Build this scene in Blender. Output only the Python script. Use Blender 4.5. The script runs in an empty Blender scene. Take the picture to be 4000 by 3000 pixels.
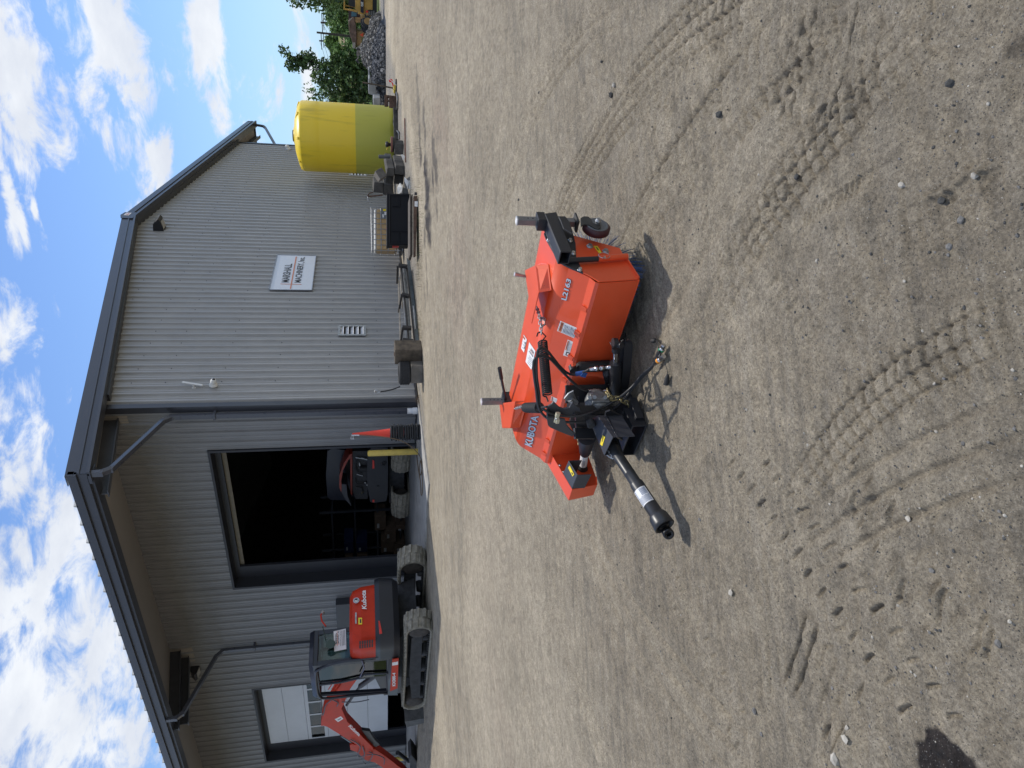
import bpy, bmesh, math, random
import numpy as np
from mathutils import Vector, Matrix
random.seed(7); np.random.seed(7)
D = bpy.data; scene = bpy.context.scene; COL = scene.collection

# ------------------------------------------------------------------ camera
CAM = np.array([0., 0., 1.45])
FW = np.array([0.8063721, 0.5540949, -0.2067433])
def _cam_axes():
    yaw = math.radians(-55.505276); p = math.radians(11.931572); r = math.radians(-1.00116711)
    fw = np.array([math.cos(p)*math.cos(yaw), math.cos(p)*math.sin(yaw), -math.sin(p)])
    rt = np.array([math.sin(yaw), -math.cos(yaw), 0.]); up = np.cross(rt, fw)
    ri = math.cos(r)*rt + math.sin(r)*up; u2 = -math.sin(r)*rt + math.cos(r)*up
    sw = lambda v: np.array([-v[1], v[0], v[2]])
    return sw(fw), sw(ri), sw(u2)
FW, RI, UP = _cam_axes()
FOC = 2676.94
cam_d = D.cameras.new('camera'); cam = D.objects.new('camera', cam_d); COL.objects.link(cam)
cam_d.sensor_fit = 'HORIZONTAL'; cam_d.sensor_width = 36.0; cam_d.lens = 36.0*FOC/4000.0
cam_d.clip_start = 0.05; cam_d.clip_end = 3000
M = Matrix.Identity(4)
for i, v in enumerate((-UP, RI, -FW)):
    for j in range(3): M[j][i] = v[j]
M.translation = Vector(CAM)
cam.matrix_world = M
scene.camera = cam

# ------------------------------------------------------------------ light
SUN = Vector((4.1, -0.95, 8.3)).normalized()
sd = D.lights.new('sun', 'SUN'); sd.energy = 3.3; sd.angle = math.radians(1.0); sd.color = (1.0, 0.95, 0.87)
so = D.objects.new('sun', sd); COL.objects.link(so)
so.rotation_euler = SUN.to_track_quat('Z', 'Y').to_euler()
scene.view_settings.view_transform = 'Standard'; scene.view_settings.look = 'None'
scene.view_settings.gamma = 1.0; scene.view_settings.exposure = 0.0
scene.render.resolution_x = 1024; scene.render.resolution_y = 768

def ray(x, y): return FW + ((3000-y)-1500)/FOC*RI - (x-2000)/FOC*UP
def nrm(v): v = np.array(v, float); return v/np.linalg.norm(v)

world = D.worlds.new('World'); scene.world = world; world.use_nodes = True
wt = world.node_tree; wn = wt.nodes; wl = wt.links
for n in list(wn): wn.remove(n)
def WN(t, **k):
    n = wn.new(t)
    for a, b in k.items(): setattr(n, a, b)
    return n
def wm(op, a, b=None, c=None, clamp=False):
    n = WN('ShaderNodeMath', operation=op); n.use_clamp = clamp
    for i, v in enumerate((a, b, c)):
        if v is None: continue
        if isinstance(v, (int, float)): n.inputs[i].default_value = v
        else: wl.new(v, n.inputs[i])
    return n.outputs[0]
def wv(op, a, b=None):
    n = WN('ShaderNodeVectorMath', operation=op)
    for i, v in enumerate((a, b)):
        if v is None: continue
        if isinstance(v, (tuple, list)) or hasattr(v, 'tolist'): n.inputs[i].default_value = tuple(float(q) for q in v)
        else: wl.new(v, n.inputs[i])
    return n.outputs[1] if op in ('DOT_PRODUCT', 'LENGTH') else n.outputs[0]
tc = WN('ShaderNodeTexCoord'); DIR = tc.outputs['Generated']
sky = WN('ShaderNodeTexSky', sky_type='NISHITA', sun_disc=False)
sky.sun_elevation = math.asin(SUN.z); sky.sun_rotation = math.atan2(SUN.x, SUN.y)
sky.air_density = 1.0; sky.dust_density = 0.15; sky.ozone_density = 1.2; sky.altitude = 100
# real cloud directions: (image x, image y, half width across (vertical in the upright view), half width along (horizontal), strength, tilt deg)
SK = 4000/2212
clouds = [ # display px in the rolled picture
 (10, 130, 75, 200, 1.15, 5), (150, 60, 15, 60, .4, 0), (235, 60, 85, 150, 1.15, 0), (215, 210, 45, 100, .8, 8),
 (445, 70, 34, 120, 1.3, -4), (475, 210, 26, 90, 1.15, -6), (560, 240, 48, 70, .75, 0), (650, 60, 24, 75, .9, 0),
 (665, 180, 24, 70, 1.0, 0), (600, 200, 16, 90, .8, 0), (640, 300, 12, 50, .9, 0), (335, 390, 30, 100, 1.25, -14), (320, 455, 30, 60, 1.2, -10), (300, 300, 12, 40, .5, 0), (20, 420, 12, 120, .9, 3), (45, 480, 9, 60, .9, 5), (75, 450, 6, 25, .9, 0), (40, 330, 14, 60, .9, 0),
 (70, 690, 40, 30, .2, 0), (20, 740, 60, 90, .8, 0), (60, 830, 50, 90, .65, 10), (20, 1000, 90, 140, .9, 0), (90, 1060, 60, 110, .8, 15),
 (40, 1280, 110, 200, 1.1, 0), (170, 1400, 90, 180, 1.0, 30), (60, 1560, 130, 170, 1.1, 0), (240, 1600, 70, 100, .9, 40),
 (105, 95, 20, 50, .5, 0), (80, 230, 26, 60, .4, 20)]
mask = None
for (px, py, sv, sh, st, tilt) in clouds:
    d0 = nrm(ray(px*SK, py*SK))
    right = nrm(np.cross(d0, [0, 0, 1])); up = np.cross(right, d0)
    t = math.radians(tilt); r2 = math.cos(t)*right + math.sin(t)*up; u2 = -math.sin(t)*right + math.cos(t)*up
    a = 1480./sh*r2; b = 1480./sv*u2
    k = (d0@d0)
    qa = wv('DOT_PRODUCT', DIR, a); qb = wv('DOT_PRODUCT', DIR, b); qd = wv('DOT_PRODUCT', DIR, d0)
    s = wm('ADD', wm('MULTIPLY', qa, qa), wm('MULTIPLY', qb, qb))
    g = wm('MULTIPLY', wm('MULTIPLY', wm('POWER', 2.718, wm('MULTIPLY', s, -0.9)), st), wm('GREATER_THAN', qd, 0))
    mask = g if mask is None else wm('MAXIMUM', mask, g)
# generic unseen clouds, behind and beside the viewer, thickened to brighten the ambient light
sepd = WN('ShaderNodeSeparateXYZ'); wl.new(DIR, sepd.inputs[0])
def wnoise(scale, det, rough, stretch=(1, 1, 2.2), dist=0.0, off=(0, 0, 0)):
    mp = WN('ShaderNodeMapping'); mp.inputs['Scale'].default_value = stretch; mp.inputs['Location'].default_value = off
    wl.new(DIR, mp.inputs[0])
    n = WN('ShaderNodeTexNoise'); n.inputs['Scale'].default_value = scale; n.inputs['Detail'].default_value = det
    n.inputs['Roughness'].default_value = rough; n.inputs['Distortion'].default_value = dist
    wl.new(mp.outputs[0], n.inputs['Vector']); return n.outputs[0]
n1 = wnoise(13, 7, .64, dist=.35); n2 = wnoise(2.2, 3, .5, off=(3, 1, 5)); n3 = wnoise(5, 6, .6, off=(1, 7, 2))
behind = wm('MULTIPLY', wm('LESS_THAN', wv('DOT_PRODUCT', DIR, FW), .45), wm('GREATER_THAN', n2, .42))
mask = wm('MAXIMUM', mask, wm('MULTIPLY', behind, .75))
dens = wm('SUBTRACT', wm('ADD', wm('MULTIPLY', mask, .60), wm('MULTIPLY', n1, 1.7)), 1.11)
cov = WN('ShaderNodeMapRange', interpolation_type='SMOOTHSTEP'); cov.inputs[1].default_value = 0.0; cov.inputs[2].default_value = .36
wl.new(dens, cov.inputs[0]); cover = wm('MULTIPLY', cov.outputs[0], .97)
shade = WN('ShaderNodeMapRange', interpolation_type='SMOOTHSTEP'); shade.inputs[1].default_value = .35; shade.inputs[2].default_value = .68
shade.inputs[3].default_value = 0.55; shade.inputs[4].default_value = 1.0
wl.new(n3, shade.inputs[0])
cc = WN('ShaderNodeMix', data_type='RGBA'); cc.inputs[6].default_value = (5.0, 5.6, 7.0, 1); cc.inputs[7].default_value = (9.6, 9.9, 10.3, 1)
wl.new(shade.outputs[0], cc.inputs[0])
skm = WN('ShaderNodeMix', data_type='RGBA', blend_type='MULTIPLY'); skm.inputs[0].default_value = 1.0
skm.inputs[7].default_value = (1.16, 1.38, 1.72, 1); wl.new(sky.outputs[0], skm.inputs[6])
hz = WN('ShaderNodeMix', data_type='RGBA'); wl.new(wm('POWER', 2.718, wm('MULTIPLY', wm('MAXIMUM', sepd.outputs[2], 0.0), -7.0)), hz.inputs[0]); wl.new(skm.outputs[2], hz.inputs[6]); hz.inputs[7].default_value = (4.6, 6.6, 8.6, 1)
mx = WN('ShaderNodeMix', data_type='RGBA'); wl.new(cover, mx.inputs[0]); wl.new(hz.outputs[2], mx.inputs[6]); wl.new(cc.outputs[2], mx.inputs[7])
bg = WN('ShaderNodeBackground'); bg.inputs[1].default_value = 0.10; wl.new(mx.outputs[2], bg.inputs[0])
wo = WN('ShaderNodeOutputWorld'); wl.new(bg.outputs[0], wo.inputs[0])

# ------------------------------------------------------------------ helpers
def onplane(x, y, P0, n):
    d = ray(x, y); t = ((np.array(P0)-CAM)@np.array(n))/(d@np.array(n)); return CAM + t*d
def onz(x, y, z=0.): return onplane(x, y, (0, 0, z), (0, 0, 1.))
def onX(x, y, v): return onplane(x, y, (v, 0, 0), (1., 0, 0))
def onY(x, y, v): return onplane(x, y, (0, v, 0), (0, 1., 0))
class Crop:                       # measuring window on the photograph
    def __init__(s, ox, oy, k): s.ox, s.oy, s.k = ox, oy, k
    def __call__(s, x, y): return (s.ox + x/s.k, s.oy + y/s.k)
class Frame:                      # a thing's own axes: a along, b across, c up
    def __init__(s, O, a, b=None):
        s.O = np.array(O, float); s.a = nrm(a); s.b = np.array([-s.a[1], s.a[0], 0.]); s.c = np.array([0, 0, 1.])
    def at(s, p, **k):
        (kk, v), = k.items(); n = dict(a=s.a, b=s.b, c=s.c)[kk]
        return onplane(p[0], p[1], s.O + v*n, n)
    def w(s, a, b, c): return s.O + a*s.a + b*s.b + c*s.c

MATS = {}
def mat(name, col, rough=.5, metal=0., var=.12, scale=6., bump=0., bscale=60., spec=.5, coat=0., stretch=None, col2=None, cscale=None):
    if name in MATS: return MATS[name]
    m = D.materials.new(name); m.use_nodes = True; nt = m.node_tree; n = nt.nodes; b = n['Principled BSDF']
    b.inputs['Roughness'].default_value = rough; b.inputs['Metallic'].default_value = metal
    b.inputs['Specular IOR Level'].default_value = spec
    if coat: b.inputs['Coat Weight'].default_value = coat; b.inputs['Coat Roughness'].default_value = .08
    tc = n.new('ShaderNodeTexCoord'); src = tc.outputs['Object']
    if stretch:
        mp = n.new('ShaderNodeMapping'); mp.inputs['Scale'].default_value = stretch; nt.links.new(src, mp.inputs[0]); src = mp.outputs[0]
    no = n.new('ShaderNodeTexNoise'); no.inputs['Scale'].default_value = scale; no.inputs['Detail'].default_value = 6; no.inputs['Roughness'].default_value = .65
    nt.links.new(src, no.inputs['Vector'])
    c = np.array(col[:3]); c2 = np.array(col2[:3]) if col2 else c*(1-var*2)
    rp = n.new('ShaderNodeValToRGB'); rp.color_ramp.elements[0].position = .33; rp.color_ramp.elements[1].position = .62
    rp.color_ramp.elements[0].color = (*c2, 1); rp.color_ramp.elements[1].color = (*(c*(1+var*.3) if not col2 else c), 1)
    nt.links.new(no.outputs[0], rp.inputs[0]); nt.links.new(rp.outputs[0], b.inputs['Base Color'])
    rr = n.new('ShaderNodeMapRange'); rr.inputs[3].default_value = max(.02, rough-.08); rr.inputs[4].default_value = min(1, rough+.12)
    nt.links.new(no.outputs[0], rr.inputs[0]); nt.links.new(rr.outputs[0], b.inputs['Roughness'])
    if bump:
        n2 = n.new('ShaderNodeTexNoise'); n2.inputs['Scale'].default_value = bscale; n2.inputs['Detail'].default_value = 5
        nt.links.new(src, n2.inputs['Vector'])
        bp = n.new('ShaderNodeBump'); bp.inputs['Strength'].default_value = bump; bp.inputs['Distance'].default_value = .01
        nt.links.new(n2.outputs[0], bp.inputs['Height']); nt.links.new(bp.outputs[0], b.inputs['Normal'])
    MATS[name] = m; return m
def glass(name, tint=(.55, .7, .66), gl=.9):
    if name in MATS: return MATS[name]
    m = D.materials.new(name); m.use_nodes = True; nt = m.node_tree; n = nt.nodes; n.clear()
    o = n.new('ShaderNodeOutputMaterial'); t = n.new('ShaderNodeBsdfTransparent'); t.inputs[0].default_value = (*tint, 1)
    g = n.new('ShaderNodeBsdfGlossy'); g.inputs['Roughness'].default_value = .03; g.inputs[0].default_value = (gl, gl, gl, 1)
    f = n.new('ShaderNodeFresnel'); f.inputs[0].default_value = 1.5; mx = n.new('ShaderNodeMixShader')
    nt.links.new(f.outputs[0], mx.inputs[0]); nt.links.new(t.outputs[0], mx.inputs[1]); nt.links.new(g.outputs[0], mx.inputs[2]); nt.links.new(mx.outputs[0], o.inputs[0])
    MATS[name] = m; return m

WMX = {}
def setp(o, label=None, cat=None, group=None, kind=None):
    if label: o['label'] = label
    if cat: o['category'] = cat
    if group: o['group'] = group
    if kind: o['kind'] = kind
    return o
def thing(name, label, cat, loc=(0, 0, 0), group=None, kind=None):
    o = D.objects.new(name, None); COL.objects.link(o); o.location = tuple(float(v) for v in loc); o.empty_display_size = .2
    WMX[o.name] = Vector(o.location); return setp(o, label, cat, group, kind)
class MB:
    def __init__(s): s.v = []; s.f = []; s.mi = []; s.m = 0; s.sm = []; s.smooth = False
    def add(s, vs, fs):
        k = len(s.v); s.v += [tuple(float(q) for q in v) for v in vs]
        for f in fs: s.f.append([i+k for i in f]); s.mi.append(s.m); s.sm.append(s.smooth)
        return s
    def prism(s, pts, vec):
        pts = [np.array(p, float) for p in pts]; vec = np.array(vec, float); n = len(pts)
        return s.add(pts + [p+vec for p in pts], [list(range(n))[::-1], list(range(n, 2*n))] + [[i, (i+1) % n, n+(i+1) % n, n+i] for i in range(n)])
    def plate(s, pts, t):          # polygon thickened both ways along its normal
        pts = [np.array(p, float) for p in pts]; n = np.zeros(3)
        for i in range(len(pts)): n += np.cross(pts[i]-pts[0], pts[(i+1) % len(pts)]-pts[0])
        n = nrm(n); return s.prism([p-n*t/2 for p in pts], n*t)
    def box(s, c, size, a=(1, 0, 0), b=None, cc=None):
        a = nrm(a); b = nrm(b) if b is not None else np.array([-a[1], a[0], 0.]) if abs(a[2]) < .99 else np.array([0, 1., 0])
        b = nrm(b - a*(a@b)); cc = np.cross(a, b); c = np.array(c, float); h = np.array(size)/2.
        vs = [c + i*h[0]*a + j*h[1]*b + k*h[2]*cc for i in (-1, 1) for j in (-1, 1) for k in (-1, 1)]
        return s.add(vs, [[0, 1, 3, 2], [4, 6, 7, 5], [0, 4, 5, 1], [2, 3, 7, 6], [0, 2, 6, 4], [1, 5, 7, 3]])
    def bx(s, x0, x1, y0, y1, z0, z1): return s.box(((x0+x1)/2, (y0+y1)/2, (z0+z1)/2), (abs(x1-x0), abs(y1-y0), abs(z1-z0)))
    def bar(s, p, q, w, h, up=(0, 0, 1)):
        p = np.array(p, float); q = np.array(q, float); a = nrm(q-p); u = np.array(up, float)
        if abs(a@nrm(u)) > .98: u = np.array([1., 0, 0])
        b = nrm(np.cross(u, a)); return s.box((p+q)/2, (np.linalg.norm(q-p), w, h), a, b)
    def tube(s, path, r, n=10, cap=True, closed=False):
        path = [np.array(p, float) for p in path]; N = len(path)
        rs = r if hasattr(r, '__len__') else [r]*N
        sm = s.smooth; s.smooth = True; vs = []; up = None
        for i, p in enumerate(path):
            if closed: d = nrm(path[(i+1) % N]-path[i-1])
            else: d = nrm(path[min(i+1, N-1)]-path[max(i-1, 0)])
            if up is None:
                up = np.array([0, 0, 1.]) if abs(d[2]) < .9 else np.array([1., 0, 0])
            up = nrm(up - d*(up@d)); b = np.cross(d, up)
            for k in range(n):
                t = 2*math.pi*k/n; vs.append(p + rs[i]*(math.cos(t)*up + math.sin(t)*b))
        fs = [[i*n+k, i*n+(k+1) % n, (i+1)*n+(k+1) % n, (i+1)*n+k] for i in range(N-1) for k in range(n)]
        if closed: fs += [[(N-1)*n+k, (N-1)*n+(k+1) % n, (k+1) % n, k] for k in range(n)]
        s.add(vs, fs)
        if cap and not closed:
            s.smooth = False
            s.add(vs[:n], [list(range(n))[::-1]]); s.add(vs[-n:], [list(range(n))])
        s.smooth = sm; return s
    def cyl(s, p, q, r, r2=None, n=20, cap=True): return s.tube([p, q], [r, r if r2 is None else r2], n, cap)
    def lathe(s, c, axis, prof, n=28, cap=True):   # prof: (along, radius)
        a = nrm(axis); c = np.array(c, float); u = nrm(np.cross(a, (0, 0, 1.) if abs(a[2]) < .9 else (1., 0, 0))); w = np.cross(a, u)
        vs = [c + h*a + r*(math.cos(2*math.pi*k/n)*u + math.sin(2*math.pi*k/n)*w) for h, r in prof for k in range(n)]
        fs = [[i*n+k, i*n+(k+1) % n, (i+1)*n+(k+1) % n, (i+1)*n+k] for i in range(len(prof)-1) for k in range(n)]
        sm = s.smooth; s.smooth = True; s.add(vs, fs); s.smooth = False
        if cap: s.add(vs[:n], [list(range(n))[::-1]]); s.add(vs[-n:], [list(range(n))])
        s.smooth = sm; return s
    def hexbolt(s, p, nn, r=.012, h=.01): return s.lathe(p, nn, [(0, r*1.5), (h*.25, r*1.5), (h*.25, r), (h, r)], 6)
    def build(s, name, mats, parent=None, bevel=0., label=None, wn=False):
        if not isinstance(mats, (list, tuple)): mats = [mats]
        me = D.meshes.new(name); off = np.array(WMX[parent.name]) if parent is not None else np.zeros(3)
        me.from_pydata([tuple(np.array(v)-off) for v in s.v], [], s.f)
        for m in mats: me.materials.append(m)
        me.polygons.foreach_set('material_index', s.mi); me.polygons.foreach_set('use_smooth', s.sm)
        bm = bmesh.new(); bm.from_mesh(me); pass
        bmesh.ops.recalc_face_normals(bm, faces=bm.faces); bm.to_mesh(me); bm.free(); me.update()
        o = D.objects.new(name, me); COL.objects.link(o)
        if parent is not None:
            o.parent = parent; WMX[o.name] = WMX[parent.name]
            if not parent.type == 'EMPTY': WMX[o.name] = WMX[parent.name]
        else: WMX[o.name] = Vector((0, 0, 0))
        if bevel:
            b = o.modifiers.new('bevel', 'BEVEL'); b.width = bevel; b.segments = 2; b.limit_method = 'ANGLE'; b.angle_limit = math.radians(35); b.harden_normals = False
        if label: o['label'] = label
        return o
def each(items, name, m, parent, bevel=0.):
    out = []
    for fn in items:
        q = MB(); fn(q); out.append(q.build(name, m, parent, bevel=bevel))
    return out
def smoothpath(P, n=6):
    P = [np.array(p, float) for p in P]; out = []
    for i in range(len(P)-1):
        p0, p1, p2, p3 = P[max(i-1, 0)], P[i], P[i+1], P[min(i+2, len(P)-1)]
        for k in range(n):
            t = k/n; out.append(.5*((2*p1)+(-p0+p2)*t+(2*p0-5*p1+4*p2-p3)*t*t+(-p0+3*p1-3*p2+p3)*t**3))
    out.append(P[-1]); return out
def text_mesh(mb, s, quad, ex=.001, bold=.0, squash=True):
    """writing laid on the quad bl, br, tr, tl (world points)"""
    c = D.curves.new('t', 'FONT'); c.body = s; c.size = 1; c.offset = bold; c.extrude = 0; c.resolution_u = 3
    o = D.objects.new('t', c); COL.objects.link(o); dg = bpy.context.evaluated_depsgraph_get(); dg.update()
    me = D.meshes.new_from_object(o.evaluated_get(dg)); D.objects.remove(o); D.curves.remove(c)
    V = np.array([v.co[:] for v in me.vertices]); lo = V.min(0); hi = V.max(0); bl, br, tr, tl = [np.array(q, float) for q in quad]
    nn = nrm(np.cross(br-bl, tl-bl)); nn = nn if nn@(CAM-bl) > 0 else -nn; out = []
    for v in V:
        u = (v[0]-lo[0])/(hi[0]-lo[0]); w = (v[1]-lo[1])/(hi[1]-lo[1])
        out.append((1-u)*(1-w)*bl + u*(1-w)*br + u*w*tr + (1-u)*w*tl + nn*ex)
    mb.add(out, [list(p.vertices) for p in me.polygons]); D.meshes.remove(me); return mb
def qlerp(q, u, v):
    bl, br, tr, tl = [np.array(p, float) for p in q]; return (1-u)*(1-v)*bl + u*(1-v)*br + u*v*tr + (1-u)*v*tl
def subquad(q, u0, v0, u1, v1, off=0.):
    nn = nrm(np.cross(np.array(q[1])-q[0], np.array(q[3])-q[0])); nn = nn if nn@(CAM-q[0]) > 0 else -nn; return [qlerp(q, u0, v0)+nn*off, qlerp(q, u1, v0)+nn*off, qlerp(q, u1, v1)+nn*off, qlerp(q, u0, v1)+nn*off]
def copy_thing(o, off, label=None, rot=0.):
    c = o.copy(); COL.objects.link(c); c.location = Vector(o.location) + Vector(off); c.rotation_euler.z += rot
    if label: c['label'] = label
    for ch in list(o.children):
        k = ch.copy(); COL.objects.link(k); k.parent = c
        for g in list(ch.children):
            h = g.copy(); COL.objects.link(h); h.parent = k
    return c
# numpy value noise
def vnoise(x, y, seed=0):
    xi = np.floor(x).astype(np.int64); yi = np.floor(y).astype(np.int64); fx = x-xi; fy = y-yi
    fx = fx*fx*(3-2*fx); fy = fy*fy*(3-2*fy)
    def h(a, b):
        n = (a*374761393 + b*668265263 + seed*974634777) & 0x7fffffff
        n = ((n ^ (n >> 13))*1274126177) & 0x7fffffff; return ((n ^ (n >> 16)) & 0xffff)/65535.
    return (h(xi, yi)*(1-fx)+h(xi+1, yi)*fx)*(1-fy) + (h(xi, yi+1)*(1-fx)+h(xi+1, yi+1)*fx)*fy
# ------------------------------------------------------------------ materials
OR = mat('orange_paint', (.82, .098, .028), .32, var=.04, scale=4, spec=.5, coat=.25)
BK = mat('black_paint', (.022, .023, .027), .42, var=.1, scale=8, bump=.05)
BKD = mat('black_rubber', (.02, .02, .021), .65, var=.15, scale=15, bump=.1)
BKS = mat('dark_slate_paint', (.052, .056, .066), .38, var=.08, scale=3)
STL = mat('bright_steel', (.62, .63, .65), .28, 1.0, var=.1, scale=30)
GAL = mat('galvanised_steel', (.42, .43, .44), .42, .8, var=.2, scale=12)
CHR = mat('chrome_rod', (.8, .8, .82), .08, 1.0, var=.02)
ZNY = mat('zinc_yellow_chain', (.50, .42, .22), .35, .7, var=.25, scale=20)
WHT = mat('white_decal', (.78, .78, .77), .45, var=.03, scale=10)
INK = mat('dark_ink', (.03, .03, .035), .5, var=.05)
GRI = mat('grey_ink', (.25, .26, .28), .5, var=.05)
SILV = mat('silver_decal', (.52, .56, .64), .35, var=.04)
YEL = mat('yellow_decal', (.85, .66, .03), .45, var=.03)
ORI = mat('orange_ink', (.78, .22, .08), .5, var=.03)
BLU = mat('blue_cloth', (.03, .11, .38), .7, var=.25, scale=30)
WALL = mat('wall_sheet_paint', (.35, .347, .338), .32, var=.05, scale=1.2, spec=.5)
WALL_SHADED = mat('shaded_side_sheet', (.225, .228, .232), .4, var=.05, scale=1.2)  # same sheet as the gable, the side's shade mixed into its colour
TRIM = mat('charcoal_trim', (.042, .045, .056), .3, var=.05, scale=2)
SOF = mat('soffit_sheet', (.32, .29, .25), .5, var=.06, scale=2)
CONC = mat('concrete', (.40, .385, .355), .85, var=.18, scale=2.5, bump=.25, bscale=40)
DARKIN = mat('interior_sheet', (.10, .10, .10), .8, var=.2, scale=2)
WOODG = mat('weathered_timber', (.16, .145, .125), .85, var=.25, scale=3, bump=.4, bscale=30, stretch=(1, 1, 1))
WOODB = mat('brown_timber', (.12, .095, .068), .85, var=.3, scale=5, bump=.4, bscale=30)
RUST = mat('rusty_steel', (.14, .085, .06), .75, .2, var=.3, scale=8, bump=.2)
TYRE = mat('tyre_rubber', (.03, .031, .034), .75, var=.2, scale=20, bump=.2)
TRKM = mat('dusty_track_rubber', (.30, .27, .21), .85, var=.22, scale=9, bump=.3)
TRKD = mat('dirty_track_frame', (.045, .045, .046), .7, var=.35, scale=6, bump=.2)

# ------------------------------------------------------------------ the yard
XS, YG = 16.42, 11.87
def yard():
    az = np.concatenate([np.linspace(-170, -14, 60), np.linspace(-13.7, 84, 880), np.linspace(85, 189.99, 44)])
    az = np.radians(az); na = len(az)
    inv = np.concatenate([np.linspace(1/.62, 1/1.1, 60)[:-1], np.linspace(1/1.1, 1/60., 980)]); r = np.concatenate([1/inv, np.geomspace(64, 700, 26)])
    R, A = np.meshgrid(r, az, indexing='ij'); x = R*np.cos(A); y = R*np.sin(A)
    z = np.zeros_like(x); f = np.clip(1-(R-25)/40, 0, 1)
    # compacted grit relief
    z += .020*(vnoise(x*.55, y*.55, 1)-.5)*f
    z += .012*(vnoise(x*2.1+3, y*2.1, 2)-.5)*f
    zn = .0085*(vnoise(x*8, y*8, 3)-.5)*f*np.clip(1.3-R/12, 0, 1)
    zn += .009*(vnoise(x*22, y*22, 4)-.5)*np.clip(1.3-R/8, 0, 1)
    uu_ = x*.57-y*.82; vv_ = x*.82+y*.57
    def stk(ang, fu, fv, sd):
        c, s = math.cos(ang), math.sin(ang); return vnoise((uu_*c+vv_*s)*fu, (-uu_*s+vv_*c)*fv, sd)
    m1 = np.clip((vnoise(x*.35+2, y*.35, 61)-.38)*3, 0, 1); m2 = np.clip((vnoise(x*.3+7, y*.3+3, 62)-.42)*3, 0, 1)
    streaky = (stk(.12, .9, 13, 63)-.5)*m1*.8 + (stk(-.35, 1.1, 14, 64)-.5)*m2*.7 + (stk(.05, 1.6, 26, 65)-.5)*.8*(1-m1) + (stk(.2, 3., 45, 69)-.5)*.7 + (stk(.6, .8, 9, 67)-.5)*.6*np.clip((vnoise(x*.4, y*.4, 68)-.5)*4, 0, 1)
    z += .010*streaky*np.clip(1.2-R/30, 0.15, 1)
    rough = np.clip((vnoise(x*1.1+9, y*1.1+5, 6)-.35)*2.2, 0, 1)
    zn += .010*(vnoise(x*55, y*55, 5)-.5)*np.clip(1.3-R/4, 0, 1)*(.4+.6*rough)
    # wide soft wheel ruts
    lane = np.zeros_like(x); edge = np.zeros_like(x)
    # long rake lines left by a dragged blade, several directions
    def streak(cx, cy, ang, L, W, per, amp, seed, soft=.25):
        nonlocal z
        c, s = math.cos(ang), math.sin(ang); u = (x-cx)*c+(y-cy)*s; v = -(x-cx)*s+(y-cy)*c
        m = np.clip((1-np.abs(u)/L)/soft, 0, 1)*np.clip((1-np.abs(v)/W)/soft, 0, 1)
        v2 = v + .05*(vnoise(u*.9, v*.6, seed+3)-.5)
        p = np.maximum(0, np.cos(2*np.pi*v2/per + 3*vnoise(u*.6, v2*2.5, seed)))**3
        z -= amp*m*p*(.35+.65*(vnoise(u*2.2, v*7, seed+1) > .4))
    def treads(P, Q, half, per, amp, lug, seed, chev=.5, slash=None):
        """two rows of lug prints along the line P-Q (source-pixel ends)"""
        nonlocal z
        a = onz(*P)[:2]; b = onz(*Q)[:2]; d = b-a; L = np.linalg.norm(d); d = d/L
        u = (x-a[0])*d[0]+(y-a[1])*d[1]; v = -(x-a[0])*d[1]+(y-a[1])*d[0]
        ok = (u > -.1) & (u < L+.1) & (np.abs(v) < half*1.15)
        uu = u[ok]; vv = v[ok]; side = np.sign(vv); ph = uu/per + np.where(side > 0, .5, 0) - np.abs(vv)*chev/per
        if slash is not None:
            nx = np.array([math.cos(slash), math.sin(slash)]); pp = per*abs(d@nx); ph = ((x[ok]-a[0])*nx[0]+(y[ok]-a[1])*nx[1])/pp + np.where(side > 0, .5, 0)
        k = np.floor(ph); fr = (ph-k-.5)*(per if slash is None else pp)
        depth = np.exp(-(fr/lug)**2)*np.clip((half-np.abs(vv))/.03, 0, 1)*np.clip((np.abs(vv)-half*.18)/.03, 0, 1)
        wear = (.45+.55*np.clip((vnoise(k*1.7+side*9, k*0+seed, seed)-.12)*2.2, 0, 1))*(.4+.6*np.clip((vnoise(uu*3, vv*9, seed+2)-.1)*2.5, 0, 1))
        lane[ok] = np.maximum(lane[ok], np.clip((half-np.abs(vv))/.04, 0, 1)*min(1, amp*60))
        rim = np.exp(-((fr+lug*1.5)/(lug*.9))**2)*np.clip((half-np.abs(vv))/.03, 0, 1)
        z[ok] += (-amp*depth*wear + amp*.6*rim*wear)
    c7 = Crop(2600, 0, 1.3829); c6 = Crop(2600, 1800, 1.3829)
    def dirn(p, q): a = onz(*p)[:2]; b = onz(*q)[:2]; return math.atan2(*(b-a)[::-1]), (a+b)/2, np.linalg.norm(b-a)/2
    for p, q, W, per, amp in ((c7(720, 700), c7(900, 0), .22, .055, .020), (c7(1000, 700), c7(1120, 60), .10, .06, .018), (c7(20, 650), c7(90, 300), .14, .026, .010),
                              (c7(240, 620), c7(330, 100), .07, .03, .012), (c6(760, 1400), c6(900, 980), .20, .060, .020), (c6(540, 1330), c6(520, 900), .12, .06, .007), (c7(1500, 1300), c7(1750, 900), .10, .08, .009),
                              ((2150, 640), (2190, 360), .35, .05, .005), ((2330, 1900), (2230, 1700), .2, .05, .004), ((1950, 600), (1890, 100), 1.2, .16, .012), ((1800, 900), (1760, 300), 1.5, .2, .014),
                              ((2100, 2100), (1900, 1500), 1.2, .13, .006), ((1780, 2600), (1790, 1400), 1.8, .25, .012), ((2500, 700), (2560, 300), .3, .04, .006)):
        an, c0, L = dirn(p, q); streak(c0[0], c0[1], an, L, W, per, amp, int(amp*1e4)+7)
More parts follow.
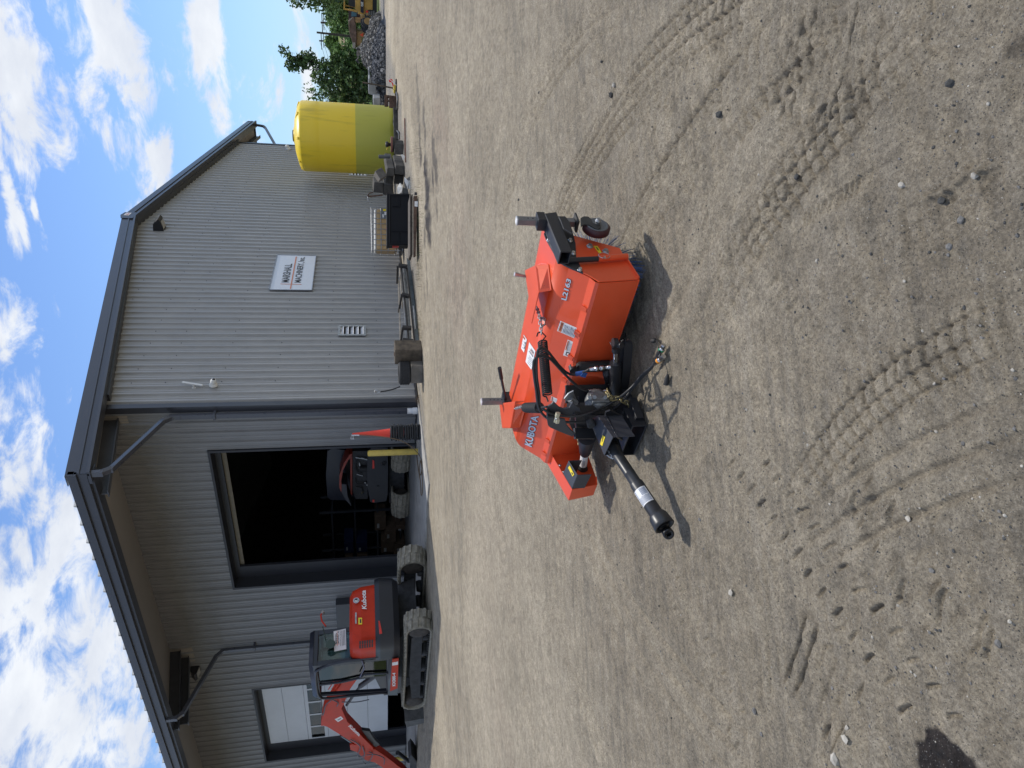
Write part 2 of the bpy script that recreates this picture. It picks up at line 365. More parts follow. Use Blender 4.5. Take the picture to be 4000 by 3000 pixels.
    # tractor lug prints toward the lower left, and finer cleat tracks
    def mark(p, dv, ln, wd, dep):
        a = onz(*p)[:2]; d = nrm(dv); u = (x-a[0])*d[0]+(y-a[1])*d[1]; v = -(x-a[0])*d[1]+(y-a[1])*d[0]; v = v + .25*u*u/ln*np.sign(dep)
        ok = (np.abs(u) < ln) & (np.abs(v) < wd*6); e = np.clip((ln/2-np.abs(u[ok]))/.010+.5, 0, 1); q = v[ok]/wd
        z[ok] += e*(-dep*np.exp(-q*q) + dep*.35*np.exp(-((q-1.9)/1.1)**2)+dep*.12*np.exp(-((q+2.2)/1.3)**2)-dep*.25*np.exp(-((q+4)/3.)**2))
        lane[ok] = np.maximum(lane[ok], .9*np.clip(1.2-np.abs(u[ok])/ln, 0, 1)*np.clip(1.3-np.abs(v[ok])/(wd*5), 0, 1))
    lr = random.Random(8)
    for P_, dv, ln, wd, dep in (([(355, 5), (405, 75), (460, 150), (515, 235), (575, 320), (635, 410), (700, 500), (765, 600), (840, 705), (920, 820), (1005, 940), (1100, 1060), (1200, 1180), (1290, 1340)], (-.01, -.05), .066, .0062, .0145),
                            ([(530, 15), (590, 95), (660, 180), (725, 270), (800, 355), (870, 460), (955, 575), (1040, 690), (1130, 800), (1230, 925), (1325, 1075), (1440, 1215), (1560, 1375)], (-.020, -.042), .060, .0062, .0145),
                            ([(70, 630), (95, 710), (130, 790), (175, 870), (215, 955), (260, 1050), (305, 1140), (350, 1245), (405, 1350)], (-.02, -.04), .046, .0055, .011), ([(15, 720), (45, 800), (80, 880), (120, 960), (160, 1050), (205, 1140), (245, 1230), (290, 1330), (340, 1440), (390, 1540)], (.004, -.05), .050, .0055, .011),
                            ([(880, 1000), (940, 900)], (-.03, -.05), .05, .006, .010), ([(1005, 230), (1095, 250), (1210, 270), (1450, 330), (1240, 780), (1260, 690), (1480, 770), (1700, 900), (1740, 1000)], (.02, -.06), .08, .0065, .009)):
        for p in P_: mark(c6(p[0]+lr.uniform(-6, 6), p[1]+lr.uniform(-6, 6)), (dv[0]+lr.uniform(-.006, .006), dv[1]), ln*lr.uniform(.75, 1.2), wd, dep*lr.uniform(.7, 1.15))
    for k in range(26): mark(c7(760+k*14+lr.uniform(-5, 5), 1180-k*9), (.3, -1), .05, .006, .008)
    for k in range(30): mark((2290+lr.uniform(-10, 10)+k*14, 1000-k*33), (-.4, -1), .06, .008, .009)
    treads(c6(45, 580), c6(400, 1640), .045, .055, .015, .0065, 12, slash=.2)
    treads(c6(1050, 200), c6(1700, 1250), .10, .085, .013, .009, 13, slash=0)
    treads((2300, 40), (3050, 1240), .12, .07, .008, .010, 14, .2)
    treads((1960, 900), (2150, 20), .16, .07, .011, .016, 15, .15)
    treads((2080, 1000), (2400, 30), .13, .06, .010, .014, 16, .15)
    treads((1800, 1350), (2000, 300), .16, .08, .012, .018, 17, .15)
    treads((3000, 900), (3700, 60), .12, .07, .010, .012, 18, .3)
    treads((2480, 1000), (2900, 20), .13, .06, .010, .012, 19, .15); treads((2250, 2000), (2000, 2950), .14, .08, .010, .018, 20, .15); treads((1900, 1900), (1850, 2950), .16, .10, .012, .022, 21, .15); treads((3050, 700), (3200, 100), .1, .05, .010, .009, 22, .2)
    def arc(p, q, r, W, per, amp, seed, wash=0.):
        nonlocal z
        A, B, C_ = [onz(*t)[:2] for t in (p, q, r)]; M_ = np.array([B-A, C_-A])*2; rhs = np.array([B@B-A@A, C_@C_-A@A]); c = np.linalg.solve(M_, rhs); R0 = np.linalg.norm(A-c)
        ang = lambda t: math.atan2(t[1]-c[1], t[0]-c[0]); aB = ang(B); df = lambda t: (t-aB+math.pi) % (2*math.pi)-math.pi; lo, hi = sorted((df(ang(A)), df(ang(C_))))
        rr_ = np.hypot(x-c[0], y-c[1])-R0; th = (np.arctan2(y-c[1], x-c[0])-aB+math.pi) % (2*math.pi)-math.pi
        amp = amp*1.9
        m = np.clip((W-np.abs(rr_))/.06, 0, 1)*np.clip((th-lo)*R0/.4+.5, 0, 1)*np.clip((hi-th)*R0/.4+.5, 0, 1); s_ = th*R0
        wv_ = .3+.9*np.clip((vnoise(s_*1.3, rr_*5, seed)-.25)*2, 0, 1)
        if wash: z -= amp*m*wv_*np.maximum(0, np.cos(2*np.pi*(s_+.25*np.abs(rr_))/wash+1.5*vnoise(s_*.5, rr_*3, seed)))**2
        z -= amp*.8*m*wv_*np.maximum(0, np.cos(2*np.pi*rr_/per+2.5*vnoise(s_*.5, rr_*2, seed+1)))**3
        np.maximum(lane, m*.75*wv_, out=lane); edge[...] = np.maximum(edge, m*np.clip(1-np.abs(np.abs(rr_)-W*.8)/.05, 0, 1)*wv_)
    arc((2900, 0), (2380, 480), (2130, 1000), .20, .08, .014, 81, .07); arc((3250, 0), (2720, 560), (2380, 1150), .20, .08, .013, 82, .07)
    arc((3700, 60), (3100, 700), (2700, 1450), .14, .06, .009, 83, .06); arc((2450, 0), (2120, 350), (1950, 900), .2, .1, .012, 84, .1)
    arc((1980, 0), (1830, 300), (1790, 700), .45, .30, .010, 91); arc((2700, 0), (2250, 620), (2060, 1150), .30, .25, .008, 92); arc((3480, 0), (2900, 700), (2500, 1420), .26, .20, .008, 93); arc((2900, 2990), (2500, 2500), (2250, 2000), .25, .12, .009, 94); arc((3990, 1700), (3500, 1900), (3000, 2250), .2, .09, .008, 95)
    arc((2350, 2950), (2150, 2300), (2050, 1750), .2, .09, .010, 85); arc((2100, 2990), (2000, 2400), (1930, 1900), .2, .1, .010, 86); arc((3980, 1250), (3500, 1500), (3100, 1950), .12, .06, .0062, 87, .05); arc((3980, 700), (3550, 950), (3200, 1350), .12, .05, .008, 88, .05)
    ry = np.array([onz(*c7(*t))[:2] for t in ((1395, 1090), (1450, 1060), (1530, 1030), (1600, 990), (1640, 950), (1720, 925), (1800, 890))])
    for a_, b_ in zip(ry, ry[1:]):
        t_ = np.clip(((x-a_[0])*(b_-a_)[0]+(y-a_[1])*(b_-a_)[1])/((b_-a_)@(b_-a_)), 0, 1); z += .010*np.exp(-(np.hypot(x-a_[0]-t_*(b_-a_)[0], y-a_[1]-t_*(b_-a_)[1])/.008)**2)
    # dirt heaped along the wall foot and the loose lumps in front of the bins
    def heap(px, py, rad, h, seed):
        nonlocal z
        c = onz(px, py)[:2]; d = np.hypot(x-c[0], y-c[1])
        z += h*np.exp(-(d/rad)**2)*(.3+1.2*vnoise(x*9, y*9, seed))
    for i, (px, py, rad, h) in enumerate(((1670, 800, .5, .05), (1675, 870, .45, .06), (1680, 930, .35, .04), (1668, 640, .5, .05), (1662, 720, .4, .05), (3310, 2960, .09, .03), (2660, 2330, .05, .02))): heap(px, py, rad, h, 40+i)
    z += zn*(1-.75*np.clip(lane, 0, 1))
    # keep the surface flat under slabs, below the camera and far off
    inside = (x > 12.4) & (y > 11.5); z = np.where(inside, -.03, z)
    # colour marks that belong to the ground itself
    patch = np.zeros_like(x); grav = np.zeros_like(x); pale = np.zeros_like(x)
    def blob(arr, px, py, ra, rb, ang, st, seed, sharp=.3, sc=4.):
        c = onz(px, py)[:2]; ca, sa = math.cos(ang), math.sin(ang)
        u = ((x-c[0])*ca+(y-c[1])*sa)/ra; v = (-(x-c[0])*sa+(y-c[1])*ca)/rb
        d = np.hypot(u, v)+ .9*(vnoise(x*sc, y*sc, seed)-.5)+.5*(vnoise(x*sc*3, y*sc*3, seed+1)-.5)
        np.maximum(arr, st*np.clip((1-d)/sharp, 0, 1), out=arr)
    blob(patch, 3700, 2995, .115, .075, 1.0, 1.0, 21, .25, 11)
    blob(patch, 1675, 760, 1.6, .34, -.55, 1., 22, .5, 2.5); blob(patch, 1680, 880, 1.0, .28, -.5, 1., 23, .5, 3); blob(patch, 1700, 640, .7, .3, -.5, .7, 24, .4, 3)
    for i_, (px_, py_, ra_, rb_, st_) in enumerate(((1640, 560, .9, .3, .8), (1655, 470, .8, .25, .7), (1690, 700, .5, .2, .9), (1660, 950, .8, .22, .8), (1665, 1050, .9, .2, .55), (1660, 1200, .8, .12, .5), (1690, 560, .6, .2, .7), (1640, 1420, .5, .08, .6), (1630, 350, 1.2, .35, .5), (1705, 820, .6, .15, .6))): blob(patch, px_, py_, ra_, rb_, -.55, st_, 100+3*i_, .5, 3.5)
    blob(patch, 3990, 190, .04, .03, 0, .5, 25, .5, 9)
    band = lambda a, b, v: np.clip((v-a)/.6, 0, 1)*np.clip((b-v)/.6, 0, 1)
    nz = vnoise(x*.6, y*.6, 31)*2.4-1.2
    grav = np.maximum(grav, .85*np.clip((x-17)/2.5, 0, 1)*np.clip((42-x)/2, 0, 1)*band(6.6, 11.9, y+nz*.55)*(.55+.6*vnoise(x*1.5, y*4, 37))); grav = np.maximum(grav, .8*np.clip((x-13.5)/1, 0, 1)*np.clip((18.5-x)/1.5, 0, 1)*band(10.6, 11.9, y+nz*.2)); grav = np.maximum(grav, .75*band(22, 60, x)*band(5.9, 9, y+nz*.5))
    grav = np.maximum(grav, .9*np.clip((x-37)/2, 0, 1)*np.clip((vnoise(x*.25, y*.25, 33)-.3)*3, 0, 1)*np.clip((70-x)/6, 0, 1))
    pale = np.maximum(pale, .8*band(5.2, 8.2, y+nz*.6)*np.clip((x-12)/4, 0, 1)*np.clip((vnoise(x*.8, y*1.6, 34)-.25)*2.4, 0, 1))
    pale = np.maximum(pale, np.clip((x-35.2-nz*.4)/.8, 0, 1)*np.clip((44-x)/3, 0, 1)*np.clip((9-y)/1, 0, 1)*.95)
    pale = np.maximum(pale, 0.62*lane*(.4+.6*vnoise(x*9, y*9, 90)))
    pale = np.maximum(pale, .55*np.clip((vnoise(x*.35+4, y*.35, 35)-.55)*4, 0, 1))
    fine = np.clip(.5+streaky*1.3, 0, 1)
    fine = np.clip(fine-.55*edge, 0, 1)
    rosy = np.clip(1-np.abs((x*.35+y*.94)-8.2-nz*.5)/2.0, 0, 1)*np.clip((vnoise(x*.5, y*.9, 36)-.3)*2, 0, 1)
    grass = np.clip((R-60)/6 + nz, 0, 1)
    nr = len(r); me = D.meshes.new('yard'); V = np.stack([x.ravel(), y.ravel(), z.ravel()], 1)
    V = np.vstack([V, [[0, 0, 0]]]); ci = len(V)-1
    i = np.arange(nr-1)[:, None]*na + np.arange(na)[None, :]; j = np.arange(nr-1)[:, None]*na + (np.arange(na)[None, :]+1) % na
    F4 = np.stack([i, i+na, j+na, j], -1).reshape(-1, 4); k = np.arange(na); F3 = np.stack([np.full(na, ci), k, (k+1) % na], 1)
    me.vertices.add(len(V)); me.vertices.foreach_set('co', V.ravel().astype(np.float32))
    nl = F4.size + F3.size; me.loops.add(nl); me.loops.foreach_set('vertex_index', np.concatenate([F4.ravel(), F3.ravel()]).astype(np.int32))
    me.polygons.add(len(F4)+len(F3)); st = np.concatenate([np.arange(len(F4))*4, F4.size+np.arange(len(F3))*3])
    me.polygons.foreach_set('loop_start', st.astype(np.int32)); me.polygons.foreach_set('use_smooth', np.ones(len(F4)+len(F3), bool))
    me.update(calc_edges=True)
    for nm, arrs in (('marks', (patch, grav, pale)), ('marks2', (rosy, grass, fine))):
        ca = me.color_attributes.new(nm, 'FLOAT_COLOR', 'POINT'); q = np.ones((len(V), 4), np.float32)
        for c, a in enumerate(arrs): q[:-1, c] = a.ravel(); q[-1, c] = 0
        ca.data.foreach_set('color', q.ravel())
    me.materials.append(yard_mat()); o = D.objects.new('ground', me); COL.objects.link(o); o['kind'] = 'structure'; return o
def yard_mat():
    m = D.materials.new('yard_dirt'); m.use_nodes = True; nt = m.node_tree; n = nt.nodes; L = nt.links; b = n['Principled BSDF']
    b.inputs['Roughness'].default_value = .95; b.inputs['Specular IOR Level'].default_value = .15
    tc = n.new('ShaderNodeTexCoord'); P = tc.outputs['Object']
    def noise(sc, det=5, ro=.6, st=None):
        src = P
        if st: mp = n.new('ShaderNodeMapping'); mp.inputs['Scale'].default_value = st; L.new(P, mp.inputs[0]); src = mp.outputs[0]
        q = n.new('ShaderNodeTexNoise'); q.inputs['Scale'].default_value = sc; q.inputs['Detail'].default_value = det; q.inputs['Roughness'].default_value = ro; L.new(src, q.inputs['Vector']); return q.outputs[0]
    def ramp(v, a, c): q = n.new('ShaderNodeMapRange'); q.inputs[1].default_value = a; q.inputs[2].default_value = c; L.new(v, q.inputs[0]); return q.outputs[0]
    def mixc(f, a, c):
        q = n.new('ShaderNodeMix'); q.data_type = 'RGBA'
        for i, v in ((0, f), (6, a), (7, c)):
            if isinstance(v, tuple): q.inputs[i].default_value = (*v, 1)
            elif isinstance(v, float): q.inputs[i].default_value = v
            else: L.new(v, q.inputs[i])
        return q.outputs[2]
    def mul(a, c):
        q = n.new('ShaderNodeMath'); q.operation = 'MULTIPLY'
        for i, v in enumerate((a, c)):
            if isinstance(v, float): q.inputs[i].default_value = v
            else: L.new(v, q.inputs[i])
        return q.outputs[0]
    v1 = n.new('ShaderNodeVertexColor'); v1.layer_name = 'marks'; s1 = n.new('ShaderNodeSeparateColor'); L.new(v1.outputs[0], s1.inputs[0])
    v2 = n.new('ShaderNodeVertexColor'); v2.layer_name = 'marks2'; s2 = n.new('ShaderNodeSeparateColor'); L.new(v2.outputs[0], s2.inputs[0])
    base = mixc(ramp(noise(.5, 5), .35, .65), (.365, .308, .225), (.455, .388, .285))
    base = mixc(mul(ramp(noise(7, 6, .7), .4, .7), .5), base, (.275, .24, .185))
    base = mixc(mul(ramp(noise(30, 5, .75), .5, .75), .55), base, (.38, .342, .285))
    base = mixc(mul(s2.outputs[0], .35), base, (.40, .30, .235))
    base = mixc(mul(ramp(s2.outputs[2], .5, .95), .45), base, (.40, .355, .285)); base = mixc(mul(ramp(s2.outputs[2], .45, .1), .35), base, (.18, .17, .15))
    pal = mixc(ramp(noise(12, 5), .35, .7), (.56, .485, .365), (.42, .36, .27)); base = mixc(s1.outputs[2], base, pal)
    gr = mixc(ramp(noise(11, 6, .85), .38, .62), (.10, .098, .095), (.36, .34, .31)); base = mixc(s1.outputs[1], base, gr)
    dk = mixc(ramp(noise(20, 4), .35, .7), (.035, .030, .028), (.075, .06, .05)); base = mixc(s1.outputs[0], base, dk)
    gs = mixc(ramp(noise(.6, 5, .7), .35, .7), (.07, .12, .03), (.16, .17, .06)); base = mixc(s2.outputs[1], base, gs)
    def mulc(v, a, c, lo, hi):
        nonlocal base
        r = n.new('ShaderNodeMapRange'); r.inputs[1].default_value = a; r.inputs[2].default_value = c; r.inputs[3].default_value = lo; r.inputs[4].default_value = hi; L.new(v, r.inputs[0])
        q = n.new('ShaderNodeVectorMath'); q.operation = 'SCALE'; L.new(base, q.inputs[0]); L.new(r.outputs[0], q.inputs[3]); base = q.outputs[0]
    mulc(noise(85, 5, .85), .40, .60, .72, 1.24); mulc(noise(16, 7, .85), .38, .62, .80, 1.17); mulc(noise(2.6, 6, .8, (1, 1.6, 1)), .36, .64, .86, 1.11); mulc(noise(.55, 4, .7), .36, .64, .91, 1.07); mulc(noise(6, 6, .85, (1.6, 1, 1)), .38, .62, .90, 1.09)
    # single grains: dark and light chips
    for sc, th, colr, k in ((190., .12, (.06, .06, .06), .75), (110., .06, (.08, .08, .078), .7), (240., .10, (.50, .47, .42), .6)):
        vo = n.new('ShaderNodeTexVoronoi'); vo.inputs['Scale'].default_value = sc; L.new(P, vo.inputs['Vector'])
        sp = n.new('ShaderNodeSeparateColor'); L.new(vo.outputs['Color'], sp.inputs[0])
        lt = n.new('ShaderNodeMath'); lt.operation = 'LESS_THAN'; L.new(sp.outputs[0], lt.inputs[0]); lt.inputs[1].default_value = th
        near = n.new('ShaderNodeMath'); near.operation = 'LESS_THAN'; L.new(vo.outputs['Distance'], near.inputs[0]); near.inputs[1].default_value = .32
        base = mixc(mul(mul(lt.outputs[0], near.outputs[0]), k), base, colr)
    L.new(base, b.inputs['Base Color'])
    rg = n.new('ShaderNodeMapRange'); rg.inputs[3].default_value = .95; rg.inputs[4].default_value = .45; L.new(s1.outputs[0], rg.inputs[0]); L.new(rg.outputs[0], b.inputs['Roughness'])
    bp = n.new('ShaderNodeBump'); bp.inputs['Strength'].default_value = 1.0; bp.inputs['Distance'].default_value = .03; L.new(noise(55, 7, .75), bp.inputs['Height'])
    b2 = n.new('ShaderNodeBump'); b2.inputs['Strength'].default_value = .5; b2.inputs['Distance'].default_value = .05; L.new(noise(6, 6, .65, (1, 1.9, 1)), b2.inputs['Height']); L.new(b2.outputs[0], bp.inputs['Normal'])
    L.new(bp.outputs[0], b.inputs['Normal']); return m
yard()

# concrete apron in front of the doors and the floor inside
mb = MB()
E1 = [(16.42, 11.72), (13.7, 11.66), (12.62, 11.62), (12.86, 12.7), (12.75, 14.1), (12.9, 15.3), (12.7, 18), (12.8, 24), (12.7, 34.5), (16.42, 34.5)]
mb.prism([(x, y, -.05) for x, y in E1], (0, 0, .062))
setp(mb.build('concrete_apron', CONC), kind='structure')
mb = MB(); mb.bx(16.421, 41.6, 12.0, 36, -.05, .012); setp(mb.build('shop_floor', mat('shop_floor_concrete', (.30, .30, .29), .6, var=.15, scale=2)), kind='structure')

# ------------------------------------------------------------------ machine shop
shop = thing('machine_shop', 'large grey corrugated metal shop with charcoal trim and two tall doorways', 'building', (29.2, YG, 0))
XR, XP, SL = 42.0, 29.2, .179; ZE = 8.548; ZPK = ZE + SL*(XP-XS); YB = 36.0; PER = .366
def roofz(x): return ZPK - SL*abs(x-XP)
PROF = [(0, 0), (.028, .058), (.08, .058), (.108, 0), (.19, 0), (.20, .013), (.215, .013), (.225, 0), (.285, 0), (.295, .013), (.31, .013), (.32, 0)]
def sheet(mb, s0, s1, frame, holes=(), ztop=lambda s: 8.4, zb=.06, off=0.):
    """ribbed sheet; frame(s, depth, z) -> point; holes (s0, s1, z0, z1)"""
    k0 = math.floor((s0-off)/PER); cols = []
    k = k0
    while off + k*PER < s1:
        for u, d in PROF:
            s = off + k*PER + u
            if s0 < s < s1: cols.append((s, d))
        k += 1
    for e in [s0, s1] + [h[i] for h in holes for i in (0, 1)]:
        cols.append((e, 0.0))
    cols.sort()
    for (a, da), (b, db) in zip(cols, cols[1:]):
        if b-a < 1e-5: continue
        m = (a+b)/2; ints = [(zb, None)]
        hs = [h for h in holes if h[0] < m < h[1]]; seg = [(zb, None)]
        lo = zb
        for h in sorted(hs, key=lambda h: h[2]):
            if h[2] > lo: mb.add([frame(a, da, lo), frame(b, db, lo), frame(b, db, h[2]), frame(a, da, h[2])], [[0, 1, 2, 3]])
            lo = h[3]
        mb.add([frame(a, da, lo), frame(b, db, lo), frame(b, db, ztop(b)), frame(a, da, ztop(a))], [[0, 1, 2, 3]])
mb = MB(); sheet(mb, XS+.07, XR-.05, lambda s, d, z: (s, YG-d, z), holes=((20.22, 20.84, 1.50, 2.33), (36.9, 37.5, 1.32, 2.16)), ztop=lambda s: roofz(s)-.12, off=17.0-.366*2)
mb.m = 1
for x in np.arange(17.35, 41.9, .366*2):
    for z in (1.1, 2.6, 4.1, 5.6, 7.1, 8.0, 9.2):
        if z < roofz(x)-.4: mb.lathe((x+.3, YG-.001, z+random.uniform(-.01, .01)), (0, -1, 0), [(0, .018), (.006, .018), (.006, .008), (.02, .008)], 6)
mb.build('gable_wall', [WALL, BKS], shop)
D1 = (13.45, 19.36, 0., 5.93); D2 = (25.25, 30.52, 0., 5.93)
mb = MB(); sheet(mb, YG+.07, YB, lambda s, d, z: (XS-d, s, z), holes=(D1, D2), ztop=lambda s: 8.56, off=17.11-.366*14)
mb.build('side_wall', WALL_SHADED, shop)
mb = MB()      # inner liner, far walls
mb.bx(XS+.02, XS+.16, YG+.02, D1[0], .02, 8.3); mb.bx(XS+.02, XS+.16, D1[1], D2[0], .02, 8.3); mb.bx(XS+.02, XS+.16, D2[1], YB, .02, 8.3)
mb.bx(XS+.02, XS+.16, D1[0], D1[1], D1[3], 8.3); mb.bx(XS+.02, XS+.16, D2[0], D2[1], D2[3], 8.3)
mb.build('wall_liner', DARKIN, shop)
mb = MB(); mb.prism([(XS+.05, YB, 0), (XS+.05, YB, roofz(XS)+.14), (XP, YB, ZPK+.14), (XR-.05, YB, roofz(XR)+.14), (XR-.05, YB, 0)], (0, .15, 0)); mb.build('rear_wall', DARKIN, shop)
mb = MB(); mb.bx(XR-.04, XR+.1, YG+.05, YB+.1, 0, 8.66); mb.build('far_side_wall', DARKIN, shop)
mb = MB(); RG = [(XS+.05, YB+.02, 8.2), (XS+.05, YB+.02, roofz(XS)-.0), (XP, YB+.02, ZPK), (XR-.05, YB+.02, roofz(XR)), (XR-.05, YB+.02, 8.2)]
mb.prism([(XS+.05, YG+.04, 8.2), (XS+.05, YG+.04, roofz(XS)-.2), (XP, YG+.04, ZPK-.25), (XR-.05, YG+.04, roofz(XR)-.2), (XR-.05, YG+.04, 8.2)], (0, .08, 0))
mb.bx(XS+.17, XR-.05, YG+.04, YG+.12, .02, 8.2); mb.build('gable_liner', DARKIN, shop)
XL, XRR = 13.28, 45.1; YF = 11.48
ZL = roofz(XL); ZRR = roofz(XRR)
mb = MB()
mb.prism([(XL, YF+.02, ZL+.10), (XP, YF+.02, ZPK+.10), (XP, YF+.02, ZPK+.18), (XL, YF+.02, ZL+.18)], (0, YB+.4-YF, 0))
mb.prism([(XRR, YF+.02, ZRR+.10), (XP+.001, YF+.02, ZPK+.10), (XP+.001, YF+.02, ZPK+.18), (XRR, YF+.02, ZRR+.18)], (0, YB+.4-YF, 0))
mb.build('roof', mat('roof_sheet', (.55, .55, .54), .4, var=.05), shop)
mb = MB()
y = YF+.9
while y < YB:
    mb.prism([(XL-.04, y-.04, ZL+.19), (XL-.04, y+.04, ZL+.19), (XL-.04, y+.02, ZL+.27), (XL-.04, y-.02, ZL+.27)], (9, 0, 9*SL)); y += .61
mb.build('roof_ribs', mat('roof_rib', (.62, .62, .60), .4), shop)
mb = MB()      # soffits following the slope
mb.prism([(XL+.15, YF+.1, ZL-.10), (XS+.02, YF+.1, roofz(XS)-.10), (XS+.02, YF+.1, roofz(XS)-.06), (XL+.15, YF+.1, ZL-.06)], (0, YB-YF, 0))
mb.build('soffit', SOF, shop); mb = MB()
mb.prism([(XRR-.15, YF+.1, ZRR-.10), (XR, YF+.1, roofz(XR)-.10), (XR, YF+.1, roofz(XR)-.06), (XRR-.15, YF+.1, ZRR-.06)], (0, YB-YF, 0))
mb.build('soffit', SOF, shop)
def rake(x0, z0, x1, z1, name):
    mb = MB()
    for zo, h, yo, t in ((.24, .24, 0.0, .06), (0.005, .05, .035, .05), (-.045, .20, -.004, .055)):
        mb.prism([(x0, YF-yo, z0+zo), (x1, YF-yo, z1+zo), (x1, YF-yo, z1+zo-h), (x0, YF-yo, z0+zo-h)], (0, -t, 0))
    mb.prism([(x0, YF+.25, z0-.20), (x1, YF+.25, z1-.20), (x1, YF+.25, z1-.27), (x0, YF+.25, z0-.27)], (0, -.36, 0))
    mb.prism([(x0, YF-.002, z0+.252), (x1, YF-.002, z1+.252), (x1, YF-.002, z1+.272), (x0, YF-.002, z0+.272)], (0, .3, 0))
    return mb.build(name, TRIM, shop)
rake(XL, ZL, XP, ZPK, 'rake_trim'); rake(XP, ZPK, XRR, ZRR, 'rake_trim')
mb = MB(); mb.prism([(XS+.3, YF+.12, roofz(XS)-.32+.05), (XS+.3, YF+.12, roofz(XS)-.12), (XP, YF+.12, ZPK-.12), (XP, YF+.12, ZPK-.27)], (0, .28, 0))
mb.prism([(XR-.3, YF+.12, roofz(XR)-.27), (XR-.3, YF+.12, roofz(XR)-.12), (XP, YF+.12, ZPK-.12), (XP, YF+.12, ZPK-.27)], (0, .28, 0)); mb.build('rake_flashing', BKS, shop)
mb = MB(); a = (XP-.22, YF-.07, ZPK+.29)   # ridge cap
mb.prism([(XP-.32, YF-.075, ZPK+.22), (XP, YF-.075, ZPK+.31), (XP+.32, YF-.075, ZPK+.22), (XP+.32, YF-.075, ZPK-.22), (XP-.32, YF-.075, ZPK-.22)], (0, -.02, 0)); mb.build('ridge_cap', TRIM, shop)
q = [(XP-.05, YF-.099, ZPK-.02), (XP+.24, YF-.099, ZPK-.06), (XP+.24, YF-.099, ZPK+.14), (XP-.05, YF-.099, ZPK+.18)]
mb = MB(); mb.prism(q, (0, -.004, 0)); mb.m = 1; mb.plate(subquad(q, .15, .3, .85, .45, .006), .001); mb.plate(subquad(q, .15, .6, .6, .7, .006), .001); mb.build('ridge_label', [WHT, mat('red_ink', (.6, .05, .04), .5)], shop)
mb = MB()      # eave gutter along the side: stepped profile
for zo, h, xo, t in ((.21, .13, .0, .14), (.075, .06, .03, .12), (.015, .20, -.01, .10)):
    mb.bx(XL-xo-t+.1, XL-xo+.1, YF-.06, YB+.4, ZL+zo-h, ZL+zo)
mb.bx(XL+.10, XL+.16, YF, YB, ZL-.24, ZL+.1); mb.bx(XL+.10, XL+.40, YF, YB, ZL-.262, ZL-.242); mb.build('gutter', TRIM, shop)
mb = MB()
for zo, h, xo, t in ((.21, .13, .0, .14), (.075, .06, .03, .12), (.015, .20, -.01, .10)): mb.bx(XRR+xo-.1, XRR+xo+t-.1, YF-.06, YB+.4, ZRR+zo-h, ZRR+zo)
mb.build('gutter', TRIM, shop)
def ibeam(y, xa, xb, name='eave_beam', d=.42, w=.18, dz=-.06):
    mb = MB(); sx = SL
    za, zb_ = roofz(xa)+dz, roofz(xb)+dz
    for (o1, o2, y0, y1) in ((0, -.025, -w/2, w/2), (-d, -d+.025, -w/2, w/2), (-.025, -d+.025, -.012, .012)):
        mb.prism([(xa, y+y0, za+o1), (xb, y+y0, zb_+o1), (xb, y+y0, zb_+o2), (xa, y+y0, za+o2)], (0, y1-y0, 0))
    return mb.build(name, BKS, shop)
ibeam(12.25, XL+.2, XS); ibeam(22.55, XL+.2, XS, d=.40); ibeam(22.95, XL+.6, XS, d=.62, w=.22)
ibeam(12.25, XR, XRR-.2); ibeam(33.0, XL+.2, XS)
mb = MB(); mb.bx(XS-.012, XS, 12.1, 12.4, 7.85, 8.45); mb.build('beam_plate', SOF, shop); mb = MB(); mb.bx(XS-.012, XS, 22.4, 23.2, 7.7, 8.45); mb.build('beam_plate', SOF, shop)
# corner posts and base trim
mb = MB(); mb.bx(XS-.06, XS+.13, YG-.055, YG-.005, .04, 8.5); mb.bx(XS-.055, XS-.005, YG-.006, YG+.2, .04, 8.40); mb.build('corner_trim', TRIM, shop)
mb = MB(); mb.bx(XR-.13, XR+.02, YG-.055, YG-.005, .04, 8.5); mb.build('corner_trim', TRIM, shop)
mb = MB(); mb.bx(XS+.13, XR-.13, YG-.03, YG+.02, .0, .065); mb.bx(XS-.03, XS+.02, YG+.2, D1[0]-.16, .012, .07); mb.bx(XS-.03, XS+.02, D1[1]+.16, D2[0]-.16, .012, .07); mb.build('base_trim', TRIM, shop)
def doorway(d, name):
    y0, y1, _, z1 = d; mb = MB(); w = .05
    mb.bx(XS-.07, XS+.45, y0-w, y0+.02, .012, z1+.02); mb.bx(XS-.07, XS+.45, y1-.02, y1+w, .012, z1+.02); mb.bx(XS-.074, XS+.45, y0-w-.004, y1+w+.004, z1-.02, z1+w)
    mb.bx(XS+.36, XS+.46, y1-.56, y1-.021, .012, z1-.021); mb.bx(XS+.362, XS+.458, y0+.021, y1-.561, z1-.19, z1-.021)
    return mb.build(name, mat('door_jamb_paint', (.028, .030, .037), .5, var=.06), shop)
doorway(D1, 'doorway_frame'); doorway(D2, 'doorway_frame')
mb = MB(); mb.bx(XS+.47, XS+.52, D1[0]+.05, D1[1]-.55, D1[3]-.32, D1[3]-.12); mb.build('door_seal', mat("door_edge", (.17, .145, .10), .6), shop)
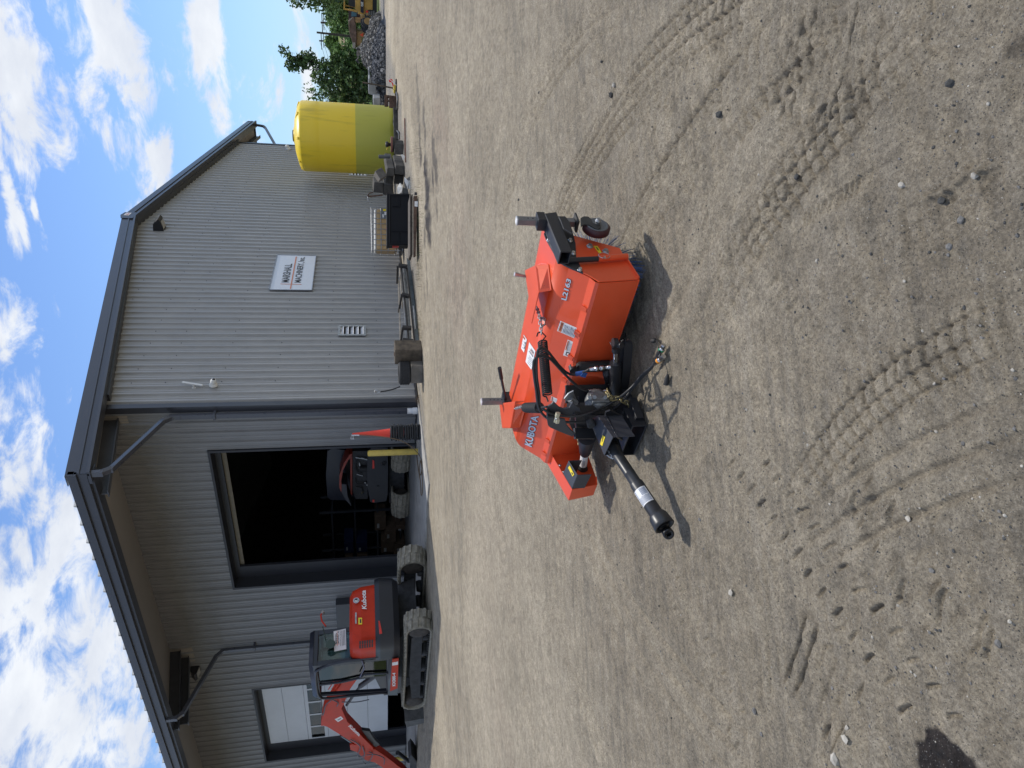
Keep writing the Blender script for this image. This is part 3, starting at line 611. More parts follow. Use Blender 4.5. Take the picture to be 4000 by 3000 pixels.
# second doorway: sectional door lowered to 0.8 m
dx = XS+.38; mb = MB(); pw = D2[1]-D2[0]-.10; DPAN = mat('white_door_panel', (.56, .58, .60), .45, var=.04, scale=1); zz = [.82, 1.66, 2.50, 3.34, 4.18, 5.00, 5.74]
wins = {3: 4}
for i in range(6):
    z0, z1_ = zz[i]+.006, zz[i+1]-.006
    if i == 3:
        ya, yb = D2[0]+.03, D2[1]-.5; wy = [(ya+.16+k*(yb-ya-.2)/5, ya+.16+k*(yb-ya-.2)/5+.82) for k in range(5)]
        mb.bx(dx, dx+.05, ya, yb, z0, z0+.14); mb.bx(dx, dx+.05, ya, yb, z1_-.14, z1_)
        e = ya
        for w0, w1 in wy: mb.bx(dx, dx+.05, e, w0, z0+.14, z1_-.14); e = w1
        mb.bx(dx, dx+.05, e, yb, z0+.14, z1_-.14)
    else: mb.bx(dx, dx+.05, D2[0]+.03, D2[1]-.5, z0, z1_)
sdoor = mb.build('sectional_door', DPAN, shop)
mb = MB()
for w0, w1 in wy: mb.bx(dx+.02, dx+.03, w0, w1, zz[3]+.14, zz[4]-.14)
mb.build('door_window', glass('door_glass', (.35, .4, .42)), sdoor)
# downspouts
DSP = mat('downspout_paint', (.075, .08, .097), .28, var=.04)
def dspout(y0, y1, x1=16.2):
    mb = MB(); P = [(13.36, y0, 7.92), (13.38, y0, 7.52), (13.55, y0+.04, 7.36), (16.0, y1-.04, 6.86-.02), (x1+.02, y1, 6.68), (x1+.04, y1, 6.5), (x1+.04, y1, .32)]
    for a, b in zip(P, P[1:]): mb.bar(a, b, .135, .11, (0, 0, 1) if abs(a[0]-b[0]) > .5 else (1, 0, 0))
    for p in P[1:-1]: mb.box(p, (.132, .128, .10), (1, 0, 0))
    mb.bx(x1-.05, x1+.22, y1-.09, y1+.09, 5.55, 5.62)
    ds = mb.build('downspout', DSP, shop, bevel=.008)
    return ds
dspout(11.5, 12.05); dspout(21.75, 22.5)
mb = MB(); mb.lathe((16.24, 12.05, .02), (0, 0, 1), [(0, .10), (.14, .10), (.14, .085), (.30, .085)]); dp = mb.build('drain_boot', WHT, shop)
mb = MB(); mb.lathe((41.9+.35, YG+.3, 5.0), (0, 0, 1), [(0, .001), (.01, .001)], 4)
mb = MB(); P = [(45.0, 11.6, 7.75), (45.0, 11.65, 7.35), (44.8, 11.7, 7.2), (42.25, 12.0, 6.4), (42.15, 12.0, 6.2), (42.15, 12.0, .3)]
for a, b in zip(P, P[1:]): mb.bar(a, b, .13, .11)
mb.build('downspout', DSP, shop)
# louvre vents
def louvre(x0, x1, z0, z1):
    mb = MB(); mb.bx(x0-.03, x0+.05, YG-.07, YG-.035, z0-.04, z1+.04); mb.bx(x1-.05, x1+.03, YG-.07, YG-.035, z0-.04, z1+.04)
    mb.bx(x0+.05, x1-.05, YG-.07, YG-.035, z0-.04, z0+.04); mb.bx(x0+.05, x1-.05, YG-.07, YG-.035, z1-.04, z1+.04)
    f = mb.build('louvre_vent', GAL, shop); mb = MB(); n = 4
    for i in range(n+1):
        z = z0+.09+(z1-z0-.18)*i/n; mb.prism([(x0+.05, YG-.075, z-.05), (x0+.05, YG-.07, z-.055), (x0+.05, YG+.0, z+.04), (x0+.05, YG-.005, z+.045)], (x1-x0-.1, 0, 0))
    mb.build('blade', mat('vent_blade', (.62, .62, .62), .4), f)
louvre(20.22, 20.84, 1.50, 2.33); louvre(36.9, 37.5, 1.32, 2.16)
# ------------------------------------------------------------------ sweeper broom attachment
c1 = Crop(1900, 700, 2.765); c2 = Crop(1800, 1200, 2.765); c3 = Crop(1900, 1600, 2.765)
ca = Crop(1850, 1100, 7.373); cb = Crop(2150, 1100, 5.53); cd = Crop(1850, 1450, 5.53); ce = Crop(2150, 1350, 4.424)
BF = Frame((2.976, 1.421, 0.), (.209, .978, 0)); at = BF.at; W = BF.w
broom = thing('sweeper_broom', 'orange powered sweeper broom with blue bristles and black hitch standing alone on the gravel yard', 'sweeper', W(.7, 0, 0))
HP = [(0, .10), (.027, .316), (.020, .330), (-.017, .351), (-.098, .441), (-.118, .462), (-.145, .478), (-.18, .487), (-.44, .512), (-.445, .500), (-.40, .36)]
HL = 1.47
def hoodsheet(s0, s1, prof, t=.004):
    mb = MB(); n = len(prof); out = [W(s, q, z) for s in (s0, s1) for q, z in prof]
    mb.smooth = False
    for i in range(n-1): mb.add([out[i], out[i+1], out[n+i+1], out[n+i]], [[0, 1, 2, 3]])
    return mb
hm = hoodsheet(0, HL, HP)
h = hm.build('hood', OR, broom); sol = h.modifiers.new('s', 'SOLIDIFY'); sol.thickness = .005; sol.offset = 1
bpy.context.view_layer.update()
me = h.data; bm = bmesh.new(); bm.from_mesh(me); bmesh.ops.remove_doubles(bm, verts=bm.verts, dist=1e-4); bmesh.ops.recalc_face_normals(bm, faces=bm.faces); bm.to_mesh(me); bm.free()
for i, p in enumerate(me.polygons): p.use_smooth = (p.center.z > .40 and p.center.z < .486)
EP = [(-.445, .505), (-.18, .487), (-.145, .478), (-.118, .462), (-.017, .351), (.027, .316), (0, .10), (-.17, .123), (-.264, .127), (-.37, .36)]
mb = MB(); mb.plate([W(-.004, q, z) for q, z in EP], .006); mb.build('end_plate', OR, broom, bevel=.0015)
mb = MB(); mb.plate([W(HL+.004, q, z) for q, z in EP], .006); mb.build('end_plate', OR, broom)
mb = MB(); mb.bar(W(-.012, 0, .10), W(-.012, -.17, .122), .016, .006); mb.bar(W(-.004, .002, .098), W(HL, .002, .098), .010, .006); mb.build('hood_lip', OR, broom)
for s in (.17, .34, .52, .70, 1.05, 1.25, 1.38): mb = MB(); mb.prism([W(s, .018, .335), W(s+.03, .018, .335), W(s+.03, -.006, .358), W(s, -.006, .358)], W(0, .003, .004)-W(0, 0, 0)); mb.build('fold_tab', OR, broom)
# bristle core: twisted blue and grey wires
rb = random.Random(3); mb = MB()
for i in range(5200):
    s = rb.uniform(.03, HL-.03); a = rb.uniform(-.2, 3.6); R0 = .10; R1 = .262*rb.uniform(.94, 1.03)
    if s > .35 and math.cos(a) > .1: continue
    cq, cz = -.225, .262
    d = np.array([math.cos(a), -math.sin(a)]); a2 = a+rb.uniform(-.12, .12); d2 = np.array([math.cos(a2), -math.sin(a2)]); s2 = s+rb.uniform(-.03, .03)
    if d2[0] > .05: R1 = min(R1, .20/d2[0])
    z1 = cz+R1*d2[1]
    if z1 < .004: R1 = (cz-.004)/max(.05, -d2[1]); R1 = min(R1, .27)
    p = W(s, cq+R0*d[0], cz+R0*d[1]); q = W(s2, cq+R1*d2[0], cz+R1*d2[1]); w = .0016
    mb.m = 0 if rb.random() < .55 else (1 if rb.random() < .6 else 2)
    side = nrm(np.cross(q-p, (rb.uniform(-1, 1), rb.uniform(-1, 1), .3)))*w; sid2 = nrm(np.cross(q-p, side))*w
    mb.add([p-side, p+side, p+sid2, q-side*.7, q+side*.7, q+sid2*.7], [[0, 1, 4, 3], [1, 2, 5, 4], [2, 0, 3, 5]])
br = mb.build('bristles', [mat('blue_bristle', (.045, .11, .30), .5), mat('grey_bristle', (.16, .17, .19), .5), mat('black_bristle', (.03, .03, .035), .5)], broom); br['kind'] = 'stuff'
mb = MB(); mb.cyl(W(.01, -.225, .262), W(HL-.01, -.225, .262), .105, n=24); mb.build('brush_core', BKD, broom)
# right mounting plate, square tube, caster
mb = MB(); pl = [(620, 590), (640, 645), (778, 890), (830, 925), (905, 962), (1045, 1020), (968, 840), (962, 700), (905, 480), (850, 412), (770, 405), (650, 560)]
mb.plate([at(c1(*p), a=-.014) for p in pl], .010); mp = mb.build('mount_plate', BK, broom, bevel=.002)
for p in ((670, 600), (672, 663), (803, 862), (1010, 980), (938, 802), (905, 665)): mb = MB(); mb.hexbolt(at(c1(*p), a=-.019), -BF.a, .0095, .012); mb.build('bolt', STL, mp)
for p in ((1115, 728), (1287, 782)): mb = MB(); mb.hexbolt(at(c1(*p), a=-.008), -BF.a, .0125, .014); mb.build('bolt', GAL, broom)
A1 = at(c1(800, 780), a=-.105); A2 = at(c1(925, 782), a=-.105); B1 = at(c1(632, 372), a=-.105); B2 = at(c1(758, 355), a=-.105)
ex = BF.a*.078
mb = MB(); t = .008
for P, Q in (((A1, B1), None),):
    n0 = [A1, A2, B2, B1]; mb.prism(n0, -BF.a*-t); mb.prism([p+BF.a*(.078-t) for p in n0], BF.a*t)
    dz1 = (A2-A1)*(t/np.linalg.norm(A2-A1)); dz2 = (B2-B1)*(t/np.linalg.norm(B2-B1))
    mb.prism([A1+BF.a*t, B1+BF.a*t, B1+dz2+BF.a*t, A1+dz1+BF.a*t], BF.a*(.078-2*t)); mb.prism([A2+BF.a*t, B2+BF.a*t, B2-dz2+BF.a*t, A2-dz1+BF.a*t], BF.a*(.078-2*t))
mb.plate([B1-BF.a*0, B2, B2+ex, B1+ex], .006)
mb.build('square_tube', BK, broom, bevel=.003)
PB = at(c1(1020, 470), a=-.065); PT = np.array([PB[0], PB[1], 0]); ptop = at(c1(345, 492), a=-.065)[2]
def postpart(base, ztop, name, par, zbot):
    mb = MB(); mb.box((base[0], base[1], (ztop+zbot)/2), (.036, .036, ztop-zbot), BF.a); p = mb.build(name, mat('post_steel', (.25, .25, .255), .42, .75, var=.15, scale=10), par, bevel=.004)
    mb = MB(); n = -BF.a
    for k in range(7 if ztop > .6 else 6): mb.lathe(np.array([base[0], base[1], ztop-.055-.026*k])+n*.0178+BF.b*.002, n, [(0, .0045), (.0012, .0045)], 10)
    mb.build('pin_holes', INK, p)
    mb = MB(); mb.box((base[0], base[1], ztop+.003), (.035, .035, .006), BF.a); mb.build('end_cap', WHT, p); return p
postpart(PB, ptop, 'caster_post', broom, .36)
mb = MB(); mb.box((PB[0], PB[1], .545), (.07, .075, .045), BF.a); mb.plate([at(c1(*p), a=-.11) for p in ((775, 408), (850, 408), (905, 480), (925, 600), (830, 540), (800, 460))], .012); mb.build('post_clamp', BK, broom, bevel=.003)
WC = at(c1(1186, 530), a=-.075); wr = .073
mb = MB(); z0 = WC[2]
mb.lathe(WC-BF.a*.022, BF.a, [(0, wr*.80), (.002, wr*.9), (.008, wr), (.036, wr), (.042, wr*.9), (.044, wr*.80)], 32); cw = mb.build('caster_tyre', mat('maroon_tyre', (.065, .018, .022), .5, var=.15), broom)
mb = MB(); mb.lathe(WC-BF.a*.0225, BF.a, [(.0, wr*.83), (-.003, wr*.80), (-.003, wr*.70), (.006, wr*.58), (.006, wr*.3), (-.006, wr*.26)], 28, cap=True); mb.lathe(WC-BF.a*.026, -BF.a, [(-.045, .02), (.012, .014)], 16); mb.build('rim', mat('grey_rim', (.14, .145, .145), .5, var=.1), cw)
mb = MB(); mb.hexbolt(WC-BF.a*.045, -BF.a, .012, .014); mb.build('axle_nut', GAL, cw)
mb = MB()
fork = [c1(1015, 425), c1(1050, 405), c1(1100, 408), c1(1130, 435), c1(1150, 478), c1(1228, 500), c1(1236, 528), c1(1205, 543), c1(1165, 532), c1(1108, 498), c1(1060, 492), c1(1020, 515)]
mb.plate([at(p, a=-.103) for p in fork], .008)
fa = at(c1(1030, 415), a=-.103); fb = at(c1(1030, 515), a=-.103); fc = at(c1(1012, 470), a=-.103)
mb.box((PB[0], PB[1], .352), (.07, .085, .012), BF.a); mb.build('caster_fork', mat('dusty_black', (.05, .047, .042), .6, var=.3), broom, bevel=.002)
# tube with pull pin on the end plate
T0 = at(c1(855, 880), a=-.03); T1 = at(c1(1210, 860), a=-.03); T2 = at(c1(1520, 835), a=-.03)
mb = MB(); mb.tube([T0, T1+(T1-T0)*.0], .014, 16, cap=False); mb.tube([T0, T1], .010, 16, cap=False); mb.build('stand_leg', BK, broom)
mb = MB(); mb.tube([T1-(T2-T1)*.02, T2], .0165, 16); mb.build('leg_socket', OR, broom)
mb = MB(); lc = T1+(T2-T1)*.10-BF.a*.018; L1 = nrm(T2-T1); L2 = nrm(np.cross(L1, BF.a))
mb.tube([lc+.034*math.cos(t)*L1*.9+.024*math.sin(t)*L2+L1*.012 for t in np.linspace(.3, 5.9, 18)], .0018, 6); mb.cyl(lc-L2*.02-BF.a*.003, lc-L2*.028-BF.a*.012, .005, n=8); mb.build('pull_pin', STL, broom)
def decal(name, quad, par, base=WHT, label=None, paint=None):
    mb = MB(); mb.plate([np.array(p) for p in quad], .0012); o = mb.build(name, base, par)
    if paint: mb = MB(); ms = paint(mb, quad); mb.build('printing', ms, o)
    if label: o['label'] = label
    return o
def warnpaint(title, body, rows, pict=False):
    def f(mb, q):
        u0 = .04; mb.m = 0
        if pict:
            mb.m = 1; mb.plate(subquad(q, .06, .25, .30, .75, .0016), .0004); mb.m = 2; mb.plate(subquad(q, .12, .35, .24, .62, .002), .0004); u0 = .36
        mb.m = 0; mb.plate(subquad(q, u0, .80, .96, .94, .0016), .0004)
        mb.m = 1; text_mesh(mb, title, subquad(q, u0+.1, .82, .92, .92, .0), .0022, .02)
        mb.m = 1
        if body: text_mesh(mb, body, subquad(q, u0, .62, .95, .74), .0018, .01)
        top = .58 if body else .74
        for i in range(rows):
            v = top - (top-.08)*(i+.5)/rows; mb.plate(subquad(q, u0, v-.008, random.uniform(.6, .93), v+.008, .0016), .0003)
        return [ORI, INK, WHT]
    return f
# decals on the sloping face (fixed plane of the hood)
n_s = nrm(np.cross(BF.a, W(0, -.098, .441)-W(0, -.017, .351))); n_s = n_s if n_s[2] > 0 else -n_s
def sl(p, off=.0065): return onplane(p[0], p[1], W(0, -.05, .3877)+n_s*off, n_s)
def slq(*ps): return [sl(p) for p in ps]
def logo(txt, quad, par=h, name='lettering'):
    mb = MB(); mb.m = 0; nn = nrm(np.cross(np.array(quad[1])-quad[0], np.array(quad[3])-quad[0]))
    text_mesh(mb, txt, [np.array(p) for p in quad], .0012, .07); mb.m = 1; text_mesh(mb, txt, subquad(quad, .008, .04, .992, .96), .0022, .03)
    return mb.build(name, [INK, SILV], par)
# L2163: reads along +image-up direction; baseline is toward larger image x
logo('L2163', slq(c1(868, 1312), c1(922, 1088), c1(868, 1060), c1(806, 1296)))
logo('KUBOTA', slq(c2(770, 1515), c2(850, 1172), c2(760, 1160), c2(686, 1480)))
decal('warning_label', slq(c2(1250, 345), c2(1282, 235), c2(1076, 147), c2(1040, 255)), h, paint=warnpaint('WARNING', None, 10))
decal('warning_label', slq(c2(1195, 550), c2(1240, 385), c2(1155, 350), c2(1105, 518)), h, paint=warnpaint('WARNING', 'PINCH POINT', 4, True))
tp = lambda p: onplane(p[0], p[1], W(0, -.18, .4945), nrm(np.cross(BF.a, W(0, -.44, .5195)-W(0, -.18, .4945))))
def dealer(mb, q):
    mb.m = 0
    text_mesh(mb, 'MARSHALL', subquad(q, .12, .78, .62, .90), .002, .02); text_mesh(mb, 'MACHINERY, Inc.', subquad(q, .12, .60, .80, .72), .002, .02)
    for v in (.48, .40, .32, .22, .12): mb.m = 1; mb.plate(subquad(q, .12, v-.012, random.uniform(.6, .85), v+.012, .0014), .0003)
    mb.m = 2; mb.plate(subquad(q, .08, .75, .92, .765, .0014), .0003); return [INK, GRI, ORI]
decal('dealer_sticker', [tp(c2(805, 475)), tp(c2(740, 378)), tp(c2(700, 590)), tp(c2(762, 675))][::-1], h, paint=dealer)
decal('warning_label', [tp(c2(713, 350)), tp(c2(680, 297)), tp(c2(652, 445)), tp(c2(683, 490))][::-1], h, paint=warnpaint('WARNING', None, 3, True))
decal('warning_label', slq(c2(1062, 1045), c2(1065, 1000), c2(980, 962), c2(972, 1010)), h, paint=warnpaint('CAUTION', None, 4))
decal('direction_label', [at(c1(1215, 797), a=-.0085), at(c1(1248, 797), a=-.0085), at(c1(1200, 722), a=-.0085), at(c1(1156, 722), a=-.0085)][::1], h, base=YEL, paint=lambda mb, q: (mb.plate(subquad(q, .3, .35, .6, .8, .0015), .0003), [INK])[1])
# spring hangers on the ridge
def folded(pts, name, t=.005, matr=OR, par=broom, bevel=.001):
    mb = MB()
    for P in pts: mb.plate(P, t)
    return mb.build(name, matr, par, bevel=bevel)
zt = .555
P = lambda p, z=zt: at(p, c=z)
def roofpt(p): return onplane(p[0], p[1], W(0, -.18, .4945), nrm(np.cross(BF.a, W(0, -.44, .5195)-W(0, -.18, .4945))))
a_, b_, c_, d_, e_, f_ = P(c1(532, 932)), P(c1(420, 988)), P(c1(436, 1110)), P(c1(470, 1335)), P(c1(490, 1560)), P(c1(568, 1225))
folded([[a_, b_, c_, d_, e_, f_], [a_, f_, roofpt(c1(705, 1203)), roofpt(c1(672, 922))], [a_, b_, roofpt(c1(600, 905)), roofpt(c1(672, 922))]], 'spring_hanger')
mb = MB(); sq = [P(c1(600, 985), .54), P(c1(632, 1150), .54), P(c1(606, 1150), .546), P(c1(578, 985), .546)]
mb.plate([onplane(*c1(*p), (a_+f_)/2, nrm(np.cross(f_-a_, roofpt(c1(705, 1203))-a_)))+(CAM-a_)*.002 for p in ((596, 985), (630, 1150), (612, 1150), (580, 985))], .002); mb.build('hanger_slot', INK, broom)
zl = .56; Q = lambda p, z=zl: at(p, c=z)
a2, b2, c2_, d2 = Q(c2(585, 1043)), Q(c2(420, 1040)), Q(c2(450, 1302)), Q(c2(538, 1302))
folded([[a2, b2, c2_, d2], [a2, d2, roofpt(c2(640, 1295)), roofpt(c2(712, 1045))], [b2, a2, roofpt(c2(715, 1012)), Q(c2(590, 1015))], [d2, c2_, roofpt(c2(560, 1305)), roofpt(c2(640, 1295))]], 'spring_hanger')
# jack handle and left caster post
mb = MB(); mb.tube([at(c2(492, 1035), b=-.40), at(c2(438, 770), b=-.40)], .0085, 10); jh = mb.build('lever_handle', BK, broom)
mb = MB(); mb.tube([at(c2(438, 770), b=-.40), at(c2(418, 655), b=-.40)], .0125, 12); mb.build('grip', BKD, jh)
PL = at(c2(340, 1008), b=-.42); PLt = at(c2(228, 1020), b=-.42)
PLp = np.array([PLt[0], PLt[1], 0]); postpart(PLp, PLt[2], 'caster_post', broom, .40)
mb = MB(); mb.box((PLp[0], PLp[1], .535), (.09, .09, .05), BF.a); mb.box((PLp[0], PLp[1], .42), (.05, .05, .2), BF.a); mb.build('post_clamp', BK, broom)
mb = MB(); mb.tube([at(c1(425, 1050), b=-.46), at(c1(350, 1035), b=-.46)], .009, 10); mb.tube([at(c1(350, 1035), b=-.46), at(c1(303, 1025), b=-.46)], .0125, 12); mb.build('crank_handle', GAL, broom)
# springs and chains
def spring(p, q, R, r, turns, name, m=BKD, par=broom, hook=True):
    p = np.array(p, float); q = np.array(q, float); a = nrm(q-p); u = nrm(np.cross(a, (0, 0, 1.))); v = np.cross(a, u); N = turns*12
    path = [p + (q-p)*i/N + R*(math.cos(2*math.pi*i/12)*u + math.sin(2*math.pi*i/12)*v) for i in range(N+1)]
    mb = MB(); mb.tube(path, r, 7)
    if hook:
        mb.tube([path[0], p - a*R*.5+u*R*.6, p-a*R*1.5+v*R*.9, p-a*R*2.6, p-a*R*2.3-v*R*.9, p-a*R*1.4-v*R*1.2], r, 7); mb.tube([path[-1], q+a*R*.7+u*R*.6, q+a*R*1.6], r, 7)
    return mb.build(name, m, par)
def chain(pts, name, L=.034, w=.011, r=.0035, m=GAL, par=broom):
    P = smoothpath(pts, 10); seg = [np.linalg.norm(P[i+1]-P[i]) for i in range(len(P)-1)]; tot = sum(seg); n = max(2, int(tot/(L*.72))); mb = MB()
    def pt(s):
        for i, g in enumerate(seg):
            if s <= g: return P[i]+(P[i+1]-P[i])*s/g
            s -= g
        return P[-1]
    for i in range(n):
        c = pt(tot*(i+.5)/n); t = nrm(pt(tot*(i+.8)/n)-pt(tot*(i+.2)/n)); u = nrm(np.cross(t, (.2, .1, 1.))); v = np.cross(t, u)
        if i % 2: u = nrm(u*.3+v)
        ring = [c + t*(math.copysign(L/2-w, math.cos(a)) + w*math.cos(a)) + u*w*math.sin(a) for a in np.linspace(0, 2*math.pi, 13)[:-1]]
        mb.tube(ring, r, 6, closed=True)
    return mb.build(name, m, par)
s0 = at(c2(882, 372), c=.535); s1 = at(c2(935, 945), c=.555)
spring(s0, s1, .0235, .0042, 27, 'tension_spring')
chain([at(c2(870, 290), c=.54), at(c2(862, 190), c=.535), at(c2(845, 80), c=.53), at(c2(820, 0), c=.52)], 'hanger_chain', .03, .008, .0028)
chain([at(c2(868, 215), c=.53), at(c2(905, 180), c=.50), at(c2(900, 130), c=.50), at(c2(850, 120), c=.51)], 'hanger_chain', .03, .008, .0028)
s2 = at(c2(700, 1085), c=.545); s3 = at(c2(850, 1085), c=.560); 
spring(s2, s3, .0265, .0036, 22, 'tension_spring', hook=False)
mb = MB(); mb.tube([s3, at(c2(930, 1075), c=.565)], .006, 8); mb.build('spring_hook', BKD, broom); mb = MB(); mb.cyl(s2, s2-(s3-s2)*.05, .024, .018, 14); mb.build('spring_eye', BKD, broom)
chain([at(c2(690, 1070), c=.545), at(c2(640, 1080), c=.55), at(c2(585, 1095), c=.555)], 'hanger_chain', .026, .007, .0026)
# hitch tower
T = .45
def tw(p, b=T): return at(c2(*p), b=b if b < .2 else .2+(b-.2)*.5)
mb = MB(); pr = [(928, 1072), (975, 1045), (1000, 1018), (1022, 1040), (1060, 1075), (1100, 1092), (1170, 1080), (1205, 1020), (1240, 1062), (1282, 1088), (1302, 1142), (1215, 1168), (1060, 1150), (960, 1135)]
mb.plate([tw(p, .42) for p in pr], .010); mb.build('tower_plate', BKS, broom, bevel=.002)
mb = MB(); pl = [(925, 1185), (940, 1270), (960, 1292), (1070, 1340), (1205, 1392), (1232, 1358), (1185, 1320), (1145, 1270), (1125, 1205), (1040, 1190)]
mb.plate([tw(p, .50) for p in pl], .010); mb.build('tower_plate', BKS, broom, bevel=.002)
mb = MB(); q4 = [tw((928, 1072), .42), tw((925, 1185), .50), tw((955, 1292), .50), tw((965, 1130), .42)]
mb.plate([tw((930, 1075), .42), tw((960, 1135), .42), tw((1050, 1195), .50), tw((928, 1190), .50)], .01); mb.build('tower_cap', BKS, broom, bevel=.002)
mb = MB(); 
def bars(lst, name, m=BK, par=broom, w=.05, hh=.05, bev=.003):
    mb = MB()
    for p, q, ww, h2 in lst: mb.bar(p, q, ww, h2)
    return mb.build(name, m, par, bevel=bev)
bars([(tw((1210, 1110), .40), tw((1720, 1120), .33), .05, .028), (tw((1225, 1365), .49), tw((1440, 1365), .46), .06, .02), (tw((1280, 1100), .38), tw((1290, 1360), .38), .03, .05)], 'tower_leg')
bars([(tw((1130, 940), .16), tw((1600, 925), .12), .10, .012), (tw((1150, 1040), .15), tw((1280, 1060), .2), .10, .012)], 'pivot_frame')
mb = MB(); mb.plate([tw(p, .20) for p in ((1115, 985), (1160, 930), (1215, 900), (1225, 940), (1265, 1030), (1200, 1060))], .008); mb.cyl(tw((1180, 985), .21), tw((1240, 1035), .21), .018, n=14); mb.build('pivot_pin', GAL, broom)
mb = MB(); mb.plate([tw(p, .07) for p in ((1210, 910), (1560, 900), (1600, 985), (1560, 1330), (1320, 1420), (1240, 1380), (1170, 1250), (1210, 1090))], .02); mb.build('back_panel', BK, broom)
mb = MB(); mb.plate([at(c2(*p), b=.1) for p in ((1245, 1165), (1300, 1165), (1300, 1260), (1230, 1260))], .004); mb.build('shield_panel', OR, broom)
# gearbox casting
g0 = tw((1470, 1020), .24); mb = MB(); mb.lathe(g0-BF.a*.05, BF.a, [(0, .035), (.012, .062), (.05, .070), (.085, .060), (.10, .03)], 18)
mb.box(g0+BF.b*.02, (.11, .06, .10), BF.a); mb.plate([tw(p, .27) for p in ((1390, 980), (1440, 965), (1560, 965), (1600, 1010), (1590, 1060), (1480, 1095), (1380, 1090))], .03)
for p in ((1395, 978), (1445, 972), (1490, 1010), (1360, 1068), (1420, 1070), (1560, 975)): mb.cyl(tw(p, .285), tw(p, .30), .011, n=8)
mb.build('gearbox', mat('cast_aluminium', (.30, .31, .31), .5, .5, var=.2, scale=20, bump=.3), broom, bevel=.004)
# hydraulic angle cylinder across the front
ca1 = tw((1672, 948), .14); ca2 = tw((1672, 605), .14); ca3 = tw((1672, 475), .14)
mb = MB(); mb.cyl(ca1, ca2, .033, n=28); mb.cyl(ca2, ca2+(ca2-ca1)*.02, .028, n=28); cyl_ = mb.build('hydraulic_cylinder', BK, broom)
mb = MB(); mb.cyl(ca2, ca3, .0145, n=20); mb.build('rod', CHR, cyl_)
mb = MB(); mb.cyl(ca3, ca3+(ca3-ca2)*.3, .021, n=16); mb.cyl(tw((1680, 400), .14), tw((1740, 410), .17), .018, n=14); mb.lathe(tw((1665, 385), .14), (0, 0, 1), [(-.012, .026), (.012, .026)], 16); mb.build('rod_end', BK, cyl_)
mb = MB(); mb.tube(smoothpath([tw((1652, 440), .15), tw((1630, 415), .17), tw((1610, 377), .17)], 5), .0022, 6); mb.build('cotter_pin', STL, broom)
mb = MB(); loop = [tw((1745, 425), .15), tw((1755, 388), .15), tw((1785, 378), .16), tw((1808, 410), .16), tw((1800, 560), .16), tw((1780, 760), .15), tw((1760, 885), .14)]
lp = smoothpath(loop, 5)
for a, b in zip(lp, lp[1:]): mb.bar(a, b, .045, .010, BF.b)
lp2 = smoothpath([tw((1745, 425), .15), tw((1748, 600), .13), tw((1740, 880), .12)], 4)
for a, b in zip(lp2, lp2[1:]): mb.bar(a, b, .04, .010, BF.b)
mb.build('lift_bar', BK, broom)
bars([(tw((1600, 800), .06), tw((1755, 860), .10), .07, .03), (tw((1740, 870), .12), tw((1860, 1080), .30), .04, .04), (tw((1700, 1100), .30), tw((1880, 1120), .34), .05, .06)], 'lower_arm')
# small black accumulator cylinder and its fitting
mb = MB(); ac1 = tw((1262, 650), .07); ac2 = tw((1600, 628), .03); mb.tube([ac1, ac1+(ac2-ac1)*.06, ac2], [.022, .031, .031], 20); acc = mb.build('damper_cylinder', BKD, broom)
mb = MB(); mb.lathe(tw((1212, 668), .08), BF.b, [(-.02, .022), (.015, .022)], 18); mb.build('damper_eye', BK, acc)
mb = MB(); mb.cyl(tw((1212, 625), .085), tw((1225, 618), .10), .010, n=10); mb.build('cable_tie', OR, acc)
mb = MB(); mb.plate([tw(p, .045) for p in ((1180, 700), (1235, 735), (1480, 745), (1555, 772), (1580, 720), (1560, 690), (1450, 700), (1330, 690), (1200, 640))], .006); mb.build('damper_bracket', OR, broom, bevel=.001)
mb = MB(); mb.lathe(tw((1592, 745), .09), BF.b, [(-.03, .026), (.005, .026), (.006, .016), (.012, .016)], 20); mb.plate([tw(p, .075) for p in ((1545, 770), (1560, 720), (1600, 715), (1620, 800), (1600, 850), (1560, 820))], .02); mb.build('pivot_roller', BK, broom)
# fittings and hoses
def fitting(p, q, b, name='hose_fitting'):
    A = tw(p, b); B = tw(q, b); mb = MB(); L = np.linalg.norm(B-A); mb.lathe(A, B-A, [(0, .010), (L*.28, .010), (L*.28, .0135), (L*.42, .0135), (L*.42, .008), (L*.52, .008), (L*.52, .0125), (L*.7, .0125), (L*.7, .0085), (L*.86, .0085), (L*.86, .011), (L, .011)], 10)
    return mb.build(name, STL, broom)
fitting((1385, 672), (1615, 648), .165); fitting((1378, 905), (1575, 908), .165)
HOSE = mat('hydraulic_hose', (.028, .029, .032), .42, var=.1, scale=20)
def hose(pts, r=.0072, name='hydraulic_hose', m=HOSE):
    mb = MB(); mb.tube(smoothpath(pts, 7), r, 10); return mb.build(name, m, broom)
def H(x, y, b):
    if b < .22: return at(c2(x, y), b=b)
    k = min(1, max(0, (x-1350)/210.)); t = float(np.interp(x, [1350, 1560, 1720, 1850, 1950, 2090, 2195], [.31, .28, .27, .26, .27, .312, .35])); return at(c2(x, y), b=(.2+(b-.2)*.38)*(1-k)+t*k)
hose([H(1385, 672, .165), H(1330, 700, .16), H(1230, 728, .15), H(1150, 710, .16), H(1070, 640, .2), H(990, 540, .26), H(930, 470, .30), H(850, 440, .33), H(820, 560, .36), H(820, 750, .38), H(845, 930, .42), H(855, 1040, .46), H(905, 1110, .53), H(1010, 1162, .56), H(1150, 1178, .57), H(1300, 1170, .57), H(1420, 1135, .56), H(1560, 1070, .53), H(1720, 970, .48), H(1850, 860, .44), H(1950, 740, .42), H(2040, 660, .42), H(2090, 610, .43)])
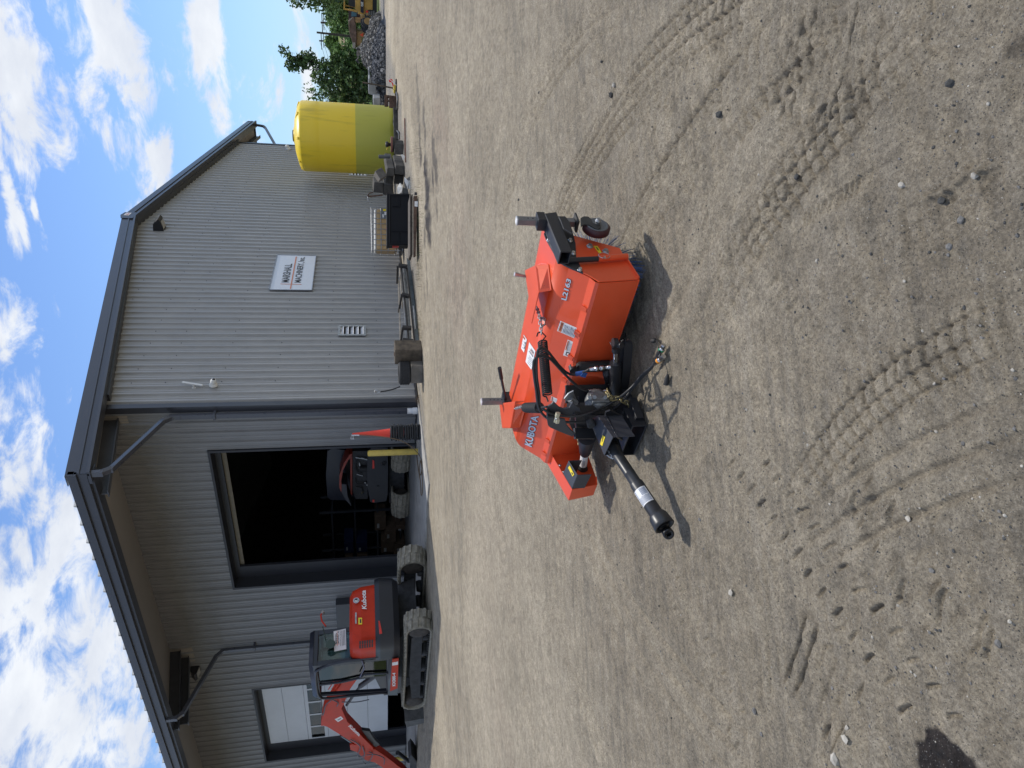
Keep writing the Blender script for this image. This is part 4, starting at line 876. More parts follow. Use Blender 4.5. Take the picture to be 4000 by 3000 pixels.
hose([H(1380, 905, .165), H(1300, 880, .18), H(1200, 800, .2), H(1100, 700, .22), H(1000, 590, .26), H(940, 540, .30), H(870, 520, .33), H(800, 560, .36), H(785, 640, .37), H(795, 760, .38), H(815, 900, .42), H(835, 1060, .48), H(880, 1150, .53), H(960, 1210, .56), H(1080, 1238, .57), H(1250, 1242, .58), H(1420, 1225, .58), H(1560, 1160, .56), H(1700, 1060, .50), H(1800, 950, .46), H(1880, 850, .44), H(1960, 755, .42), H(2070, 640, .42), H(2130, 500, .43), H(2150, 480, .43)])
mb = MB(); mb.box(tw((1040, 1192), .575), (.075, .008, .022), BF.a); mb.box(tw((1042, 1165), .583), (.03, .02, .018), BF.a); mb.box(tw((1045, 1225), .583), (.03, .02, .018), BF.a); hc = mb.build('hose_clamp', mat('yellow_zinc', (.62, .58, .42), .4, .3), broom, bevel=.002)
mb = MB(); mb.hexbolt(tw((1042, 1197), .582), BF.b, .009, .008); mb.build('clamp_bolt', STL, hc)
bq = [H(1235, 700, .17), H(1290, 708, .18), H(1370, 712, .17), H(1350, 728, .16), H(1345, 755, .17), H(1310, 748, .18), H(1285, 745, .19), H(1240, 738, .17)]
mb = MB(); mb.tube([H(1240, 722, .152), H(1340, 705, .158)], .0125, 8); mb.plate([H(1285, 745, .17), H(1345, 760, .17), H(1368, 712, .165), H(1320, 710, .18)], .003); mb.build('blue_rag', BLU, broom)
# quick couplers on the ground
def coupler(p, q, colr, nm):
    A = at(c2(*p), c=.022); B = at(c2(*q), c=.018); L = np.linalg.norm(B-A)
    mb = MB(); mb.lathe(A, B-A, [(0, .012), (L*.35, .012), (L*.35, .014), (L*.45, .014), (L*.6, .014), (L*.6, .010), (L*.72, .010), (L*.72, .013), (L, .011)], 14); o = mb.build('coupler', STL, broom)
    mb = MB(); mb.lathe(A+(B-A)*.42, B-A, [(0, .0152), (L*.14, .0152)], 14); mb.build('colour_ring', colr, o)
coupler((2085, 615), (2195, 530), mat('orange_ring', (.8, .3, .03), .5), 'a'); coupler((2140, 510), (2195, 405), mat('green_ring', (.03, .3, .14), .5), 'b')
mb = MB(); g = lambda x, y: at(c2(x, y), c=.012)
mb.tube([g(2110, 360), g(2140, 400), g(2130, 480), g(2120, 520), g(2180, 540)], .003, 6); mb.lathe(g(2100, 360), g(2060, 360)-g(2100, 360), [(0, .006), (.01, .013), (.035, .013)], 12); mb.build('dust_cap', BKD, broom)
g2 = lambda x, y: onz(*ce(x, y), .010)
mb = MB(); mb.tube(smoothpath([g2(1965, 250), g2(1985, 330), g2(2015, 420), g2(2030, 500)], 4), .002, 6); mb.lathe(g2(2030, 500), g2(2010, 600)-g2(2030, 500), [(0, .006), (.02, .012), (.055, .013)], 12); mb.build('dust_cap', BKD, broom)
# safety chain and clevis
chain([H(1580, 900, .20), H(1600, 950, .22), H(1640, 985, .26), H(1690, 980, .30), H(1730, 1000, .34), H(1780, 1025, .38), H(1825, 1060, .42), H(1855, 1110, .45), H(1850, 1150, .46), H(1800, 1165, .46), H(1765, 1205, .46)], 'safety_chain', .046, .0125, .0044, ZNY)
mb = MB(); mb.tube(smoothpath([H(1735, 1180, .455), H(1770, 1185, .46), H(1785, 1210, .46), H(1765, 1225, .46), H(1735, 1215, .46), H(1715, 1205, .455)], 4), .0045, 8); mb.tube(smoothpath([H(1722, 1140, .455), H(1735, 1170, .455), H(1750, 1180, .455)], 3), .003, 6); mb.build('clevis', STL, broom)
# skid base: hollow rectangular section
mb = MB(); zb = .004; F1 = at(c3(1600, 492), c=zb); F2 = at(c3(1742, 172), c=zb); R2 = at(c3(1662, 20), c=zb); vec = R2-F2; hgt = .085
for dz in (0, hgt-.008): mb.prism([F1+[0, 0, dz], F2+[0, 0, dz], F2+vec*1.3+[0, 0, dz], F1+vec*1.3+[0, 0, dz]], (0, 0, .008))
wv_ = nrm(F2-F1)
for Fp in (F1, F2-wv_*.008): mb.prism([Fp+[0, 0, .008], Fp+wv_*.008+[0, 0, .008], Fp+wv_*.008+vec*1.3+[0, 0, .008], Fp+vec*1.3+[0, 0, .008]], (0, 0, hgt-.016))
mb.build('skid_base', BK, broom, bevel=.002)
bars([(F2*.5+F1*.5+vec*.9+np.array([0, 0, .08]), tw((1500, 1200), .35), .10, .09), (F2*.85+F1*.15+vec*1.0+np.array([0, 0, .07]), tw((1700, 1140), .34), .06, .05), (F2+vec*.4+np.array([0, 0, .03]), tw((1850, 1000), .3), .04, .045)], 'base_upright')
# driveline guard
zg = .26; gA, gB, gC, gD = [at(c2(*p), c=zg) for p in ((1392, 1222), (1482, 1168), (1645, 1405), (1552, 1600))]
mb = MB(); dn = np.array([0, 0, -.13])
mb.plate([gA, gB, gC, gD], .005); mb.prism([gB, gC, gC+dn*.9, gB+dn], nrm(gA-gB)*.005); mb.prism([gA, gD, gD+dn*.8, gA+dn], nrm(gB-gA)*.005)
dg = mb.build('driveline_guard', BKS, broom, bevel=.002)
mb = MB(); mb.plate([gB+dn*.3, gC+dn*.15, at(c2(1745, 1440), b=.49), at(c2(1730, 1330), b=.40), at(c2(1560, 1130), b=.33)], .008); mb.plate([at(c2(*p), b=.37) for p in ((1560, 1130), (1610, 1110), (1760, 1180), (1760, 1300), (1700, 1345), (1640, 1380))], .01); mb.build('guard_side', BK, broom)
mb = MB(); mb.lathe(tw((1408, 1260), .56), BF.b, [(-.02, .022), (.012, .024), (.016, .018)], 18); mb.build('guard_pivot', BKD, broom)
gn = nrm(np.cross(gB-gA, gD-gA)); gn = gn if gn[2] > 0 else -gn
gp = lambda p: onplane(*c2(*p), gA+gn*.0045, gn)
decal('direction_label', [gp((1528, 1500)), gp((1558, 1402)), gp((1532, 1382)), gp((1505, 1480))], dg, base=YEL, paint=lambda mb, q: (mb.plate(subquad(q, .35, .4, .75, .6, .0015), .0003), [INK])[1])
# telescoping drive shaft lying toward the camera
S0 = at(c2(1615, 1480), c=.215); S1 = at((2600, 2062), c=.085)
dv = S1-S0; L = np.linalg.norm(dv); dn_ = nrm(dv); K = L
mb = MB(); mb.lathe(S0, dv, [(-.02, .020), (0, .030), (.012, .033), (.02, .030), (.03, .034), (.04, .031), (.06, .0285), (K*.36, .0285), (K*.365, .0295), (K*.38, .0295), (K*.385, .0285), (K*.50, .0285)], 28)
sh = mb.build('drive_shaft', mat('shaft_plastic', (.032, .034, .038), .38, var=.25, scale=18), broom)
mb = MB(); mb.lathe(S0, dv, [(K*.495, .0335), (K*.50, .0345), (K*.845, .0345), (K*.85, .039), (K*.88, .047), (K*.95, .050), (K*.985, .052), (K*.99, .046), (K*.93, .040)], 32, cap=False); mb.build('shaft_cover', mat('cover_plastic', (.028, .029, .032), .35, var=.1), sh)
t2 = nrm(dn_ + np.array([0, 0, -.25]) + BF.a*(-.0)); Y0 = S0+dn_*K*.93
Y1 = at((2609, 2082), c=.078)
mb = MB(); mb.tube([Y0, Y0+(Y1-Y0)*.45], [.022, .026], 16); mb.build('yoke', mat('yoke_steel', (.06, .06, .06), .45, .7, var=.2), sh)
yd = nrm(dn_*.55 + nrm(CAM-Y1)*.8); mb = MB(); mb.lathe(Y1-yd*.03, yd, [(0, .018), (.004, .024), (.014, .026), (.016, .023), (.026, .023), (.028, .0265), (.045, .0265), (.047, .024), (.047, .013), (.020, .013)], 28, cap=True); mb.build('coupling_collar', mat('collar_steel', (.05, .05, .052), .3, .8, var=.1), sh)
mb = MB()
for i in range(6):
    a = i*math.pi/3; u = nrm(np.cross(yd, (0, 0, 1.))); v = np.cross(yd, u); mb.box(Y1+yd*.0165+(math.cos(a)*u+math.sin(a)*v)*.0125, (.004, .003, .004), u, v)
mb.build('splines', mat('spline_steel', (.10, .10, .10), .4, .8), sh)
# wrap label on the shaft: a partial ring
nC = nrm(np.cross(dn_, np.cross(CAM-S0, dn_))); u = nC; v = np.cross(dn_, u); v = v if v[2] > 0 else -v
def ringpt(a, k, r): return S0+dn_*K*k + r*(math.cos(a)*u+math.sin(a)*v)
mb = MB(); N = 12
for m_, (k0, k1, a0, a1, r) in enumerate(((.575, .74, -.9, 1.35, .0352),)):
    g = [[ringpt(a0+(a1-a0)*i/N, k, r) for i in range(N+1)] for k in (k0, k1)]
    mb.add(g[0]+g[1], [[i, i+1, N+2+i, N+1+i] for i in range(N)])
lb = mb.build('shaft_label', WHT, sh); mb = MB()
for k0, k1, a0, a1 in [(.585, .655, -.7+.16*i, -.62+.16*i) for i in range(6)] + [(.665, .73, -.7+.13*i, -.65+.13*i) for i in range(13)] + [(.58, .735, 1.0, 1.12), (.66, .664, -.75, .9)]:
    g = [[ringpt(a0+(a1-a0)*i/3, k, .0356) for i in range(4)] for k in (k0, k1)]; mb.add(g[0]+g[1], [[i, i+1, 5+i, 4+i] for i in range(3)])
mb.build('printing', mat('blue_grey_ink', (.12, .16, .28), .5), lb)
chain([gD+dn*.1, gD+dn*.3+BF.b*.02, S0+dn_*.03+np.array([0, 0, .035])], 'guard_chain', .016, .004, .0014, STL)
# chain case at the left end and its cross shaft
sO, sI = 1.50, 1.40
pf = [at(c3(*p), a=sO) for p in ((640, 540), (890, 975), (1145, 930), (1168, 842))]
inn = [at(c3(*p), a=sI) for p in ((690, 440), (930, 852), (1168, 838), (990, 560), (975, 445))]
prof = [((p-BF.O)@BF.b, p[2]) for p in (at(c3(640, 540), a=sO), at(c3(890, 975), a=sO), at(c3(1145, 930), a=sO))]
(q0, z0_), (q1, z1_), (q2, z2_) = prof
q2 = q1-.03; z2_ = .055; pc = [(q0-.1, z0_+.035), (q0, z0_), (q1, z1_), (q2+.0, z2_), (q2-.06, .045), (-.05, .06), (-.2, .10), (-.2, .3)]
mb = MB(); mb.plate([W(sO, q, z) for q, z in pc], .004); mb.plate([W(sI, q, z) for q, z in pc[:]], .004)
for (qa, za), (qb, zb2) in zip(pc[:4], pc[1:5]): mb.plate([W(sI-.012, qa, za), W(sO+.004, qa, za), W(sO+.004, qb, zb2), W(sI-.012, qb, zb2)], .005)
cc_ = mb.build('chain_case', OR, broom, bevel=.0015)
for t in (.06, .42, .58, .72): p = W(sI-.014, q0+(q1-q0)*t, z0_+(z1_-z0_)*t-.010); mb = MB(); mb.hexbolt(p, -BF.a, .006, .007); mb.build('bolt', STL, cc_)
mb = MB(); mb.hexbolt(W(sO+.008, q0+(q1-q0)*.75, z0_+(z1_-z0_)*.75-.03), BF.a, .014, .03); mb.build('bolt', STL, cc_)
m_ = [at(c3(*p), a=sI-.02) for p in ((890, 552), (830, 690), (930, 850))]; k_ = lambda p, a: at(c3(*p), a=a)
mb = MB(); G0 = k_((830, 690), 1.385); G1 = k_((925, 852), 1.385); G2 = k_((985, 705), 1.27); G3 = k_((890, 552), 1.27)
mb.plate([G0, G1, G2, G3], .004); dd = np.array([0, 0, -.085]); mb.plate([G1, G2, G2+dd*1.05, G1+dd*.95], .004); mb.plate([G0, G3, G3+dd, G0+dd], .004)
gg = mb.build('shaft_guard', BKS, broom, bevel=.0015)
gn2 = nrm(np.cross(G1-G0, G3-G0)); gn2 = gn2 if gn2[2] > 0 else -gn2; g3 = lambda p: onplane(*c3(*p), G0+gn2*.003, gn2)
decal('direction_label', [g3((930, 722)), g3((948, 700)), g3((900, 605)), g3((882, 628))], gg, base=YEL, paint=lambda mb, q: (mb.plate(subquad(q, .3, .1, .7, .35, .0013), .0003), [INK])[1])
J0 = k_((1030, 660), 1.33); J1 = k_((1055, 590), 1.24); J2 = k_((1072, 480), 1.10); J3 = k_((1100, 330), .95)
J0 = at(c3(1030, 665), b=.13); J1 = at(c3(1045, 595), b=.14); J2 = at(c3(1062, 480), b=.15); J3 = at(c3(1085, 300), b=.17)
mb = MB(); mb.tube([J0, J0*.6+J1*.4, J0*.4+J1*.6, J1], [.034, .036, .030, .027], 18); cs = mb.build('cross_shaft', BKD, broom)
mb = MB(); mb.tube([J1, J2], .0245, 20); mb.build('shaft_label', WHT, cs)
mb = MB(); e1_ = nrm(J2-J1); uu = nrm(CAM-J1); uu = nrm(uu-e1_*(uu@e1_)); 
for i in range(4): mb.box(J1*.55+J2*.45+uu*.0246+np.cross(e1_, uu)*(i-1.5)*.006, (.05, .0025, .001), e1_, np.cross(e1_, uu))
mb.build('printing', GRI, cs)
mb = MB(); mb.tube([J2, J2*.9+J3*.1, J3], [.028, .034, .055], 20); mb.build('shaft_boot', BK, cs)
chain([at(c3(985, 292), b=.16), at(c3(1000, 340), b=.16), at(c3(990, 372), b=.16)], 'retainer_chain', .03, .008, .003, ZNY)
# ------------------------------------------------------------------ excavator standing outside
xs_ = Crop(1200, 2100, 1.8433); xt = Crop(1500, 2380, 3.6867); xu = Crop(1250, 2050, 2.37); xb = Crop(1200, 2600, 4.1475); xk = Crop(1400, 2750, 6.637); xg = Crop(400, 2200, 1.7015)
def track(fr, a0, a1, n0, n1, h, parent, sgn=-1, name='track'):
    """rubber track belt: loop in the a-z plane between n0 and n1"""
    r = h/2; c0, c1_ = a0+r, a1-r; t = .055; loop = []
    for k in range(13): an = math.pi/2+math.pi*k/12; loop.append((c0+r*math.cos(an), r+r*math.sin(an)*1.0))
    for k in range(1, 12): loop.append((c0+(c1_-c0)*k/12, 0))
    for k in range(13): an = -math.pi/2+math.pi*k/12; loop.append((c1_+r*math.cos(an), r+r*math.sin(an)))
    for k in range(1, 12): loop.append((c1_-(c1_-c0)*k/12, h-.015*math.sin(math.pi*k/12)))
    cen = lambda a, z: (min(max(a, c0), c1_), r)
    def inn(a, z, d):
        ca_, cz_ = cen(a, z); v = np.array([a-ca_, z-cz_]); l = np.linalg.norm(v); v = v/l; return ca_+v[0]*(l-d), cz_+v[1]*(l-d)
    mb = MB(); N = len(loop); o1 = [fr.w(a, n0, z) for a, z in loop]; o2 = [fr.w(a, n1, z) for a, z in loop]; i1 = [fr.w(inn(a, z, t)[0], n0, inn(a, z, t)[1]) for a, z in loop]; i2 = [fr.w(inn(a, z, t)[0], n1, inn(a, z, t)[1]) for a, z in loop]
    mb.smooth = True; mb.add(o1+o2+i1+i2, [f for i in range(N) for j in [(i+1) % N] for f in ([i, j, N+j, N+i], [2*N+i, 2*N+j, 3*N+j, 3*N+i], [i, j, 2*N+j, 2*N+i], [N+i, N+j, 3*N+j, 3*N+i])]); mb.smooth = False
    # lugs
    per = 0; pts = []; tot = 0
    for i in range(N):
        a, b = np.array(loop[i]), np.array(loop[(i+1) % N]); l = np.linalg.norm(b-a); tot += l
    s = 0; nl = int(tot/.15); tgt = [tot*k/nl for k in range(nl)]; acc = 0; ti = 0
    for i in range(N):
        a, b = np.array(loop[i]), np.array(loop[(i+1) % N]); l = np.linalg.norm(b-a)
        while ti < nl and tgt[ti] <= acc+l:
            p = a+(b-a)*(tgt[ti]-acc)/l; d = (b-a)/l; o = np.array([d[1], -d[0]])
            ca_, cz_ = cen(*p); v = p-np.array([ca_, cz_]); o = v/np.linalg.norm(v)
            m0 = (n0+n1)/2
            for na, nb, sh in ((n0, m0-.02*np.sign(n1-n0), .0), (m0+.02*np.sign(n1-n0), n1, .05)):
                P = lambda u, n, e: fr.w(p[0]+d[0]*u+o[0]*e, n, max(-.002, p[1]+d[1]*u+o[1]*e))
                mb.add([P(-.035+sh, na, -.01), P(.035+sh, na, -.01), P(.03+sh, na, .022), P(-.03+sh, na, .022), P(-.035+.02+sh, nb, -.01), P(.035+.02+sh, nb, -.01), P(.03+.02+sh, nb, .022), P(-.03+.02+sh, nb, .022)],
                       [[0, 1, 2, 3], [4, 7, 6, 5], [3, 2, 6, 7], [0, 3, 7, 4], [1, 5, 6, 2]])
            ti += 1
        acc += l
    tr = mb.build(name, TRKM, parent); mb = MB(); nm = n0+(n1-n0)*.12; nn_ = n0+(n1-n0)*.8
    mb.prism([fr.w(a, nm, z) for a, z in ((c0+.1, r*.75), (c1_-.15, r*.55), (c1_-.05, r*1.2), (c0+(c1_-c0)*.55, r*1.55), (c0+.25, r*1.5))], fr.b*(nn_-nm)); mb.build('track_frame', TRKD, tr)
    for ac, rr in ((c0, r-t-.02), (c1_, r-t-.03)): mb = MB(); mb.lathe(fr.w(ac, n0+(n1-n0)*.08, r), fr.b*np.sign(n1-n0), [(0, rr*.5), (0, rr*.8), (.03, rr), (abs(n1-n0)*.8, rr)], 20); mb.build('sprocket', mat('dusty_iron', (.07, .058, .048), .7, var=.3, scale=8), tr)
    mb = MB()
    for k in range(5): mb.lathe(fr.w(c0+.35+(c1_-c0-.6)*k/4, n0+(n1-n0)*.1, .14), fr.b*np.sign(n1-n0), [(0, .05), (.02, .085), (.3, .085)], 12)
    for k in range(int((c1_-c0)/.11)): mb.box(fr.w(c0+.06+k*.11, n0+(n1-n0)*.3, t+.02), (.045, abs(n1-n0)*.3, .045), fr.a)
    mb.build('roller', TRKD, tr); return tr
XF = Frame((10.3, 14.3, 0), (.118, .993, 0)); X = XF.at; XW = XF.w
ex = thing('excavator', 'orange and black tracked excavator parked on the left under the eave, rear cover closed', 'excavator', XW(1.6, -1.1, 0), group='excavators')
track(XF, -.28, 4.08, 0, -.50, .66, ex); track(XF, -.10, 4.2, -1.95, -2.5, .72, ex)
mb = MB(); mb.prism([XW(a, -.45, z) for a, z in ((.7, .3), (3.2, .3), (3.0, .75), (.9, .75))], -XF.b*1.55); mb.cyl(XW(1.7, -1.15, .7), XW(1.7, -1.15, .92), .62, n=24); mb.build('undercarriage', TRKD, ex)
# counterweight with rounded plan, engine cover above it
def rounded(a0, a1, n0, n1, r, z0, z1, shrink=0., segs=6):
    c = [(a0+r, n0-r, math.pi, math.pi/2), (a0+r, n1+r, math.pi, math.pi*1.5)]
    pts = [(a1, n0)]
    pts += [(a0+r+r*math.cos(t), n0-r+r*math.sin(t)) for t in np.linspace(math.pi/2, math.pi, segs)]
    pts += [(a0+r+r*math.cos(t), n1+r+r*math.sin(t)) for t in np.linspace(math.pi, 1.5*math.pi, segs)]
    pts += [(a1, n1)]; return pts
def loft(layers, name, m, par, bev=0):
    mb = MB(); n = len(layers[0][0]); vs = []
    for pts, z in layers: vs += [XW(a, b, z) for a, b in pts]
    mb.smooth = True
    for i in range(len(layers)-1): mb.add(vs[i*n:(i+2)*n], [[k, (k+1) % n, n+(k+1) % n, n+k] for k in range(n)])
    mb.smooth = False; mb.add(vs[:n], [list(range(n))]); mb.add(vs[-n:], [list(range(n))]); return mb.build(name, m, par)
cwt = loft([(rounded(.12, 1.0, .02, -1.72, .35, 0, 0), .78), (rounded(.02, 1.0, .05, -1.80, .42, 0, 0), .92), (rounded(.0, 1.0, .05, -1.82, .42, 0, 0), 1.25), (rounded(.04, 1.0, .03, -1.78, .40, 0, 0), 1.36)], 'counterweight', mat('counterweight_paint', (.016, .018, .024), .42, var=.12, scale=2), ex)
cov = loft([(rounded(.06, .95, .03, -1.66, .40, 0, 0), 1.36), (rounded(.05, .95, .02, -1.62, .42, 0, 0), 1.70), (rounded(.12, .95, -.02, -1.55, .40, 0, 0), 1.90), (rounded(.25, .95, -.08, -1.45, .35, 0, 0), 1.97)], 'engine_cover', mat('excavator_orange', (.54, .038, .013), .42, var=.08, scale=3, spec=.22), ex)
EXO = MATS['excavator_orange']
RP = lambda x, y, o=.0: X((x, y), a=.045-o)
def xq(cr, *ps, o=.012, pl=.035): return [X(cr(*p), a=pl-o) for p in ps]
mb = MB(); text_mesh(mb, 'Kubota', xq(xs_, (428, 515), (422, 380), (388, 378), (394, 513)), .002, .03)
mb.build('lettering', WHT, cov)
mb = MB(); ctr = X(xs_(353, 453), a=.02); mb.lathe(ctr, -XF.a, [(0, .075), (.008, .075)], 24); em = mb.build('emblem', SILV, cov); mb = MB(); mb.lathe(ctr-XF.a*.008, -XF.a, [(0, .055), (.003, .055)], 20); em2 = mb.build('emblem_face', INK, em)
mb = MB(); text_mesh(mb, 'K', xq(xs_, (366, 462), (366, 444), (340, 444), (340, 462), o=.03), .002, .05); mb.build('lettering', WHT, em)
for (x0, y0, x1, y1) in ((368, 577, 395, 625),):
    decal('warning_label', xq(xs_, (x1, y1), (x1, y0), (x0, y0), (x0, y1)), cov, base=YEL, paint=lambda mb, q: (mb.plate(subquad(q, .2, .2, .8, .6, .0015), .0003), [INK])[1])
mb = MB(); mb.plate(xq(xs_, (356, 620), (356, 540), (345, 540), (345, 620)), .01); mb.build('latch', GAL, cov)
mb = MB(); vn = []
for i in range(6):
    for j in range(2):
        yy = 742+j*28; x0 = 375+i*17.5; mb.plate([X(xs_(*p), b=.02)*.5+X(xs_(*p), a=.1)*.5 + (-XF.a+XF.b)*.03 for p in ((x0+12, yy+24-i*2), (x0+12, yy-i*2), (x0, yy-i*2), (x0, yy+24-i*2))], .012)
mb.build('vent_slots', INK, cov)
mb = MB(); mb.plate(xq(xs_, (540, 690), (522, 600), (512, 600), (520, 695), o=.03, pl=.03), .01); mb.build('reflector', mat('red_reflector', (.7, .03, .02), .3), cwt)
loft([([(1.0, .05), (1.0, -1.85), (3.0, -1.85), (3.0, .05)], .80), ([(1.0, .05), (1.0, -1.85), (2.9, -1.85), (2.95, .05)], 1.05)], 'deck', BKS, ex)
mb = MB(); mb.plate([X(xs_(*p), b=.07) for p in ((612, 876), (658, 868), (650, 1082), (597, 1105))], .02); sk = mb.build('side_skirt', EXO, ex)
mb = MB(); text_mesh(mb, 'KX080-4', [X(xs_(*p), b=.085) for p in ((636, 1068), (636, 972), (612, 974), (612, 1070))], .002, .04); mb.build('lettering', WHT, sk)
mb = MB(); mb.plate([X(xs_(*p), b=.084) for p in ((654, 915), (654, 892), (612, 900), (612, 922))], .002); mb.build('reflective_strip', WHT, sk)
# cab
CT = mat('cab_paint', (.018, .021, .032), .35, var=.08); GLS = glass('cab_glass', (.45, .56, .54))
A0, A1, B0, B1 = 1.02, 2.92, -.93, .0; Z0, Z1 = 1.0, 2.86
fl = [(A0-.02, B0), (A0-.02, B1), (A1, B1), (A1, B0)]
mb = MB()
def post(a, b, a2, b2, z0=Z0, z1=Z1, w=.09): mb.bar(XW(a, b, z0), XW(a2, b2, z1), w, w, XF.a)
post(A0+.05, B1-.05, A0+.12, B1-.06, w=.12); post(A0+.05, B0+.05, A0+.12, B0+.06, w=.12); post(A1-.05, B1-.05, A1-.22, B1-.06); post(A1-.05, B0+.05, A1-.22, B0+.06)
for b in (B1-.05, B0+.05): mb.bar(XW(A0, b, Z0+.03), XW(A1, b, Z0+.03), .09, .12); mb.bar(XW(A0+.1, b, Z1-.05), XW(A1-.2, b, Z1-.05), .09, .1); mb.bar(XW(2.02, b, Z0), XW(1.98, b, Z1), .07, .05)
for a in (A0+.05, A1-.05): mb.bar(XW(a, B0, Z0+.03), XW(a, B1, Z0+.03), .09, .12)
mb.bar(XW(A0+.05, B0, Z0+.55), XW(A0+.05, B1, Z0+.55), .1, .85); mb.bar(XW(A0+.1, B0, Z1-.05), XW(A0+.1, B1, Z1-.05), .1, .12); mb.bar(XW(A1-.2, B0, Z1-.05), XW(A1-.2, B1, Z1-.05), .1, .12)
cabf = mb.build('cab_frame', CT, ex, bevel=.012)
loft([([(A0+.02, B1-.02), (A0+.02, B0+.02), (A1-.1, B0+.02), (A1-.1, B1-.02)], Z1), ([(A0+.05, B1-.05), (A0+.05, B0+.05), (A1-.2, B0+.05), (A1-.2, B1-.05)], Z1+.10)], 'cab_roof', CT, ex)
mb = MB(); mb.plate([XW(A0+.04, B0+.12, Z0+.98), XW(A0+.04, B1-.12, Z0+.98), XW(A0+.09, B1-.12, Z1-.12), XW(A0+.09, B0+.12, Z1-.12)], .006); rw = mb.build('rear_window', GLS, ex)
bq_ = [X(xs_(*p), a=A0-.005) for p in ((282, 803), (278, 655), (190, 675), (195, 820))]
def cabsticker(mb, q):
    mb.m = 0; text_mesh(mb, 'MARSHALL', subquad(q, .35, .74, .88, .90), .002, .03); text_mesh(mb, 'MACHINERY, Inc.', subquad(q, .35, .56, .97, .70), .002, .03); text_mesh(mb, 'SALES RENTAL SERVICE', subquad(q, .2, .42, .97, .51), .002, .01)
    for v in (.33, .22, .11): mb.plate(subquad(q, .2, v-.02, .95, v+.02, .0015), .0003)
    mb.m = 1; mb.plate(subquad(q, .22, .70, .98, .73, .0015), .0004); mb.plate(subquad(q, .31, .5, .325, .95, .0015), .0004); return [INK, ORI]
decal('dealer_sign', bq_, ex, paint=cabsticker)
mb = MB(); mb.plate([XW(A0+.15, B1-.03, Z0+.1), XW(1.98, B1-.03, Z0+.1), XW(1.96, B1-.03, Z1-.12), XW(A0+.2, B1-.03, Z1-.12)], .006); mb.build('side_window', glass('side_glass', (.13, .2, .17)), ex)
mb = MB(); mb.plate([XW(A0+.15, B0+.03, Z0+.1), XW(A1-.15, B0+.03, Z0+.1), XW(A1-.3, B0+.03, Z1-.12), XW(A0+.2, B0+.03, Z1-.12)], .006); mb.build('side_window', GLS, ex)
mb = MB(); lp = [X(xs_(*p), b=.01) for p in ((603, 845), (598, 980), (588, 1108), (540, 1118), (300, 1142), (130, 1158), (85, 1140), (68, 1080), (62, 985), (80, 952), (200, 905), (400, 872))]
lpp = smoothpath(lp+[lp[0]], 3); mb.tube(lpp, .035, 8); mb.tube([X(xs_(*p), b=.01) for p in ((90, 1060), (250, 1040), (380, 1010), (410, 985), (590, 975))], .03, 8); dr = mb.build('cab_door_frame', CT, ex)
mb = MB(); mb.tube([X(xs_(*p), b=.05) for p in ((395, 885), (412, 940), (380, 1005))], .018, 8); mb.build('door_handle', mat('handle_grey', (.10, .10, .16), .35), dr)
mb = MB(); mb.prism([XW(1.35, -.25, 1.1), XW(1.95, -.25, 1.1), XW(1.95, -.25, 1.35), XW(1.5, -.25, 1.4), XW(1.38, -.25, 2.1), XW(1.25, -.25, 2.1)], -XF.b*.5); mb.build('seat', mat('seat_fabric', (.03, .03, .03), .8), ex)
mb = MB(); mb.tube(smoothpath([X(xs_(*p), a=A0-.1) for p in ((112, 640), (125, 700), (140, 735))], 4), .012, 6); mb.lathe(X(xs_(168, 770), a=A0-.1), -XF.a, [(0, .10), (.02, .12), (.03, .12)], 20); mb.build('mirror', mat('mirror_back', (.03, .05, .035), .2), ex)
mb = MB(); mb.tube([X(xs_(*p), a=A0+.1) for p in ((135, 640), (105, 600), (98, 560), (112, 530))], .02, 8); bea = mb.build('work_light_arm', EXO, ex); mb = MB(); mb.lathe(X(xs_(112, 540), a=A0+.1), XF.a, [(-.05, .03), (.02, .05), (.04, .05)], 12); mb.build('work_light', mat('lamp_housing', (.35, .34, .32), .4), bea)
# boom, stick and bucket in the plane n = -1.05
BN = -1.05
def bpl(name, pts, w, m, par=ex, cr=xb, n=BN, bev=.01):
    mb = MB(); mb.prism([X(cr(*p), b=n)+XF.b*w/2 for p in pts], -XF.b*w); return mb.build(name, m, par, bevel=bev)
boom = bpl('boom', [(1040, -320), (820, -120), (560, 210), (420, 420), (270, 640), (255, 720), (230, 830), (225, 905), (270, 900), (330, 920), (780, 1200), (900, 1310), (1060, 1330), (1070, 1260), (1000, 1190), (650, 830), (560, 620), (600, 540), (700, 300), (870, 60), (1100, -200)], .28, EXO)
mb = MB(); text_mesh(mb, 'Kubota', [X(xb(*p), b=BN+.142) for p in ((660, 985), (840, 1150), (865, 1100), (710, 955))][::1], .002, .03); text_q = mb
text_q.build('lettering', WHT, boom)
decal('warning_label', [X(xb(*p), b=BN+.142) for p in ((500, 915), (585, 862), (545, 820), (445, 870))], boom, paint=lambda mb, q: (mb.plate(subquad(q, .2, .3, .8, .6, .0015), .0003), [GRI])[1])
bpl('swing_post', [(1240, -300), (1500, -300), (1560, 300), (1240, 350), (1060, 0)], .5, BKS)
cy = MB(); cy.cyl(X(xb(300, 905), b=BN), X(xb(560, 1110), b=BN), .045, n=14); cy.cyl(X(xb(560, 1110), b=BN), X(xb(740, 1230), b=BN), .075, n=14); cy.build('stick_cylinder', mat('cylinder_dark', (.05, .05, .055), .3), ex)
mb = MB(); mb.cyl(X(xb(640, 640), b=BN), X(xb(860, 330), b=BN), .04, n=12); mb.cyl(X(xb(860, 330), b=BN), X(xb(1240, 60), b=BN), .075, n=14); mb.build('boom_cylinder', MATS['cylinder_dark'], ex)
